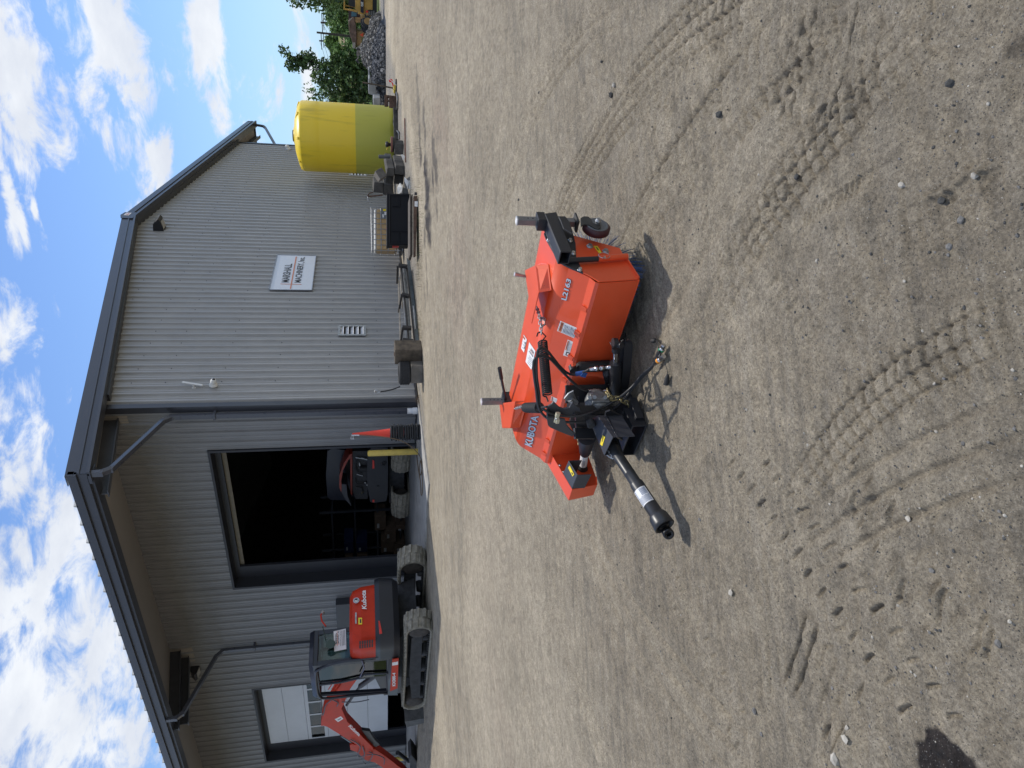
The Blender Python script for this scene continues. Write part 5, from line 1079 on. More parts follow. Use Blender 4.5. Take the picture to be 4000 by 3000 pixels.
stick = bpl('stick', [(690, 1235), (730, 1215), (850, 1245), (1000, 1290), (1100, 1300), (1250, 1400), (1560, 1640), (1700, 1800), (1600, 1850), (1100, 1520), (950, 1480), (800, 1345), (700, 1310)], .22, EXO)
bpl('stick_link', [(880, 1020), (1010, 1040), (1100, 1180), (1180, 1260), (1100, 1300), (1000, 1200)], .1, BK)
mb = MB(); mb.cyl(X(xk(1010, 1260), b=BN), X(xk(1300, 1480), b=BN), .07, n=14); mb.build('bucket_cylinder', BK, ex)
bpl('bucket', [(1290, 1200), (1360, 1105), (1430, 1180), (1495, 1290), (1520, 1500), (1530, 1659), (1500, 1900), (1350, 1800), (1380, 1450), (1300, 1270)], .55, mat('bucket_steel', (.05, .05, .052), .6, var=.3), cr=xk)
mb = MB()
for pts in ([(700, 1200), (780, 1240), (860, 1320), (820, 1440), (850, 1480), (930, 1440), (900, 1330)], [(900, 1310), (930, 1450), (900, 1540), (950, 1590), (1030, 1520), (1060, 1430), (1000, 1400)], [(960, 1450), (1100, 1440), (1240, 1500), (1244, 1600)], [(230, 560), (225, 700), (250, 800), (270, 760), (300, 640), (390, 560)], [(380, 540), (500, 600), (480, 660)], [(560, 590), (800, 590), (1000, 550)]):
    mb.tube(smoothpath([X(xb(*p), b=BN+.18) for p in pts], 5), .016, 7)
mb.build('hydraulic_hoses', mat('grey_hose', (.12, .13, .15), .45), ex)
mb = MB()
for i in range(4): mb.tube([X(xb(345+i*55, 385-i*5), b=BN+.17), X(xb(560+i*50, 60), b=BN+.17)], .016, 6)
mb.build('boom_pipes', EXO, ex)
bl = MB(); bl.prism([X(xt(*p), b=-.15) for p in ((300, 1620), (590, 1570), (600, 1630), (330, 1700))], -XF.b*2.2); bl.prism([X(xt(*p), b=-.5) for p in ((300, 1300), (560, 1300), (570, 1600), (310, 1630))], -XF.b*.15); bl.build('dozer_blade', mat('blade_steel', (.12, .12, .115), .6, var=.25), ex)

# ------------------------------------------------------------------ second excavator inside the first doorway
dc = Crop(1100, 1450, 2.2125)
P0 = onz(*dc(1112, 1100)); P1 = onz(*dc(1118, 740)); rt = nrm(P0-P1)      # across, pointing to its left (image left)
YFr = Frame((P1+P0)/2, [-rt[1]*-1, rt[0]*-1, 0])
if YFr.a@FW < 0: YFr = Frame((P1+P0)/2, -YFr.a)
Y = YFr.at; ex2 = thing('excavator', 'tracked excavator inside the open doorway with its orange engine cover raised', 'excavator', YFr.w(1, 0, 0), group='excavators')
s1_ = (P0-YFr.O)@YFr.b; 
def yplate(name, pts, a, th, m, cr=dc, par=ex2, bev=.01):
    mb = MB(); mb.prism([Y(cr(*p), a=a) for p in pts], YFr.a*th); return mb.build(name, m, par, bevel=bev)
Lb = Y(dc(1115, 1215), a=0); Rb = Y(dc(1120, 640), a=0)
nL = (Y(dc(1100, 1205), a=.3)-YFr.O)@YFr.b; nL2 = (Y(dc(1100, 1010), a=.3)-YFr.O)@YFr.b; nR = (Y(dc(1100, 820), a=.3)-YFr.O)@YFr.b; nR2 = (Y(dc(1100, 640), a=.3)-YFr.O)@YFr.b
hh = Y(dc(952, 1100), a=.2)[2]
track(YFr, -.1, 3.6, nL, nL2, hh, ex2); track(YFr, -.1, 3.6, nR, nR2, hh, ex2)
yplate('undercarriage', [(930, 660), (930, 1140), (1060, 1140), (1060, 660)], .5, 2.0, TRKD)
yplate('counterweight', [(745, 700), (738, 840), (742, 1000), (765, 1130), (800, 1140), (905, 1125), (918, 1060), (922, 850), (918, 660), (780, 660)], .1, .8, MATS['counterweight_paint'])
yplate('engine_bay', [(610, 690), (612, 1040), (640, 1105), (745, 1105), (745, 690)], .35, .4, mat('engine_dark', (.03, .03, .032), .6, var=.4, scale=20))
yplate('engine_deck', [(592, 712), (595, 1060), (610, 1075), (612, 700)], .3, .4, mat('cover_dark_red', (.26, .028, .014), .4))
yplate('cab_body', [(395, 690), (382, 900), (395, 1080), (420, 1112), (600, 1120), (600, 690), (440, 668)], 1.0, 1.5, CT)
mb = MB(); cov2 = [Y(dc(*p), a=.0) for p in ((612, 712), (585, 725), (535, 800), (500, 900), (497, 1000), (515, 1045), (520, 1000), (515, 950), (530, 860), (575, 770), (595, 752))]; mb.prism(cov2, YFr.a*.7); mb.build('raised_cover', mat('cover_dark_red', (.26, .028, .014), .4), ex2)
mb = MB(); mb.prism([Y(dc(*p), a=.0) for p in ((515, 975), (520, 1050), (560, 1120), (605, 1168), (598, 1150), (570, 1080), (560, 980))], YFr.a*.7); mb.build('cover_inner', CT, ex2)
mb = MB()
for (x0, y0, x1, y1, w) in ((668, 835, 745, 838, .05), (672, 790, 680, 850, .03), (640, 745, 700, 755, .03), (690, 750, 745, 765, .04), (650, 890, 700, 905, .02), (720, 960, 740, 985, .04)): mb.bar(Y(dc(x0, y0), a=.3), Y(dc(x1, y1), a=.3), w, w)
mb.build('filter_clamps', GAL, ex2)
mb = MB()
for pts in ([(660, 760), (640, 810), (650, 860), (700, 880)], [(640, 930), (650, 970), (740, 975)], [(640, 1000), (690, 1010), (700, 1060)]): mb.tube(smoothpath([Y(dc(*p), a=.28) for p in pts], 4), .022, 8)
mb.cyl(Y(dc(670, 840), a=.32), Y(dc(745, 840), a=.32), .12, n=14); mb.build('engine_hoses', BKD, ex2)
mb = MB(); mb.plate([Y(dc(*p), a=.085) for p in ((785, 765), (785, 840), (802, 840), (800, 775))], .02); mb.plate([Y(dc(*p), a=.085) for p in ((785, 1112), (785, 1132), (802, 1130), (802, 1112))], .02); mb.build('reflector', MATS['red_reflector'], ex2)
mb = MB(); mb.lathe(Y(dc(888, 800), a=.09), -YFr.a, [(0, .08), (.02, .09), (.02, .06), (0, .06)], 16); mb.lathe(Y(dc(832, 1000), a=.09), -YFr.a, [(0, .05), (.02, .05)], 14); mb.build('exhaust_port', BK, ex2)
decal('warning_label', [Y(dc(*p), a=.30) for p in ((705, 1055), (705, 1040), (693, 1040), (693, 1055))], ex2, base=YEL)
# ------------------------------------------------------------------ things along the building
Fh = nrm([FW[0], FW[1], 0]); RH = np.array([Fh[1], -Fh[0], 0.])
cB = Crop(1300, 500, 3.318); cE = Crop(1300, 900, 2.765); cG = Crop(1300, 1500, 4.1475); cR = Crop(1000, 0, 2.37); cK = Crop(1250, 0, 6.32); cD = Crop(1100, 1450, 2.2125)
def fpl(mb, pts, P0, th, cr, n=None):
    n = Fh if n is None else n; return mb.prism([onplane(*cr(*p), P0, n) for p in pts], n*th)
def wallp(p, y=YG-.06): return onY(*p, y)
# sign on the gable
cS = Crop(1030, 950, 7.9)
sq = [wallp(cS(*p), YG-.075) for p in ((1490, 1462), (1622, 392), (428, 365), (172, 1440))]
zb_, zt_ = (sq[0][2]+sq[1][2])/2, (sq[2][2]+sq[3][2])/2; xl_, xr_ = (sq[0][0]+sq[3][0])/2, (sq[1][0]+sq[2][0])/2
SQ = [np.array([xl_, YG-.075, zb_]), np.array([xr_, YG-.075, zb_]), np.array([xr_, YG-.075, zt_]), np.array([xl_, YG-.075, zt_])]
sign = thing('wall_sign', 'white rectangular company sign with black lettering and orange lines on the gable wall', 'sign', (SQ[0]+SQ[2])/2)
mb = MB(); mb.plate(SQ, .02); mb.build('sign_board', mat('sign_white', (.62, .66, .72), .35, var=.02), sign)
mb = MB(); 
for i in range(4): a, b = SQ[i], SQ[(i+1) % 4]; mb.bar(a+np.array([0, -.008, 0]), b+np.array([0, -.008, 0]), .03, .03, (0, 1, 0))
mb.build('sign_frame', mat('sign_edge', (.25, .26, .29), .35, .5), sign)
def sp(x, y): return wallp(cS(x, y), YG-.088)
mb = MB(); text_mesh(mb, 'MARSHALL', [sp(782, 1208), sp(887, 632), sp(655, 650), sp(540, 1208)], .002, .02); mb.build('lettering', INK, sign)
mb = MB(); text_mesh(mb, 'MACHINERY, Inc.', [sp(1182, 1215), sp(1308, 420), sp(1085, 440), sp(940, 1212)], .002, .02); mb.build('lettering', INK, sign)
OL = mat('sign_orange', (.55, .20, .11), .5, var=.02)
mb = MB(); mb.plate([sp(845, 1405), sp(1026, 415), sp(988, 413), sp(806, 1405)], .003); mb.build('orange_line', OL, sign)
mb = MB(); mb.plate([sp(1168, 1277), sp(1168, 1264), sp(520, 1249), sp(520, 1262)], .005); mb.build('orange_line', OL, sign)
# cameras, aerial, lamps
WP = mat('white_plastic', (.72, .72, .69), .4, var=.04)
cam1 = thing('security_camera', 'white dome security camera on the gable near the building corner', 'security camera', (17.42, YG-.1, 5.8))
c0 = np.array([17.40, YG-.04, 5.77]); ax = nrm([.25, -1, -.0])
mb = MB(); mb.lathe(c0, (0, -1, 0), [(0, .115), (.05, .115), (.06, .10), (.09, .095)], 24); mb.build('base', WP, cam1)
mb = MB(); d = nrm([-.15, -1, -.25]); mb.lathe(c0+np.array([0, -.08, 0]), d, [(0, .085), (.07, .085), (.13, .07), (.16, .055), (.16, .045)], 24); mb.build('housing', WP, cam1)
mb = MB(); mb.lathe(c0+np.array([0, -.08, 0])+d*.155, d, [(0, .045), (.012, .04), (.02, .01)], 18); mb.build('lens', INK, cam1)
ae = thing('antenna', 'slim white panel antenna tilted on the gable beside the dome camera', 'antenna', (17.6, YG-.1, 6.35))
p, q = onY(*Crop(200, 1400, 2.074)(1062, 192), YG-.14), onY(*Crop(200, 1400, 2.074)(1228, 218), YG-.14)
mb = MB(); mb.bar(p, q, .07, .035, (0, 1, 0)); mb.build('panel', WP, ae, bevel=.012)
mb = MB(); mb.bar((p+q)/2, (p+q)/2+np.array([0, .12, -.02]), .04, .04); mb.box((p+q)/2+np.array([0, .13, -.02]), (.10, .02, .10)); mb.build('bracket', WP, ae)
cam2 = thing('security_camera', 'small white camera high on the gable above the yellow tank', 'security camera', (41.1, YG-.1, 5.6))
mb = MB(); mb.lathe((41.1, YG-.04, 5.6), (0, -1, 0), [(0, .14), (.06, .14), (.10, .11)], 18); mb.build('base', WP, cam2); mb = MB(); mb.lathe((41.1, YG-.12, 5.62), nrm([-.3, -1, .4]), [(0, .11), (.12, .11), (.18, .05)], 16); mb.build('housing', WP, cam2)
cM = Crop(300, 400, 1.508)
def lamp(c, n, lab, grp='wall lights', k=1.):
    c = np.array(c, float); n = nrm(n); s = np.cross((0, 0, 1.), n); t = thing('wall_light', lab, 'wall light', c, group=grp)
    mb = MB(); U = np.array([0, 0, 1.])
    pr = [c+U*.16*k, c+n*.20*k+U*.13*k, c+n*.36*k-U*.02*k, c+n*.30*k-U*.06*k, c-U*.12*k]
    mb.prism([p-s*.17*k for p in pr], s*.34*k); mb.build('housing', BK, t, bevel=.01)
    mb = MB(); mb.plate([c+n*.05*k-U*.118*k-s*.13*k, c+n*.27*k-U*.08*k-s*.13*k, c+n*.27*k-U*.08*k+s*.13*k, c+n*.05*k-U*.118*k+s*.13*k], .008); mb.build('lens', mat('lamp_lens', (.45, .44, .40), .3), t)
lamp((28.95, YG-.03, 9.66), (0, -1, 0), 'black wedge wall light just below the roof peak of the gable', k=1.45)
lamp((XS-.04, 23.6, 7.72), (-1, 0, 0), 'black wedge wall light on the shaded side wall beside the eave beam', k=1.1)
eb = thing('electrical_cabinet', 'dark grey steel cabinet on the side wall behind the excavator', 'cabinet', (XS-.1, 21, 1.6))
mb = MB(); mb.bx(XS-.34, XS-.05, 20.3, 21.75, 1.2, 2.66); mb.build('housing', BKS, eb, bevel=.01); mb = MB(); mb.bx(XS-.36, XS-.343, 20.55, 21.0, 1.4, 2.2); mb.build('door', TRIM, eb)
# cones: a tall stack, only the top cone shows its body
CO = mat('cone_orange', (.85, .06, .03), .5, var=.04); CBK = mat('cone_base', (.028, .030, .033), .7, var=.15)
cc0 = onz(*cG(1420, 778)); zc = .02
NB = 13; zt0 = onplane(*cG(925, 820), cc0, Fh)[2]; zs = [zc+(zt0-zc)*i/NB for i in range(NB)]
side = np.linalg.norm(onplane(*cG(1180, 965), cc0, Fh)-onplane(*cG(1180, 650), cc0, Fh))*.80
ctop = onplane(*cG(310, 860), cc0, Fh)[2]
words = ['lowest', 'second', 'third', 'fourth', 'fifth', 'sixth', 'seventh', 'eighth', 'ninth', 'tenth', 'eleventh', 'twelfth']
for i, z in enumerate(zs):
    a = random.uniform(-.12, .12)+.6; dxy = np.array([random.uniform(-.025, .025), random.uniform(-.025, .025), 0]); top = i == NB-1
    if i == 7: z += .01
    lab = 'orange traffic cone at the very top of the stack, its whole body showing' if top else '%s black cone base counted up from the ground in the stack by the doorway' % words[i]
    t = thing('traffic_cone', lab, 'traffic cone', cc0+dxy+np.array([0, 0, z]), group='stacked traffic cones')
    c = cc0+dxy+np.array([0, 0, z]); th = (zt0-zc)/NB; mb = MB(); u = np.array([math.cos(a), math.sin(a), 0]); v = np.array([-u[1], u[0], 0]); s = side*random.uniform(.96, 1.03)/2; k = s*.72
    oc = [(-s, -k), (-k, -s), (k, -s), (s, -k), (s, k), (k, s), (-k, s), (-s, k)]
    tilt = random.uniform(-.02, .02); mb.prism([c+u*x_+v*y_+np.array([0, 0, x_*tilt]) for x_, y_ in oc], (0, 0, th*.62)); mb.lathe(c+np.array([0, 0, th*.5]), (0, 0, 1), [(0, s*.82), (th*.45, s*.75)], 20)
    mb.build('base', CBK, t, bevel=.006)
    H_ = ctop-zt0
    mb = MB()
    if top: mb.lathe(c+np.array([0, 0, th*.9]), (0, 0, 1), [(0, s*.60), (.03, s*.56), (H_-.03, .028), (H_, .026)], 28)
    else: mb.lathe(c+np.array([0, 0, th*.6]), (0, 0, 1), [(0, s*.60), (th*.5, s*.585)], 24)
    mb.build('body', CO, t)
pw_ = thing('hose_reel_cord', 'brown air hose with chrome coupling looped over the stacked cones to the concrete', 'hose', cc0)
off_ = -Fh*.27
def hp(x, y, k=1.): return onplane(*cG(x, y), cc0+off_*k, Fh)
gl = lambda x, y: onz(*cG(x, y), .025)
mb = MB(); path = [hp(430, 830, .25), hp(520, 828, .35), hp(700, 845, .6), hp(850, 862, .8), hp(1000, 890), hp(1130, 930, 1.05), hp(1250, 1000, 1.15), hp(1340, 1080, 1.2), gl(1400, 1150), gl(1440, 1250), gl(1445, 1350), gl(1425, 1470), gl(1405, 1450), gl(1405, 1350), gl(1420, 1240), gl(1440, 1330), gl(1450, 1480), gl(1455, 1659), gl(1448, 1780), gl(1430, 1790), gl(1420, 1600), gl(1390, 1400), gl(1365, 1200), gl(1350, 1080), gl(1330, 980)]
mb.tube(smoothpath(path, 6), .011, 7); mb.build('hose', mat('brown_hose', (.16, .10, .05), .5), pw_)
mb = MB(); mb.tube([hp(430, 830, .25), hp(300, 830, .2)], [.018, .014], 8); mb.tube([hp(300, 850, .15), hp(290, 890, .2), hp(345, 890, .25)], .012, 6); mb.tube([hp(330, 820, .2), hp(330, 890, .2)], .014, 6); mb.build('coupling', STL, pw_)
# bollards
def bollard(p, h, lab, r=.09):
    t = thing('bollard', lab, 'bollard', p, group='yellow bollards'); mb = MB(); mb.lathe(p, (0, 0, 1), [(0, r), (h-.04, r), (h-.01, r*.8), (h, r*.3)], 24); mb.build('sleeve', mat('bollard_yellow', (.68, .50, .10), .5, var=.10, scale=4, col2=(.52, .38, .08)), t)
bp_ = onz(*cG(1385, 1095)); bz = onplane(*cG(562, 1130), bp_, Fh)[2]
bollard(bp_, bz, 'yellow steel bollard in front of the first doorway beside the cones')
bollard(np.array([16.0, 24.6, .012]), 1.45, 'yellow bollard half hidden behind the tracks of the outside excavator')
bollard(np.array([16.0, 31.0, .012]), 1.35, 'yellow bollard at the far left behind the excavator bucket')
# spring, tyre, block, wood post
cb0 = onz(*cE(975, 1555)); ub = nrm(onz(*cE(975, 1460))-onz(*cE(975, 1655))); 
blk = thing('timber_block', 'short squared grey timber block on the ground carrying the tyre', 'timber block', cb0)
mb = MB(); A_ = onz(*cE(975, 1462)); B_ = onz(*cE(972, 1650)); zt1 = onplane(*cE(848, 1465), A_, Fh)[2]; dpt = nrm([.2, .98, 0])
dd_ = nrm(B_-A_); pp_ = np.array([-dd_[1], dd_[0], 0]); pp_ = pp_ if pp_@Fh > 0 else -pp_
mb.prism([A_, B_, B_+pp_*.45, A_+pp_*.45], (0, 0, zt1)); mb.build('block', WOODG, blk, bevel=.012)
ty = thing('tyre', 'black car tyre lying flat on the grey timber block by the corner', 'tyre', A_); wd = np.linalg.norm(onplane(*cE(780, 1500), A_, Fh)-onplane(*cG(1150, 142), A_, Fh))
tc0 = (A_+B_)/2+pp_*.28+dd_*.06; tc0[2] = zt1; hT = onplane(*cE(715, 1560), A_, Fh)[2]-zt1; rT = wd/2
mb = MB(); mb.lathe(tc0, (0, 0, 1), [(.02, rT*.62), (0, rT*.85), (hT*.12, rT*.97), (hT*.3, rT), (hT*.7, rT), (hT*.88, rT*.97), (hT, rT*.85), (hT*.98, rT*.62), (hT*.5, rT*.66)], 40, cap=False)
for i in range(36):
    a = 2*math.pi*i/36
    for k in range(4): mb.box(tc0+np.array([math.cos(a+.08*(k % 2))*rT, math.sin(a+.08*(k % 2))*rT, hT*(.2+.2*k)]), (.02, .045, hT*.14), (math.cos(a), math.sin(a), 0))
mb.build('tread', TYRE, ty)
sl_ = thing('wire_sling', 'short black wire rope sling with a metal eye standing out of the tyre', 'wire sling', tc0)
wp = lambda x, y: onplane(*cG(x, y), tc0, Fh)
mb = MB(); mb.tube(smoothpath([wp(1090, 40), wp(1055, 55), wp(960, 90), wp(850, 115), wp(770, 125)], 5), .018, 8); mb.build('rope', BKD, sl_)
mb = MB(); mb.tube(smoothpath([wp(775, 122), wp(730, 155), wp(690, 155), wp(680, 125), wp(700, 100), wp(775, 122)], 4), .016, 7); mb.build('eye', GAL, sl_)
pst = thing('timber_post', 'thick upright brown timber post standing by the rack of metal sections', 'timber post', onz(*cE(965, 1370)))
mb = MB(); Pa = onz(*cE(968, 1292)); Pb = onz(*cE(962, 1448)); zz_ = onplane(*cE(672, 1370), Pa, Fh)[2]; dq = nrm(Pb-Pa); pq = np.array([-dq[1], dq[0], 0]); pq = pq if pq@Fh > 0 else -pq
mb.prism([Pa, Pb, Pb+pq*.42, Pb+pq*.5-dq*.08, Pa+pq*.5], (.01, .0, zz_)); mb.build('post', WOODB, pst, bevel=.025)
mb = MB(); mb.lathe(Pa+dq*.2+pq*.12+np.array([0, 0, zz_]), (0, 0, 1), [(0, .05), (.02, .05)], 12); mb.build('post_pin', RUST, pst)
# racks with metal sections
rk = thing('steel_rack', 'low dark steel rack holding long pale sections beside the wall', 'rack', onz(*cE(860, 700)))
R0 = onz(*cE(860, 330)); R1 = onz(*cE(950, 1240)); rdir = nrm(R1-R0); L_ = np.linalg.norm(R1-R0); rp = np.array([-rdir[1], rdir[0], 0]); rp = rp if rp@Fh > 0 else -rp
zr = onplane(*cE(720, 400), R0, Fh)[2]; nR = rp
def rpx(x, y, k=0.): return onplane(*cE(x, y), R0+rp*k, rp)
mb = MB()
for (x0, y0, x1, y1) in ((712, 378, 805, 392), (745, 695, 825, 712), (752, 1052, 850, 1055), (755, 1185, 865, 1200)): mb.bar(rpx(x0, y0), rpx(x1, y1), .10, .10, rdir)
for (x0, y0, x1, y1) in ((700, 390, 695, 570), (745, 695, 712, 880), (755, 1055, 728, 1250)): mb.bar(rpx(x0, y0, .1), rpx(x1, y1, .9), .06, .06)
for (x0, y0, x1, y1, k) in ((740, 400, 820, 1180, .05), (800, 400, 890, 1270, .1)): mb.bar(rpx(x0, y0, k), rpx(x1, y1, k), .05, .05)
mb.build('frame', mat('rack_steel', (.06, .055, .05), .6, .3, var=.3), rk)
mb = MB()
for k, (x0, y0, x1, y1) in enumerate(((748, 400, 800, 1175), (768, 402, 822, 1178), (785, 405, 842, 1180))): mb.bar(rpx(x0, y0, .25+.1*k), rpx(x1, y1, .25+.1*k), .09, .05)
mb.build('steel_sections', GAL, rk)
for (lab, p) in (('pale weathered board on the rack', [(735, 405, 765, 900, .55)]), ):
    pass
for i, (x0, y0, x1, y1, k, nm, lb, m) in enumerate(((725, 400, 755, 820, .62, 'plank', 'pale plank resting on the back of the low steel rack', 'p'), (712, 560, 735, 1240, .8, 'plank', 'long weathered plank lying between the steel rack and the wall', 'p'))):
    t = thing(nm, lb, 'plank', rpx(x0, y0, k), group='planks by the rack'); mb = MB(); mb.bar(rpx(x0, y0, k), rpx(x1, y1, k), .16, .04); mb.build('board', mat('pale_plank', (.38, .33, .26), .8, var=.25, scale=6), t)
bm_ = thing('steel_beam', 'long galvanised steel channel lying along the front of the rack', 'steel beam', onz(*cE(860, 600)))
G0_ = onz(*cE(835, 290)); G1_ = onz(*cE(945, 1275)); 
def gpx(x, y): return onplane(*cE(x, y), G0_, np.array([-nrm(G1_-G0_)[1], nrm(G1_-G0_)[0], 0]))
mb = MB(); mb.prism([gpx(800, 300), gpx(905, 1278), gpx(940, 1278), gpx(835, 300)], rp*.10); mb.build('channel', mat('blued_galvanised', (.20, .235, .26), .4, .6, var=.2, scale=5), bm_)
mb = MB(); mb.plate([gpx(862, 815)-rp*.012, gpx(885, 1072)-rp*.012, gpx(896, 1062)-rp*.012, gpx(875, 820)-rp*.012], .006); mb.build('white_tape', WHT, bm_)
# concrete post blocks behind beams etc: timbers pile
TB = mat('sawn_timber_dark', (.085, .078, .068), .9, var=.3, scale=4, bump=.5, bscale=25)
def timber(endq, topback, P0, lab, grp='heavy timbers', m=TB):
    """endq: 4 crop points of the end facing the camera; topback: crop point of the far top corner matching endq[0]"""
    q = [onplane(*cB(*p), P0, Fh) for p in endq]; zt_ = q[0][2]; far = onz(*cB(*topback), zt_); v = far-q[0]; v[2] = 0
    if np.linalg.norm(v) > 3.2: v = nrm(v)*3.2
    t = thing('timber', lab, 'timber', q[2], group=grp); mb = MB(); mb.prism(q, v); mb.build('beam', m, t, bevel=.02); return t
tb0 = onz(*cB(935, 600)); tb1 = tb0+Fh*.5
timber([(815, 480), (802, 598), (925, 610), (932, 492)], (778, 350), tb0, 'front bottom timber of the pile, its end grain facing the yard')
timber([(705, 515), (692, 620), (798, 628), (800, 522)], (668, 315), tb0+Fh*.02, 'middle timber stacked on the front bottom timber of the pile')
timber([(800, 610), (788, 725), (912, 738), (922, 618)], (795, 500), tb1, 'bottom timber just left of the front one in the pile')
timber([(692, 625), (684, 720), (785, 735), (792, 632)], (690, 520), tb1, 'second-layer timber behind the middle one in the pile')
timber([(528, 612), (590, 705), (668, 660), (605, 568)], (585, 440), tb1, 'tilted pale timber lying askew on top of the pile', m=WOODG)
timber([(535, 700), (525, 832), (648, 845), (660, 712)], (505, 570), tb1+Fh*.3, 'upper left timber of the pile nearest the wall sling')
timber([(662, 735), (650, 868), (775, 880), (785, 748)], (655, 640), tb1+Fh*.3, 'lower left timber of the pile behind the black bin')
timber([(800, 205), (798, 345), (912, 352), (918, 215)], (795, 150), onz(*cB(925, 260)), 'squat dark block under the rusty pail beside the tank', grp='heavy timbers')
slg = thing('chain_sling', 'rusty bent pipe with a shackle leaning on the timbers near the wall', 'pipe', onplane(*cB(870, 600), tb1+Fh*.3, Fh))
ps = lambda x, y: onplane(*cB(x, y), tb1+Fh*.25, Fh)
mb = MB(); mb.tube(smoothpath([ps(870, 648), ps(880, 560), ps(885, 480), ps(878, 450)], 4)if False else [ps(648, 868), ps(560, 878), ps(480, 885), ps(450, 885)], .03, 8); mb.tube(smoothpath([ps(450, 885), ps(470, 850), ps(520, 835)], 4), .02, 7); mb.build('pipe', RUST, slg)
mb = MB(); mb.tube([ps(455, 890), ps(460, 935), ps(475, 945)], .022, 7); mb.build('shackle', GAL, slg)
pl_ = thing('pail', 'rusty-lidded dark pail standing on the squat block beside the tank', 'pail', onz(*cB(925, 260)))
pc_ = onplane(*cB(800, 215), onz(*cB(925, 260))+Fh*.25, Fh); pt_ = onplane(*cB(762, 215), onz(*cB(925, 260))+Fh*.25, Fh)
mb = MB(); mb.lathe(pc_, (0, 0, 1), [(0, .24), ((pt_-pc_)[2]*.7, .26)], 20); mb.build('drum', mat('dark_pail', (.04, .04, .04), .6), pl_); mb = MB(); mb.lathe(pc_+np.array([0, 0, (pt_-pc_)[2]*.7]), (0, 0, 1), [(0, .28), (.06, .27)], 20); mb.build('lid', mat('rust_lid', (.20, .08, .055), .7), pl_)
vl = thing('hand_pump', 'small black pump with a yellow handle on the rusty lid', 'pump', pt_); mb = MB(); mb.lathe(pt_+np.array([0, 0, 0]), (0, 0, 1), [(0, .06), (.1, .06), (.12, .1), (.2, .1), (.22, .04)], 12); mb.build('body', BK, vl)
mb = MB(); mb.tube([onplane(*cB(725, 210), pt_, Fh), onplane(*cB(700, 285), pt_, Fh)], .02, 6); mb.build('handle', mat('pump_yellow', (.6, .45, .05), .5), vl)
# black tailgate bin with cardboard
Bp0 = onz(*cB(1010, 850)); bin_ = thing('cargo_bin', 'large black moulded plastic bin standing on boards before the caged tote', 'bin', Bp0)
q = [onplane(*cB(*p), Bp0, Fh) for p in ((718, 850), (718, 1508), (985, 1518), (995, 852))]; mb = MB(); mb.prism(q, Fh*.62); BP = mat('black_plastic', (.007, .008, .011), .6, var=.1, spec=.25); b_ = mb.build('shell', BP, bin_, bevel=.02)
mb = MB(); bq = lambda x, y, k=.0: onplane(*cB(x, y), Bp0-Fh*k, Fh)
for (x0, y0, x1, y1) in ((730, 862, 745, 1500), (970, 862, 985, 1505), (735, 862, 985, 880), (730, 1485, 975, 1505), (770, 1010, 850, 1020), (760, 1330, 980, 1345), (860, 870, 872, 1030), (858, 1340, 868, 1500)): mb.prism([bq(x0, y0), bq(x0, y1), bq(x1, y1), bq(x1, y0)], -Fh*.03)
mb.build('ribs', BP, bin_, bevel=.008)
mb = MB(); mb.prism([bq(700, 848), bq(700, 1512), bq(722, 1512), bq(722, 848)], Fh*.66); mb.build('rim', BP, bin_, bevel=.01)
rd = thing('plastic_panel', 'curved bright orange panel standing up behind the black bin', 'panel', onplane(*cB(715, 1200), Bp0+Fh*.7, Fh))
mb = MB(); mb.prism([onplane(*cB(*p), Bp0+Fh*.72, Fh) for p in ((760, 1100), (715, 1100), (706, 1200), (690, 1300), (712, 1400), (760, 1400))], Fh*.03); mb.build('panel', CO, rd)
rc = thing('jerry_can', 'red plastic can wedged at the left end of the black bin', 'can', onplane(*cB(820, 1530), Bp0+Fh*.3, Fh)); mb = MB(); fpl(mb, ((770, 1515), (775, 1540), (855, 1535), (860, 1515)), Bp0+Fh*.2, .25, cB); mb.build('body', mat('can_red', (.55, .03, .02), .4), rc, bevel=.01)
# things under and beside it
bs = thing('steel_beam', 'brown rusty hollow steel section lying under the black bin', 'steel beam', onz(*cB(1100, 900)))
u0 = onz(*cB(1108, 880)); mb = MB(); mb.prism([onplane(*cB(*p), u0, Fh) for p in ((1048, 880), (1048, 1659), (1075, 1659), (1098, 880))], Fh*.18); mb.build('section', RUST, bs)
mb = MB(); mb.plate([onplane(*cB(*p), u0-Fh*.01, Fh) for p in ((1060, 950), (1060, 1015), (1100, 1022), (1102, 950))], .006); mb.build('tag', WHT, bs)
mb = MB(); mb.plate([onplane(*cB(*p), u0-Fh*.006, Fh) for p in ((1060, 830), (1058, 870), (1092, 872), (1094, 835))], .006); mb.build('open_end', INK, bs)
pr_ = thing('pallet_boards', 'stack of grey boards between the black bin and the rusty section', 'boards', u0); mb = MB()
for k in range(2): fpl(mb, ((1000+k*22, 860), (1000+k*22, 1640), (1016+k*20, 1640), (1016+k*20, 860)), u0+Fh*.05, .9, cB)
mb.build('boards', mat('grey_board', (.12, .10, .08), .85, var=.3), pr_)
CB = mat('wet_cardboard', (.80, .76, .68), .9, var=.15, scale=5); 
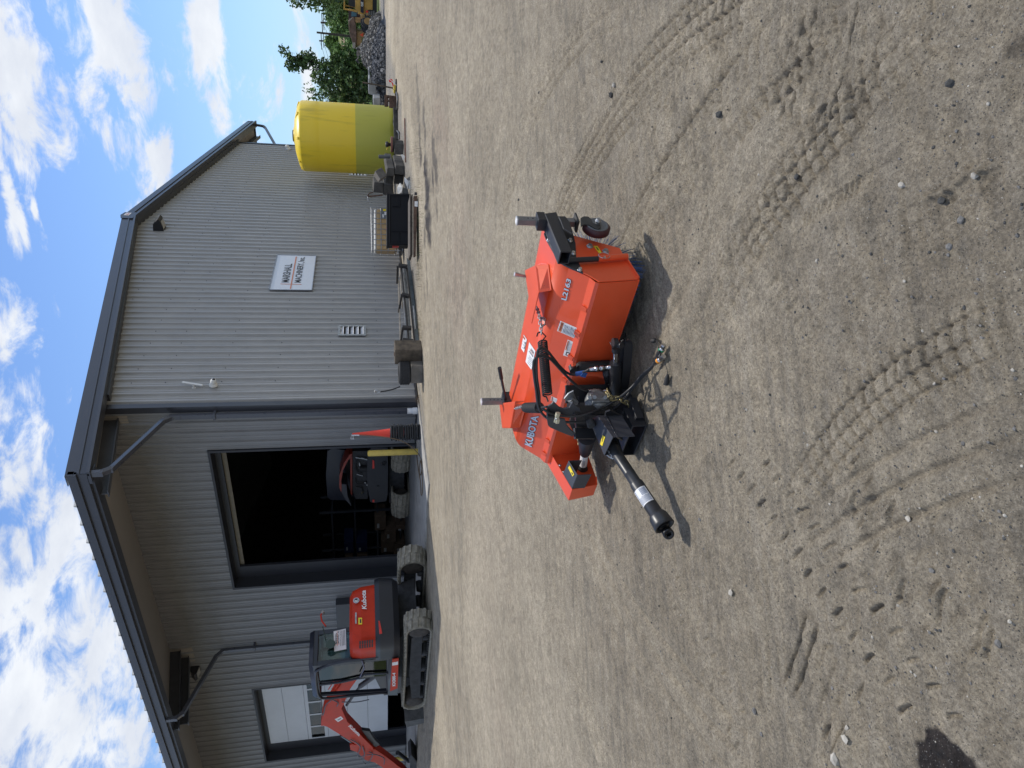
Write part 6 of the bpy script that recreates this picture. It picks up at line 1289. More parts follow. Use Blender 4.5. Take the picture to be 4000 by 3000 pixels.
for i, (pts, lab) in enumerate((([(985, 680), (990, 790), (1050, 795), (1045, 720), (1030, 680)], 'crumpled white sheet hanging beside the rusty section end'), ([(925, 640), (930, 690), (975, 790), (960, 700)], 'white torn board leaning right of the black bin'), ([(835, 770), (870, 710), (905, 740), (890, 840), (840, 850)], 'bent white and tan cardboard flap at the bin corner'), ([(980, 1480), (1020, 1495), (995, 1510)], 'small white scrap under the left end of the bin'), ([(880, 350), (905, 345), (930, 385), (915, 420)], 'white crumpled scrap in front of the front timber'))):
    t = thing('scrap_sheet', lab, 'scrap', onplane(*cB(*pts[0]), u0, Fh), group='scraps by the bin'); mb = MB(); P = [onplane(*cB(*p), Bp0+Fh*(.1 if i < 4 else 3), Fh)+Fh*random.uniform(-.05, .05) for p in pts]
    if i == 4: P = [onplane(*cB(*p), onz(*cB(935, 380)), Fh)+Fh*random.uniform(-.04, .04) for p in pts]
    c = sum(P)/len(P)-Fh*.10+np.array([0, 0, -.08])
    for a_, b_ in zip(P, P[1:]+P[:1]): mb.plate([a_, b_, c], .008)
    mb.build('sheet', CB, t)
gb = thing('storage_box', 'grey plastic box lid standing between the bin and the timbers', 'box', onplane(*cB(800, 800), Bp0+Fh*.3, Fh)); mb = MB(); fpl(mb, ((905, 770), (900, 850), (985, 850), (970, 790)), Bp0+Fh*.2, .3, cB); mb.build('box', mat('grey_plastic', (.07, .075, .08), .45), gb)
# caged tote
I0 = onz(*cB(925, 1600)); ibc = thing('caged_tote', 'white plastic liquid tote with tan contents in a galvanised cage behind the bin', 'liquid tote', I0)
iq = lambda x, y, k=0.: onplane(*cB(x, y), I0+Fh*k, Fh)
Lq, Rq = iq(920, 1592), iq(920, 1045); wI = np.linalg.norm(Lq-Rq); dI = nrm(Rq-Lq); zI0 = .15; zI1 = iq(515, 1300)[2]; zIm = iq(562, 1300)[2]
mb = MB(); base = Lq.copy(); base[2] = zI0+.1; mb.prism([base+dI*.04+Fh*.04, base+dI*(wI-.04)+Fh*.04, base+dI*(wI-.04)+Fh*.96, base+dI*.04+Fh*.96], (0, 0, zIm-zI0-.1)); bt = mb.build('bottle_filled', mat('tote_tan', (.50, .34, .16), .4, var=.05), ibc, bevel=.05)
mb = MB(); b2_ = base.copy(); b2_[2] = zIm; mb.prism([b2_+dI*.04+Fh*.04, b2_+dI*(wI-.04)+Fh*.04, b2_+dI*(wI-.04)+Fh*.96, b2_+dI*.04+Fh*.96], (0, 0, zI1-zIm-.05)); mb.build('bottle_top', mat('tote_white', (.75, .74, .70), .4, var=.03), ibc, bevel=.04)
mb = MB(); z1 = iq(500, 1300)[2]
for k in range(9): x_ = wI*k/8; p0 = Lq+dI*x_; mb.tube([np.array([p0[0], p0[1], zI0]), np.array([p0[0], p0[1], z1])], .014, 6); p1 = p0+Fh*1.0; mb.tube([np.array([p1[0], p1[1], zI0]), np.array([p1[0], p1[1], z1])], .014, 6)
for xx in (502, 625, 715, 810, 900):
    z = iq(xx, 1300)[2]
    for a_, b_ in ((Lq, Rq), (Lq+Fh, Rq+Fh), (Lq, Lq+Fh), (Rq, Rq+Fh)): mb.tube([np.array([a_[0], a_[1], z]), np.array([b_[0], b_[1], z])], .014, 6)
mb.build('cage', GAL, ibc)
mb = MB(); mb.plate([iq(628, 1045, -.02), iq(628, 1172, -.02), iq(720, 1172, -.02), iq(720, 1045, -.02)], .01); lp_ = mb.build('label_plate', mat('plate_grey', (.16, .18, .20), .4), ibc)
mb = MB(); mb.plate([iq(648, 1050, -.04), iq(652, 1078, -.04), iq(690, 1075, -.04), iq(688, 1048, -.04)], .004); mb.build('yellow_label', YEL, lp_); mb = MB(); mb.plate([iq(668, 1085, -.04), iq(668, 1128, -.04), iq(712, 1125, -.04), iq(712, 1085, -.04)], .004); mb.plate([iq(640, 1118, -.04), iq(645, 1160, -.04), iq(662, 1158, -.04), iq(660, 1118, -.04)], .004); mb.build('white_label', WHT, lp_)
mb = MB(); bb = Lq.copy(); bb[2] = .03; mb.prism([bb, bb+dI*wI, bb+dI*wI+Fh, bb+Fh], (0, 0, .12)); mb.build('pallet', BK, ibc)
# ------------------------------------------------------------------ tank
tL, tR = onz(*cR(1272, 1592)), onz(*cR(1272, 985)); tcx = (tL+tR)/2+Fh*.2; rt_ = np.linalg.norm(onplane(*cR(900, 1590), tcx, Fh)-onplane(*cR(900, 972), tcx, Fh))/2*.99; zz = lambda x: onplane(*cR(x, 1280), tcx, Fh)[2]
tank = thing('water_tank', 'tall yellow plastic tank with an olive filled lower part beside the gable', 'tank', tcx)
zt1_, ztop = zz(425), zz(355); zl = zz(925)
TKM = D.materials.new('tank_plastic'); TKM.use_nodes = True; nt = TKM.node_tree; n = nt.nodes; L = nt.links; b = n['Principled BSDF']; b.inputs['Roughness'].default_value = .38; b.inputs['Subsurface Weight'].default_value = .25; b.inputs['Subsurface Radius'].default_value = (.3, .25, .05); b.inputs['Subsurface Scale'].default_value = .15
tc_ = n.new('ShaderNodeTexCoord'); spx = n.new('ShaderNodeSeparateXYZ'); L.new(tc_.outputs['Object'], spx.inputs[0]); gt = n.new('ShaderNodeMapRange'); gt.inputs[1].default_value = zl-.015; gt.inputs[2].default_value = zl+.015; L.new(spx.outputs[2], gt.inputs[0])
mxc = n.new('ShaderNodeMix'); mxc.data_type = 'RGBA'; mxc.inputs[6].default_value = (.50, .48, .07, 1); mxc.inputs[7].default_value = (.86, .63, .03, 1); L.new(gt.outputs[0], mxc.inputs[0])
ns = n.new('ShaderNodeTexNoise'); ns.inputs['Scale'].default_value = 1.3; ns.inputs['Detail'].default_value = 6; mp_ = n.new('ShaderNodeMapping'); mp_.inputs['Scale'].default_value = (3, 3, .5); L.new(tc_.outputs['Object'], mp_.inputs[0]); L.new(mp_.outputs[0], ns.inputs['Vector'])
rmp = n.new('ShaderNodeMapRange'); rmp.inputs[1].default_value = .58; rmp.inputs[2].default_value = .75; rmp.inputs[4].default_value = .30; L.new(ns.outputs[0], rmp.inputs[0]); mx2 = n.new('ShaderNodeMix'); mx2.data_type = 'RGBA'; mx2.inputs[7].default_value = (.16, .14, .04, 1); L.new(rmp.outputs[0], mx2.inputs[0]); L.new(mxc.outputs[2], mx2.inputs[6]); L.new(mx2.outputs[2], b.inputs['Base Color'])
mb = MB(); z0 = .03; mb.lathe((tcx[0], tcx[1], 0), (0, 0, 1), [(z0, rt_*.96), (z0+.06, rt_*.995), (z0+.2, rt_), (zl, rt_*1.0), (zz(600)-.03, rt_*1.0), (zz(600), rt_*.998), (zz(600)+.03, rt_*1.0), (zt1_-.08, rt_*1.0), (zt1_, rt_*.97), (zt1_+(ztop-zt1_)*.40, rt_*.82), (zt1_+(ztop-zt1_)*.78, rt_*.52), (zt1_+(ztop-zt1_)*.88, rt_*.2)], 72)
mb.build('shell', TKM, tank)
mb = MB(); mb.lathe((tcx[0], tcx[1], zt1_+(ztop-zt1_)*.55), (0, 0, 1), [(0, .42), ((ztop-zt1_)*.45, .38), ((ztop-zt1_)*.47, .30)], 28); ld = mb.build('collar', TKM, tank); mb = MB(); mb.lathe((tcx[0], tcx[1], zt1_+(ztop-zt1_)*.55+(ztop-zt1_)*.46), (0, 0, 1), [(0, .26), (.06, .26)], 24); mb.build('lid', mat('dark_lid', (.05, .045, .02), .5), ld)
mb = MB()
for k in range(8):
    a = 2*math.pi*k/8+.2; p = np.array([tcx[0]+math.cos(a)*rt_*.86, tcx[1]+math.sin(a)*rt_*.86, zt1_+(ztop-zt1_)*.22]); mb.box(p, (.30, .12, .12), (math.cos(a), math.sin(a), -.35))
mb.build('lifting_lugs', TKM, tank, bevel=.02)
# timber cribbing under tank, steel trestle, pump with flag, hoses, plank
for i, (px, lab) in enumerate((((1000, 1290), 'dark timber sleeper along the front foot of the tank'), )):
    t = thing('timber', lab, 'timber', onz(*cR(1310, 1150)), group='heavy timbers'); a_, b_ = onz(*cR(1312, 990)), onz(*cR(1318, 1290)); mb = MB(); dn2 = nrm(b_-a_); mb.bar(a_+np.array([0, 0, .09])+Fh*.1, b_+np.array([0, 0, .09])+Fh*.1, .2, .18); mb.build('beam', TB, t, bevel=.015)
tr_ = thing('steel_trestle', 'rusty steel trestle frame standing right of the tank foot', 'trestle', onz(*cR(1300, 910))); tq = lambda x, y, k=0.: onplane(*cR(x, y), onz(*cR(1300, 910))+Fh*k, Fh)
mb = MB()
for k in (0, .7):
    mb.bar(tq(1190, 890, k), tq(1300, 903, k), .09, .09, RH); mb.bar(tq(1195, 930, k), tq(1300, 940, k), .07, .07, RH)
mb.bar(tq(1200, 885), tq(1200, 985), .1, .1); mb.bar(tq(1230, 890), tq(1230, 890, .75), .07, .07); mb.bar(tq(1230, 935), tq(1230, 935, .75), .07, .07); mb.bar(tq(1215, 885, .7), tq(1215, 985, .7), .1, .1); mb.bar(tq(1270, 900), tq(1270, 1000), .35, .05, RH); mb.build('frame', RUST, tr_)
pu = thing('water_pump', 'small yellow and black engine pump on the dirt near the trestle', 'pump', onz(*cR(1305, 800))); uq = lambda x, y, k=0.: onplane(*cR(x, y), onz(*cR(1305, 800))+Fh*k, Fh)
mb = MB(); mb.prism([uq(*p) for p in ((1285, 770), (1270, 800), (1275, 830), (1295, 840), (1300, 790))], Fh*.35); mb.build('body', mat('pump_yellow', (.6, .45, .05), .5), pu, bevel=.02)
mb = MB(); mb.prism([uq(*p) for p in ((1295, 735), (1300, 760), (1292, 800), (1290, 850), (1308, 850), (1308, 740))], Fh*.4); mb.prism([uq(*p) for p in ((1292, 730), (1292, 760), (1308, 760), (1305, 730))], Fh*.3); mb.build('engine', BK, pu)
fl_ = thing('flag', 'red triangular warning flag beside the yellow pump', 'flag', uq(1265, 750)); mb = MB(); mb.plate([uq(1230, 728), uq(1232, 758), uq(1268, 765), uq(1262, 735)], .012); mb.plate([uq(1255, 760), uq(1265, 800), uq(1275, 795), uq(1265, 755)], .012); mb.build('cloth', mat('flag_red', (.75, .03, .015), .6), fl_)
mb = MB(); mb.tube([uq(1228, 728), uq(1300, 790)], .02, 6); mb.build('staff', WP, fl_)
st_ = thing('wooden_stake', 'thin leaning wooden stake standing up behind the yellow pump', 'stake', uq(1265, 812)); mb = MB(); mb.bar(uq(985, 762, .3), uq(1270, 815, .3), .05, .05, RH); mb.build('pole', WOODB, st_)
hs = thing('suction_hose', 'black hose running from the pump along the tank foot', 'hose', uq(1305, 860)); hz_ = lambda x, y, z=.05: onz(*cR(x, y), z)
mb = MB(); mb.tube(smoothpath([hz_(1300, 855), hz_(1312, 920), hz_(1305, 1000), hz_(1285, 1060), hz_(1272, 1130), hz_(1290, 1190), hz_(1320, 1230), hz_(1325, 1290)], 6), .035, 8); mb.build('hose', mat('grey_black_hose', (.08, .08, .085), .5), hs)
pk = thing('plank', 'long thin reddish plank lying on the ground in front of the tank', 'plank', onz(*cR(1378, 1300))); mb = MB(); mb.bar(onz(*cR(1376, 1100), .03), onz(*cR(1384, 1500), .03), .10, .04); mb.build('board', mat('red_plank', (.30, .17, .12), .8, var=.2), pk)
pv = thing('pvc_valve', 'short grey standing pipe between the timbers and the tank', 'pipe', onz(*cR(1300, 1450))); mb = MB(); v0 = tb1+Fh*.6; mb.tube([onplane(*cR(1240, 1450), v0, Fh), onplane(*cR(1135, 1450), v0, Fh)], .07, 12); mb.build('pipe', mat('grey_pipe', (.13, .14, .14), .5), pv)
# weeds by the corner
wd_ = thing('weeds', 'dry brown weeds at the foot of the building corner', 'weeds', (16.2, 11.6, 0)); mb = MB()
wc = onz(*cG(1400, 260))
for i in range(140):
    p = wc+np.array([random.gauss(0, .09), random.gauss(0, .05), 0]); a = random.uniform(0, 6.28); l = random.uniform(.05, .22); q = p+np.array([math.cos(a)*l*.6, math.sin(a)*l*.6, l*random.uniform(.3, 1)]); s = np.cross(nrm(q-p), (0, 0, 1.))*.004; mb.add([p-s, p+s, q], [[0, 1, 2]])
mb.build('stems', mat('dry_weed', (.13, .085, .05), .9, var=.3, scale=30), wd_)

wg = D.objects; mb = MB(); rw = random.Random(12)
for i in range(1500):
    px = rw.uniform(1600, 1655); py = rw.uniform(560, 1500)
    if vnoise(np.array([py*.02]), np.array([1.]), 5)[0] < .45: continue
    b_ = onz(px, py) if py < 900 else onz(rw.uniform(1632, 1650), py); p = np.array([b_[0]+rw.gauss(0, .15), min(11.7, b_[1]+rw.gauss(0, .1)), 0]); a = rw.uniform(0, 6.28); l = rw.uniform(.04, .16); q = p+np.array([math.cos(a)*l*.5, math.sin(a)*l*.5, l]); s_ = np.cross(nrm(q-p), (0, 0, 1.))*.006; mb.m = rw.choice((0, 1)); mb.add([p-s_, p+s_, q], [[0, 1, 2]])
setp(mb.build('wall_foot_weeds', [mat('green_weed', (.09, .13, .04), .8), MATS['dry_weed']]), 'sparse dry and green weeds along the dirt at the wall foot', 'weeds', kind='stuff')
# ------------------------------------------------------------------ far side of the yard
def vpl(mb, pts, x0, th, cr):           # outline standing in the plane X = x0, thickened away from the yard
    return mb.prism([onX(*cr(*p), x0) for p in pts], (th, 0, 0))
CY = mat('machine_yellow', (.58, .33, .07), .45, var=.2, scale=1.5); CYD = mat('faded_yellow', (.42, .24, .09), .6, var=.3, scale=1.5); BRN = mat('worn_brown_steel', (.24, .14, .10), .65, var=.35, scale=1.2)
XK = 66.
ld = thing('track_loader', 'yellow track loader cut by the right edge with a dark stripe on its side', 'loader', onX(*cK(1400, 150), XK))
mb = MB(); vpl(mb, ((870, -60), (870, 230), (930, 262), (935, 350), (1090, 360), (1090, -60)), XK, 2.2, cK); vpl(mb, ((1090, -60), (1090, 360), (1120, 350), (1130, 250), (1300, 245), (1300, -60)), XK+.1, 2.0, cK); bdy = mb.build('body', CY, ld, bevel=.03)
mb = MB(); vpl(mb, ((1000, -60), (1000, 300), (1078, 335), (1078, -60)), XK-.03, .03, cK); mb.build('dark_stripe', mat('stripe_navy', (.012, .014, .03), .4), bdy)
mb = MB(); text_mesh(mb, 'CAT', [onX(*cK(*p), XK-.05) for p in ((1068, 158), (1072, 40), (1010, 40), (1012, 158))], .002, .05); mb.build('lettering', WHT, bdy)
mb = MB(); vpl(mb, ((580, -60), (580, 240), (610, 240), (612, -60)), XK, 1.9, cK); vpl(mb, ((605, 205), (605, 240), (905, 300), (930, 270), (870, 240)), XK, .15, cK); vpl(mb, ((605, 205), (605, 240), (905, 300), (930, 270), (870, 240)), XK+1.7, .15, cK); vpl(mb, ((610, 120), (610, 150), (870, 190), (870, 160)), XK+.9, .1, cK); mb.build('roll_frame', CY, ld)
mb = MB(); vpl(mb, ((700, -60), (700, 110), (740, 155), (860, 175), (862, -60)), XK+.3, 1.2, cK); mb.build('seat_and_engine', BK, ld)
mb = MB(); vpl(mb, ((1300, -60), (1300, 250), (1190, 260), (1190, 385), (1405, 395), (1405, -60)), XK+.05, .5, cK); mb.build('crawler_track', BKD, ld); mb = MB(); vpl(mb, ((1300, -60), (1300, 250), (1190, 260), (1190, 385), (1405, 395), (1405, -60)), XK+1.6, .5, cK); lt = mb.build('crawler_track', BKD, ld)
mb = MB()
for k in range(3): vpl(mb, ((1200+k*55, 268), (1195+k*55, 372), (1235+k*55, 376), (1238+k*55, 270)), XK, .06, cK)
mb.build('track_guard', mat('dusty_grey', (.20, .19, .18), .8, var=.3), ld)
mb = MB(); vpl(mb, ((1130, 262), (1132, 310), (1190, 315), (1190, 262)), XK-.02, .1, cK); mb.build('tail_light', MATS['red_reflector'], ld)
XD = 74.
dp_ = thing('dump_truck', 'rusty brown dump truck with a red triangle on its back behind the rock pile', 'dump truck', onX(*cK(1330, 620), XD))
mb = MB(); vpl(mb, ((700, 520), (722, 800), (760, 920), (800, 1040), (802, 1190), (878, 1200), (905, 1040), (900, 780), (880, 570), (860, 560), (852, 440), (806, 430)), XD, 2.6, cK); mb.build('dump_body', BRN, dp_, bevel=.03)
mb = MB(); vpl(mb, ((862, 442), (878, 560), (1000, 560), (1010, 470), (1000, 445)), XD-.05, 2.5, cK); vpl(mb, ((1010, 375), (1012, 470), (1045, 495), (1115, 500), (1115, 420), (1060, 385)), XD-.4, 1.5, cK); vpl(mb, ((905, 770), (905, 1150), (1010, 1130), (1040, 960), (1150, 780), (1150, 740), (1035, 740), (1030, 780)), XD+.2, 1.8, cK); mb.build('chassis', CYD, dp_, bevel=.03)
mb = MB(); vpl(mb, ((700, 440), (700, 500), (760, 470), (880, 445), (940, 440), (990, 440), (990, 355), (940, 330), (712, 250), (705, 300)), XD+.5, 1.8, cK); cb_ = mb.build('cab', mat('cab_dark_brown', (.06, .03, .03), .5), dp_); mb = MB(); vpl(mb, ((772, 300), (772, 410), (900, 405), (905, 330), (800, 285)), XD+.42, .06, cK); mb.build('cab_window', mat('cab_pane', (.10, .20, .26), .15, var=.1), cb_)
mb = MB(); vpl(mb, ((720, 800), (722, 470), (790, 440), (798, 450), (730, 520)), XD-.06, .05, cK); vpl(mb, ((800, 1045), (802, 1190), (870, 1195), (868, 1050)), XD-.06, .05, cK); mb.build('body_edge', mat('pale_edge', (.42, .36, .30), .7), dp_)
def wheel(c, r, w, par, ax=(1, .35, 0), nm='wheel'):
    ax = nrm(ax); mb = MB(); c = np.array(c, float); mb.lathe(c-ax*w/2, ax, [(0, r*.6), (.02, r*.85), (w*.15, r*.97), (w*.85, r*.97), (w-.02, r*.85), (w, r*.6)], 36)
    for k in range(22):
        a = 2*math.pi*k/22; u = nrm(np.cross(ax, (0, 0, 1.))); v = np.cross(ax, u); d = math.cos(a)*u+math.sin(a)*v; tt = np.cross(ax, d)
        for s_ in (-1, 1): mb.box(c+d*r+ax*s_*w*.22, (w*.5, .07, .09), nrm(ax+tt*s_*.7), d)
    o = mb.build(nm, TYRE, par); mb = MB(); mb.lathe(c-ax*(w/2+.01), ax, [(0, r*.58), (.12, r*.5), (.12, r*.1)], 24); mb.build('rim', CYD, o)
wc_ = onX(*cK(1178, 610), XD-.2); wr_ = np.linalg.norm(onX(*cK(1020, 610), XD-.2)-onX(*cK(1335, 610), XD-.2))/2
wheel(wc_, wr_, 1.1, dp_, (.9, .75, 0)); wheel(wc_+np.array([3.0, 1.0, -.1]), wr_, 1.0, dp_, (.9, .75, 0)); wheel(onX(*cK(1205, 430), XD+1), wr_*.8, .9, dp_, (.9, .75, 0))
mb = MB(); mb.plate([onX(*cK(*p), XD-.3) for p in ((978, 862), (1068, 812), (1068, 908))], .03); mb.build('warning_triangle', mat('triangle_orange', (.85, .09, .03), .5), dp_)
mb = MB(); mb.bar(onX(*cK(1060, 860), XD-.28), onX(*cK(1120, 860), XD+.3), .1, .1); mb.build('triangle_bracket', CYD, dp_)
# heaps of stone
def heap(name, label, outline, x0, depth, seed, m, stone, ms, cr=cK, nst=500):
    rg = random.Random(seed); P = [onX(*cr(*p), x0) for p in outline]; t = thing(name, label, 'rubble heap', P[0], kind='stuff')
    ys = [p[1] for p in P]; y0, y1 = min(ys), max(ys); prof = sorted((p[1], p[2]) for p in P); py = [a for a, _ in prof]; pz = [max(b, .02) for _, b in prof]
    nx, ny = 26, 60; V = []; f = []
    for i in range(nx+1):
        for j in range(ny+1):
            u = i/nx; y = y0-.5+(y1-y0+1)*j/ny; h = .86*np.interp(y, py, pz, left=0, right=0)*math.sin(math.pi*min(1, u*1.02+.0))**.8; V.append((x0-depth/2+depth*u, y, h*(.9+.2*rg.random())+.0)); 
    for i in range(nx):
        for j in range(ny): k = i*(ny+1)+j; f.append([k, k+1, k+ny+2, k+ny+1])
    mb = MB(); mb.add(V, f)
    for k in range(nst):
        u = rg.uniform(.02, .55); y = rg.uniform(y0, y1); h = .86*float(np.interp(y, py, pz))*math.sin(math.pi*u)**.8; c = np.array([x0-depth/2+depth*u, y, h]); s = stone*rg.uniform(.4, 1.5); mb.m = rg.choice((0, 0, 1, 1, 2))
        a = nrm([rg.gauss(0, 1), rg.gauss(0, 1), rg.gauss(0, 1)]); mb.box(c, (s*rg.uniform(.7, 2.2), s, s*rg.uniform(.4, 1)), a, (rg.gauss(0, 1)+.01, rg.gauss(0, 1), rg.gauss(0, 1)))
    o = mb.build('stones', ms, t); o['kind'] = 'stuff'; return t
RG = mat('rock_grey', (.20, .19, .172), .9, var=.3, scale=3); RD = mat('rock_dark', (.10, .095, .09), .9, var=.3, scale=3); RP_ = mat('rock_pale', (.36, .35, .325), .9, var=.2, scale=3); GD = mat('gravel_dark', (.085, .09, .10), .95, var=.5, scale=12, bump=.6, bscale=20); GL_ = mat('gravel_mid', (.20, .205, .215), .95, var=.3, scale=10)
heap('rock_heap', 'heap of broken grey rock slabs in front of the brown dump truck', ((1400, 330), (1240, 480), (1200, 700), (1130, 830), (1050, 960), (1000, 1090), (960, 1150), (985, 1300), (1000, 1480), (1060, 1600), (1130, 1640)), 58, 5, 5, RD, .12, [RD, RG, RP_], nst=2400)
heap('gravel_heap', 'low heap of blue grey gravel beside the broken rock slabs', ((1500, 560), (1430, 760), (1330, 1000), (1290, 1300), (1270, 1600), (1275, 1800), (1300, 2200), (1340, 2560)), 49, 6, 6, GD, .12, [GD, GL_, GD], nst=1500)
heap('soil_heap', 'smooth dark soil heap running behind the gravel toward the trees', ((1290, 1120), (850, 1180), (850, 1300), (900, 1500), (980, 1700), (1080, 1850), (1220, 2000), (1290, 2060)), 68, 9, 8, mat('dark_soil', (.085, .078, .072), .95, var=.3), .25, [MATS['dark_soil'], MATS['dark_soil'], RD], nst=60)
# concrete barrier blocks
CBL = mat('barrier_concrete', (.36, .37, .37), .85, var=.15, scale=2)
def cblock(pts, x0, th, lab):
    t = thing('concrete_block', lab, 'concrete block', onX(*cR(*pts[0]), x0), group='concrete barrier blocks'); mb = MB(); vpl(mb, pts, x0, th, cR); mb.build('block', CBL, t, bevel=.04)
cblock(((1040, 725), (1042, 870), (1082, 882), (1110, 880), (1110, 800), (1070, 780), (1060, 725)), 46, 1.2, 'long pale concrete barrier block nearest the gravel heap')
cblock(((1085, 905), (1085, 985), (1150, 985), (1150, 905)), 45, 1.2, 'squarish concrete block just right of the yellow tank')
cblock(((1038, 645), (1042, 720), (1060, 722), (1055, 648)), 50, 1.2, 'low concrete barrier block at the top edge of the gravel heap')
# ------------------------------------------------------------------ hillside and road bank behind
xs_h = np.linspace(62, 420, 70); ysh = np.linspace(-170, 190, 150)
XX, YY = np.meshgrid(xs_h, ysh, indexing='ij'); ZZ = -.05+np.clip((XX-84)/60, 0, 1)**1.3*6.2*(1+.25*(vnoise(XX*.02, YY*.03, 71)-.5))+np.clip((XX-84)/20, 0, 1)*.8*(vnoise(XX*.12, YY*.12, 72)-.5); ZZ[0] -= 1
me = D.meshes.new('hillside'); n1_, n2_ = XX.shape; i = np.arange(n1_-1)[:, None]*n2_+np.arange(n2_-1)[None, :]
me.from_pydata(np.stack([XX.ravel(), YY.ravel(), ZZ.ravel()], 1).tolist(), [], np.stack([i, i+n2_, i+n2_+1, i+1], -1).reshape(-1, 4).tolist())
me.polygons.foreach_set('use_smooth', [True]*len(me.polygons)); hmq = D.materials.new('hill_grass'); hmq.use_nodes = True; nt = hmq.node_tree; n = nt.nodes; L = nt.links; b = n['Principled BSDF']; b.inputs['Roughness'].default_value = 1; b.inputs['Specular IOR Level'].default_value = .1
tc_ = n.new('ShaderNodeTexCoord'); sx = n.new('ShaderNodeSeparateXYZ'); L.new(tc_.outputs['Object'], sx.inputs[0]); ns = n.new('ShaderNodeTexNoise'); ns.inputs['Scale'].default_value = .12; ns.inputs['Detail'].default_value = 8; ns.inputs['Roughness'].default_value = .7; L.new(tc_.outputs['Object'], ns.inputs['Vector'])
gr = n.new('ShaderNodeValToRGB'); gr.color_ramp.elements[0].position = .35; gr.color_ramp.elements[0].color = (.055, .10, .025, 1); gr.color_ramp.elements[1].position = .65; gr.color_ramp.elements[1].color = (.19, .27, .07, 1); L.new(ns.outputs[0], gr.inputs[0])
ad = n.new('ShaderNodeMath'); ad.operation = 'MULTIPLY_ADD'; ad.inputs[1].default_value = 26; L.new(ns.outputs[0], ad.inputs[0]); L.new(sx.outputs[0], ad.inputs[2])
rp2 = n.new('ShaderNodeValToRGB'); cr_ = rp2.color_ramp; cr_.elements[0].position = .0; cr_.elements[0].color = (0, 0, 0, 1); cr_.elements[1].position = .30; cr_.elements[1].color = (0, 0, 0, 1)
for p_, v_ in ((.36, 1), (.62, 1), (.72, 0)): e = cr_.elements.new(p_); e.color = (v_, v_, v_, 1)
mr = n.new('ShaderNodeMapRange'); mr.inputs[1].default_value = 80; mr.inputs[2].default_value = 180; L.new(ad.outputs[0], mr.inputs[0]); L.new(mr.outputs[0], rp2.inputs[0])
mxh = n.new('ShaderNodeMix'); mxh.data_type = 'RGBA'; L.new(rp2.outputs[0], mxh.inputs[0]); L.new(gr.outputs[0], mxh.inputs[6]); mxh.inputs[7].default_value = (.30, .22, .155, 1); L.new(mxh.outputs[2], b.inputs['Base Color'])
me.materials.append(hmq); ho = D.objects.new('hillside', me); COL.objects.link(ho); ho['kind'] = 'structure'
def hz(x, y):
    return float(-.05+min(max((x-84)/60, 0), 1)**1.3*6.2)
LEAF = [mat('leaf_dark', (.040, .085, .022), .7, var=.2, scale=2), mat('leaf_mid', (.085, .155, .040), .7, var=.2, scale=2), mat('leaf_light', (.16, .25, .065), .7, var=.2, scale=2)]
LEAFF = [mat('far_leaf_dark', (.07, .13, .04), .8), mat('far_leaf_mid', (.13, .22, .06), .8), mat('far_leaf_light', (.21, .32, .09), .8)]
BARK = mat('bark', (.07, .055, .045), .9, var=.3, scale=6)
def leaves(mb, clumps, n, size, rg):
    tot = sum(c[3]*c[4]*c[5] for c in clumps); 
    for (cx_, cy_, cz_, rx, ry, rz_) in clumps:
        k = max(6, int(n*rx*ry*rz_/tot)) if tot else 20; tone = rg.choice((0, 0, 1))
        for i in range(k):
            d = nrm([rg.gauss(0, 1), rg.gauss(0, 1), rg.gauss(0, 1)]); r = rg.random()**.45; c = np.array([cx_+d[0]*rx*r, cy_+d[1]*ry*r, cz_+d[2]*rz_*r])
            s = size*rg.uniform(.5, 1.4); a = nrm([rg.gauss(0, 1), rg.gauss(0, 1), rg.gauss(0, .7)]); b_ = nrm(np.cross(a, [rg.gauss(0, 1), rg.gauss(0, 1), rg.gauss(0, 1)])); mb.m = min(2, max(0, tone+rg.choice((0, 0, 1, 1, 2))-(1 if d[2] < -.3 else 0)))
            mb.add([c-a*s, c+b_*s*.55, c+a*s, c-b_*s*.55], [[0, 1, 2, 3]])
def tree(name, lab, base, H, wid, seed, cat='tree', n=2500, size=.22, lean=0., shape='round', trunk_r=.14, group=None, ls=LEAF, low=.25, dens=14):
    rg = random.Random(seed); t = thing(name, lab, cat, base, group=group); base = np.array(base, float); mb = MB(); path = []
    for k in range(7): u = k/6; path.append(base+np.array([0, lean*u*u*H+.05*rg.uniform(-1, 1), H*.92*u]))
    mb.tube(path, [trunk_r*(1-.8*k/6) for k in range(7)], 8); cl = []
    for k in range(dens):
        u = low+(1-low)*(k+.5)/dens; p = base+np.array([0, lean*u*u*H, H*u]); an = rg.uniform(0, 6.28)
        R = wid*({'round': math.sin(math.pi*min(1, max(.08, (u-low)/(1-low)*.85+.1)))**.7, 'wide': 1-.55*(u-low)/(1-low), 'thin': .35+.3*rg.random()}[shape])*rg.uniform(.45, .95)
        e = p+np.array([math.cos(an)*R, math.sin(an)*R, H*.05]); mb.tube([p-np.array([0, 0, H*.05]), (p+e)/2, e], [trunk_r*.3, trunk_r*.2, trunk_r*.07], 5); s = wid*rg.uniform(.28, .5); cl.append((e[0], e[1], e[2], s, s, s*.75))
        if rg.random() < .6: cl.append((p[0], p[1], p[2], s, s, s*.7))
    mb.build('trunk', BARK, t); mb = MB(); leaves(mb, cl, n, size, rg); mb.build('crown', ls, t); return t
def tb(cr, x, y, X0, z=0.):
    p = onX(*cr(x, y), X0); return np.array([X0, p[1], z]), p[2]
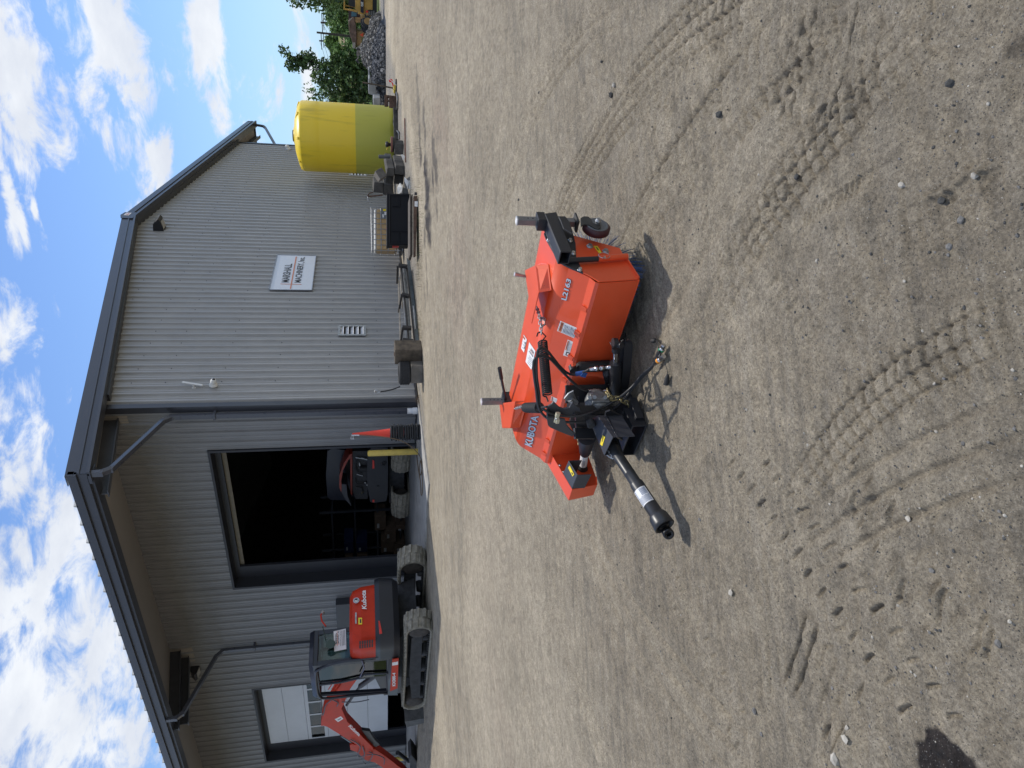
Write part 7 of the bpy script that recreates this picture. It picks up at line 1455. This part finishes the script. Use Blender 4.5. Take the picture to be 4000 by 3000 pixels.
# big leaning tree right of the tank with the dark shrub mass under it
b0, _ = tb(cR, 935, 660, 60); top = onX(*cR(280, 585), 60)[2]
tree('pine_tree', 'tall ragged tree leaning over the dark bushes right of the yellow tank', b0, top, 1.6, 11, n=1500, size=.15, lean=-.10, shape='thin', trunk_r=.13, low=.35, dens=18)
for i, (y, xt_, w, lab, sd) in enumerate(((760, 560, 1.5, 'dark broad bush directly under the leaning tree', 1), (850, 640, 1.3, 'dark bush between the leaning tree and the bare one', 2), (680, 700, 1.5, 'dark dense bush at the foot of the leaning trunk', 3), (600, 740, 1.3, 'dark bush at the right end of the shrub mass', 4), (930, 700, 1.0, 'dark bush touching the outline of the yellow tank', 5))):
    b_, _ = tb(cR, 930, y, 58+i*.7); h_ = onX(*cR(xt_, y), 58+i*.7)[2]; tree('bush', lab, b_, h_, w*1.0, 30+sd, cat='bush', n=1500, size=.15, shape='wide', trunk_r=.06, group='dark bushes under the leaning tree', low=.08, dens=12)
b_, _ = tb(cR, 930, 900, 64); h_ = onX(*cR(500, 900), 64)[2]; tree('bare_tree', 'thin half-bare pale tree peeking out behind the yellow tank', b_, h_, 2.0, 50, n=700, size=.13, shape='round', trunk_r=.08, low=.3, ls=LEAFF, dens=20)
# bushes on the bank
for i, (X0, y, xt_, w, lab) in enumerate(((118, 150, 700, 6.0, 'tallest bright green tree above the yellow loader'), (112, 60, 712, 5.5, 'green tree behind the loader cab at the right edge'), (105, 235, 735, 3.5, 'smaller green tree right of the utility pole on the bank'), (140, 400, 690, 3.2, 'round distant bush left of the thick dead pole'), (96, 500, 745, 2.6, 'green bush on the bank between the dead pole and the dark bushes'), (92, 560, 720, 2.2, 'low green bush beside the dark shrub mass'), (100, 330, 850, 2.0, 'low scrub beneath the thick dead pole'), (90, 420, 870, 2.2, 'low scrub at the foot of the bank behind the dump truck'))):
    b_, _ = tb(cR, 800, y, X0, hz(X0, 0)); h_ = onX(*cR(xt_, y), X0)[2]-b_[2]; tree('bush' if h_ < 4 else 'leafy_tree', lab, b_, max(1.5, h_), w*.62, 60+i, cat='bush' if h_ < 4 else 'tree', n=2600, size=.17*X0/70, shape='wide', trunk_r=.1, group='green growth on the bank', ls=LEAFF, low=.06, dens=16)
# overhanging leafy branches at the right edge come from a tall tree just outside the frame
b_ = onX(*cR(1000, -95), 52); b_[2] = 0; ht = onX(*cR(350, -60), 52)[2]
ot = thing('overhanging_tree', 'tall tree outside the right edge whose leafy twigs hang into the sky', 'tree', b_)
rg = random.Random(5); mb = MB(); mb.tube([b_, b_+np.array([0, .2, ht*.5]), b_+np.array([.2, .3, ht])], [.25, .18, .08], 8); cl = []
for (x, y, s) in ((355, 0, .35), (385, 20, .35), (410, 35, .3), (430, 10, .25), (480, 40, .28), (500, 20, .3), (540, 10, .35), (560, 45, .25), (620, 30, .4), (640, 60, .3), (600, 5, .4), (370, -60, 1.), (470, -70, 1.1), (570, -70, 1.2), (680, -60, 1.2), (650, 20, .35)):
    p = onX(*cR(x, y), 52); mb.tube([np.array([b_[0]+.1, b_[1]+.25, max(1, p[2]-.6)]), (p+b_+[0, 0, p[2]])/2, p], [.05, .03, .01], 5) if False else mb.tube([np.array([b_[0]+.1, b_[1]+.25, max(1, p[2]-.6)]), p], [.05, .01], 5); cl.append((p[0], p[1], p[2], s, s, s*.8))
mb.build('trunk', BARK, ot); mb = MB(); leaves(mb, cl, 1400, .12, rg); mb.build('crown', LEAF, ot)
# poles and wires
def pole(X0, x0, x1, y0, y1, r, lab, arm=True):
    p = onX(*cR(x1, y1), X0); q = onX(*cR(x0, y0), X0); q2 = p + (p-q)*.15; t = thing('utility_pole' if arm else 'dead_pole', lab, 'pole', p, group='poles on the bank' if arm else None); mb = MB(); mb.tube([p-(q-p)*.25, q], [r*1.2, r*.8], 8); mb.build('shaft', BARK, t)
    if arm:
        mb = MB(); c = p+(q-p)*.86; mb.bar(c-np.array([0, r*9, 0]), c+np.array([0, r*9, 0]), r*.8, r*.8); c = p+(q-p)*.72; mb.bar(c-np.array([0, r*7, 0]), c+np.array([0, r*7, 0]), r*.7, r*.7); mb.build('crossarm', BARK, t)
    return q
q1 = pole(130, 598, 700, 208, 214, .16, 'utility pole with crossarms above the bright green tree'); q2 = pole(150, 585, 730, 377, 386, .17, 'utility pole with crossarms left of the thick dead pole'); pole(84, 562, 870, 300, 335, .12, 'thick dark leaning dead pole behind the dump truck', False); pole(62, 648, 780, 585, 592, .15, 'short broken dark snag rising beside the leaning tree', False)
wl_ = thing('power_lines', 'thin dark power lines sagging between the distant utility poles', 'power lines', q1); mb = MB()
for k in range(4):
    a = onX(*cR(585+k*34, -60), 125); b_ = onX(*cR(600+k*30, 212), 130); c = onX(*cR(590+k*32, 380), 150); d = onX(*cR(640+k*22, 950), 170)
    for s, e in ((a, b_), (b_, c), (c, d)):
        mb.tube([s+(e-s)*u-np.array([0, 0, 1.1*math.sin(math.pi*u)]) for u in np.linspace(0, 1, 9)], .028, 4)
mb.build('wires', INK, wl_)
# ------------------------------------------------------------------ loose stones
def rockverts(rg, s):
    t = (1+5**.5)/2; v = np.array([(-1, t, 0), (1, t, 0), (-1, -t, 0), (1, -t, 0), (0, -1, t), (0, 1, t), (0, -1, -t), (0, 1, -t), (t, 0, -1), (t, 0, 1), (-t, 0, -1), (-t, 0, 1)])/1.9
    return v*rg.uniform(.7, 1.25, (12, 1))*np.array([1, rg.uniform(.6, 1), rg.uniform(.45, .8)])*s
ICO = [(0, 11, 5), (0, 5, 1), (0, 1, 7), (0, 7, 10), (0, 10, 11), (1, 5, 9), (5, 11, 4), (11, 10, 2), (10, 7, 6), (7, 1, 8), (3, 9, 4), (3, 4, 2), (3, 2, 6), (3, 6, 8), (3, 8, 9), (4, 9, 5), (2, 4, 11), (6, 2, 10), (8, 6, 7), (9, 8, 1)]
gm = D.objects['ground'].data; nv = len(gm.vertices); co = np.empty(nv*3, np.float32); gm.vertices.foreach_get('co', co); co = co.reshape(-1, 3)
from mathutils.kdtree import KDTree
sub = co[(np.hypot(co[:, 0], co[:, 1]) < 14)][::3]; kd = KDTree(len(sub))
for i, v in enumerate(sub): kd.insert((v[0], v[1], 0), i)
kd.balance()
def gz(x, y): c, i, d = kd.find((x, y, 0)); return float(sub[i][2])
rg = np.random.default_rng(4); V = []; Fc = []; MI = []; cnt = 0; N = 7500
rr = 1/np.sqrt(rg.uniform(1/13.**2, 1/.95**2, N)); rr = np.where(rg.random(N) < .6, rg.uniform(1, 5, N)**1.0, rr); aa = np.radians(rg.uniform(-8, 80, N))
for r_, a in zip(rr, aa):
    x, y = r_*math.cos(a), r_*math.sin(a)
    if vnoise(np.array([x*1.3]), np.array([y*1.3]), 77)[0] < rg.uniform(.1, .75): continue
    s = .0014*(1/max(.02, rg.random()))**.5; s = min(s, .0058)
    v = rockverts(rg, s)+np.array([x, y, gz(x, y)+s*.25]); V.append(v); Fc += [(p+cnt, q+cnt, w+cnt) for p, q, w in ICO]; MI += [int(rg.choice([0, 0, 1, 1, 2]))]*20; cnt += 12
me = D.meshes.new('pebbles'); me.from_pydata(np.concatenate(V).tolist(), [], Fc)
for m in (mat('pebble_grey', (.19, .185, .175), .9, var=.3, scale=20), mat('pebble_dark', (.075, .075, .072), .9, var=.3, scale=20), mat('pebble_pale', (.46, .43, .37), .9, var=.2, scale=20)): me.materials.append(m)
me.polygons.foreach_set('material_index', MI); o = D.objects.new('pebbles', me); COL.objects.link(o); setp(o, 'scattered small pebbles and grit over the dirt yard', 'pebbles', kind='stuff')
c6 = Crop(2600, 1800, 1.3829); c7 = Crop(2600, 0, 1.3829); c5 = Crop(1500, 0, 1.8433)
RK = [(c6(362, 712), .016, 2, 'white chalky stone left of the middle of the tread prints'), (c6(488, 1350), .017, 0, 'upright dark grey stone near the left tread prints'), (c6(520, 1475), .011, 0, 'round grey stone below the upright dark one'), (c6(1438, 592), .010, 0, 'smooth grey pebble on the right of the tread prints'),
      (c6(978, 1600), .022, 2, 'largest of the crumbled white stones at the lower left edge'), (c6(1010, 1500), .015, 2, 'smaller crumbled white stone at the lower left edge'), (c6(1000, 1440), .009, 2, 'smallest crumbled white stone at the lower left edge'), (c6(1290, 310), .012, 2, 'white stone pressed into the tyre print'), (c6(1815, 985), .012, 0, 'grey stone far right of the prints'),
      (c7(1552, 452), .014, 1, 'dark round stone near the bottom right'), (c7(1275, 998), .014, 2, 'pale square stone at the bottom centre'), (c7(1692, 946), .011, 2, 'pale flat stone close to the camera foot'), (c7(1600, 1188), .011, 0, 'grey stone near the ridge in the dirt'), (c7(1535, 1332), .010, 0, 'blue grey cube-like stone at the bottom'), (c7(288, 618), .020, 1, 'dark crumbled clod beside the rake lines'),
      (c7(700, 955), .013, 1, 'dark flaky clod in the bare middle ground'), (c7(1500, 1085), .015, 1, 'dark crumbled clod under the dirt ridge'), (c5(1572, 445), .014, 1, 'dark stone right of the broom wheel'), (c5(1655, 610), .020, 2, 'pale stone beside a crumbled clod on the right'), (c5(1638, 688), .024, 1, 'dark crumbled clod next to the pale stone'), (c5(1105, 665), .022, 1, 'pair of dark clods in the middle distance'), (c5(968, 1438), .014, 1, 'small dark stone behind the broom wheel'), ((2735, 2030), .011, 0, 'dark stone just ahead of the shaft end')]
for (p, s, m, lab) in RK:
    q = onz(*p); v = rockverts(rg, s)+np.array([q[0], q[1], gz(q[0], q[1])+s*.3]); mb = MB(); mb.add(v, [list(f) for f in ICO]); mb.m = 0
    o = mb.build('rock', D.materials[('pebble_grey', 'pebble_dark', 'pebble_pale')[m]]); setp(o, lab, 'stone', group='larger stones on the yard')
# ------------------------------------------------------------------ shelving and boxes just inside the doorway
BX = [mat('cardboard', (.15, .10, .065), .9, var=.15, scale=4), mat('blue_box', (.010, .020, .07), .6), mat('white_box', (.45, .44, .42), .8)]
XI = 20.5
sh_ = thing('storage_rack', 'dark metal storage rack inside the first doorway left of the raised cover', 'rack', (XI, 21, 0)); mb = MB()
gI = lambda x, y, X0=XI: onX(*cD(x, y), X0)
y0_, y1_ = gI(900, 1659)[1]+1.2, gI(900, 1200)[1]
for yy in (y0_, (y0_+y1_)/2, y1_):
    mb.bx(XI, XI+.08, yy-.04, yy+.04, 0, 3.4); mb.bx(XI+.9, XI+.98, yy-.04, yy+.04, 0, 3.4)
for z_ in (.15, 1.1, 2.0, 2.9): mb.bx(XI, XI+.98, y1_, y0_, z_, z_+.06)
mb.build('frame', BKS, sh_)
k = 0
for (x0, x1, ya, yb, m, lab) in ((545, 620, 1430, 1530, 1, 'blue carton on the upper shelf inside the doorway'), (550, 615, 1580, 1640, 0, 'brown carton on the upper shelf beside the blue one'), (650, 740, 1440, 1530, 1, 'blue carton on the middle shelf inside the doorway'), (655, 740, 1555, 1630, 0, 'brown carton on the middle shelf inside the doorway'), (805, 900, 1220, 1350, 0, 'tall carton standing behind the inside excavator track'), (890, 985, 1320, 1430, 0, 'carton with white labels on the floor stack'), (860, 970, 1435, 1545, 0, 'large open carton low in the rack'), (985, 1090, 1290, 1340, 0, 'slim carton standing on the shop floor'), (970, 1095, 1445, 1540, 0, 'brown carton with a white paper on top near the floor'), (900, 990, 1600, 1659, 0, 'carton partly hidden by the outside excavator')):
    p = gI(x1, ya); q = gI(x0, yb); t = thing('carton', lab, 'box', (XI, p[1], p[2]), group='cartons inside the doorway'); mb = MB(); mb.bx(XI-.25+random.uniform(-.1, .1), XI+.5, min(p[1], q[1]), max(p[1], q[1]), max(.02, p[2]), q[2]); bb_ = mb.build('carton_body', BX[m], t, bevel=.006); mb = MB(); w_ = abs(q[1]-p[1]); mb.bx(XI-.37, XI-.362, min(p[1], q[1])+w_*.3, min(p[1], q[1])+w_*.6, p[2]*.4+q[2]*.6, p[2]*.2+q[2]*.8); mb.build('paper_label', BX[2], bb_)
# machine behind the half open door
rm = thing('stored_machine', 'dark machine with a red panel seen under the half open white door', 'machine', (19, 28, 0)); mb = MB(); mb.bx(18.5, 20.5, 26.2, 29.2, .3, 1.6); mb.build('body', BK, rm, bevel=.03); mb = MB(); mb.bx(18.44, 18.499, 28.3, 29.2, .35, .8); mb.build('red_panel', mat('red_panel', (.35, .015, .02), .4), rm)
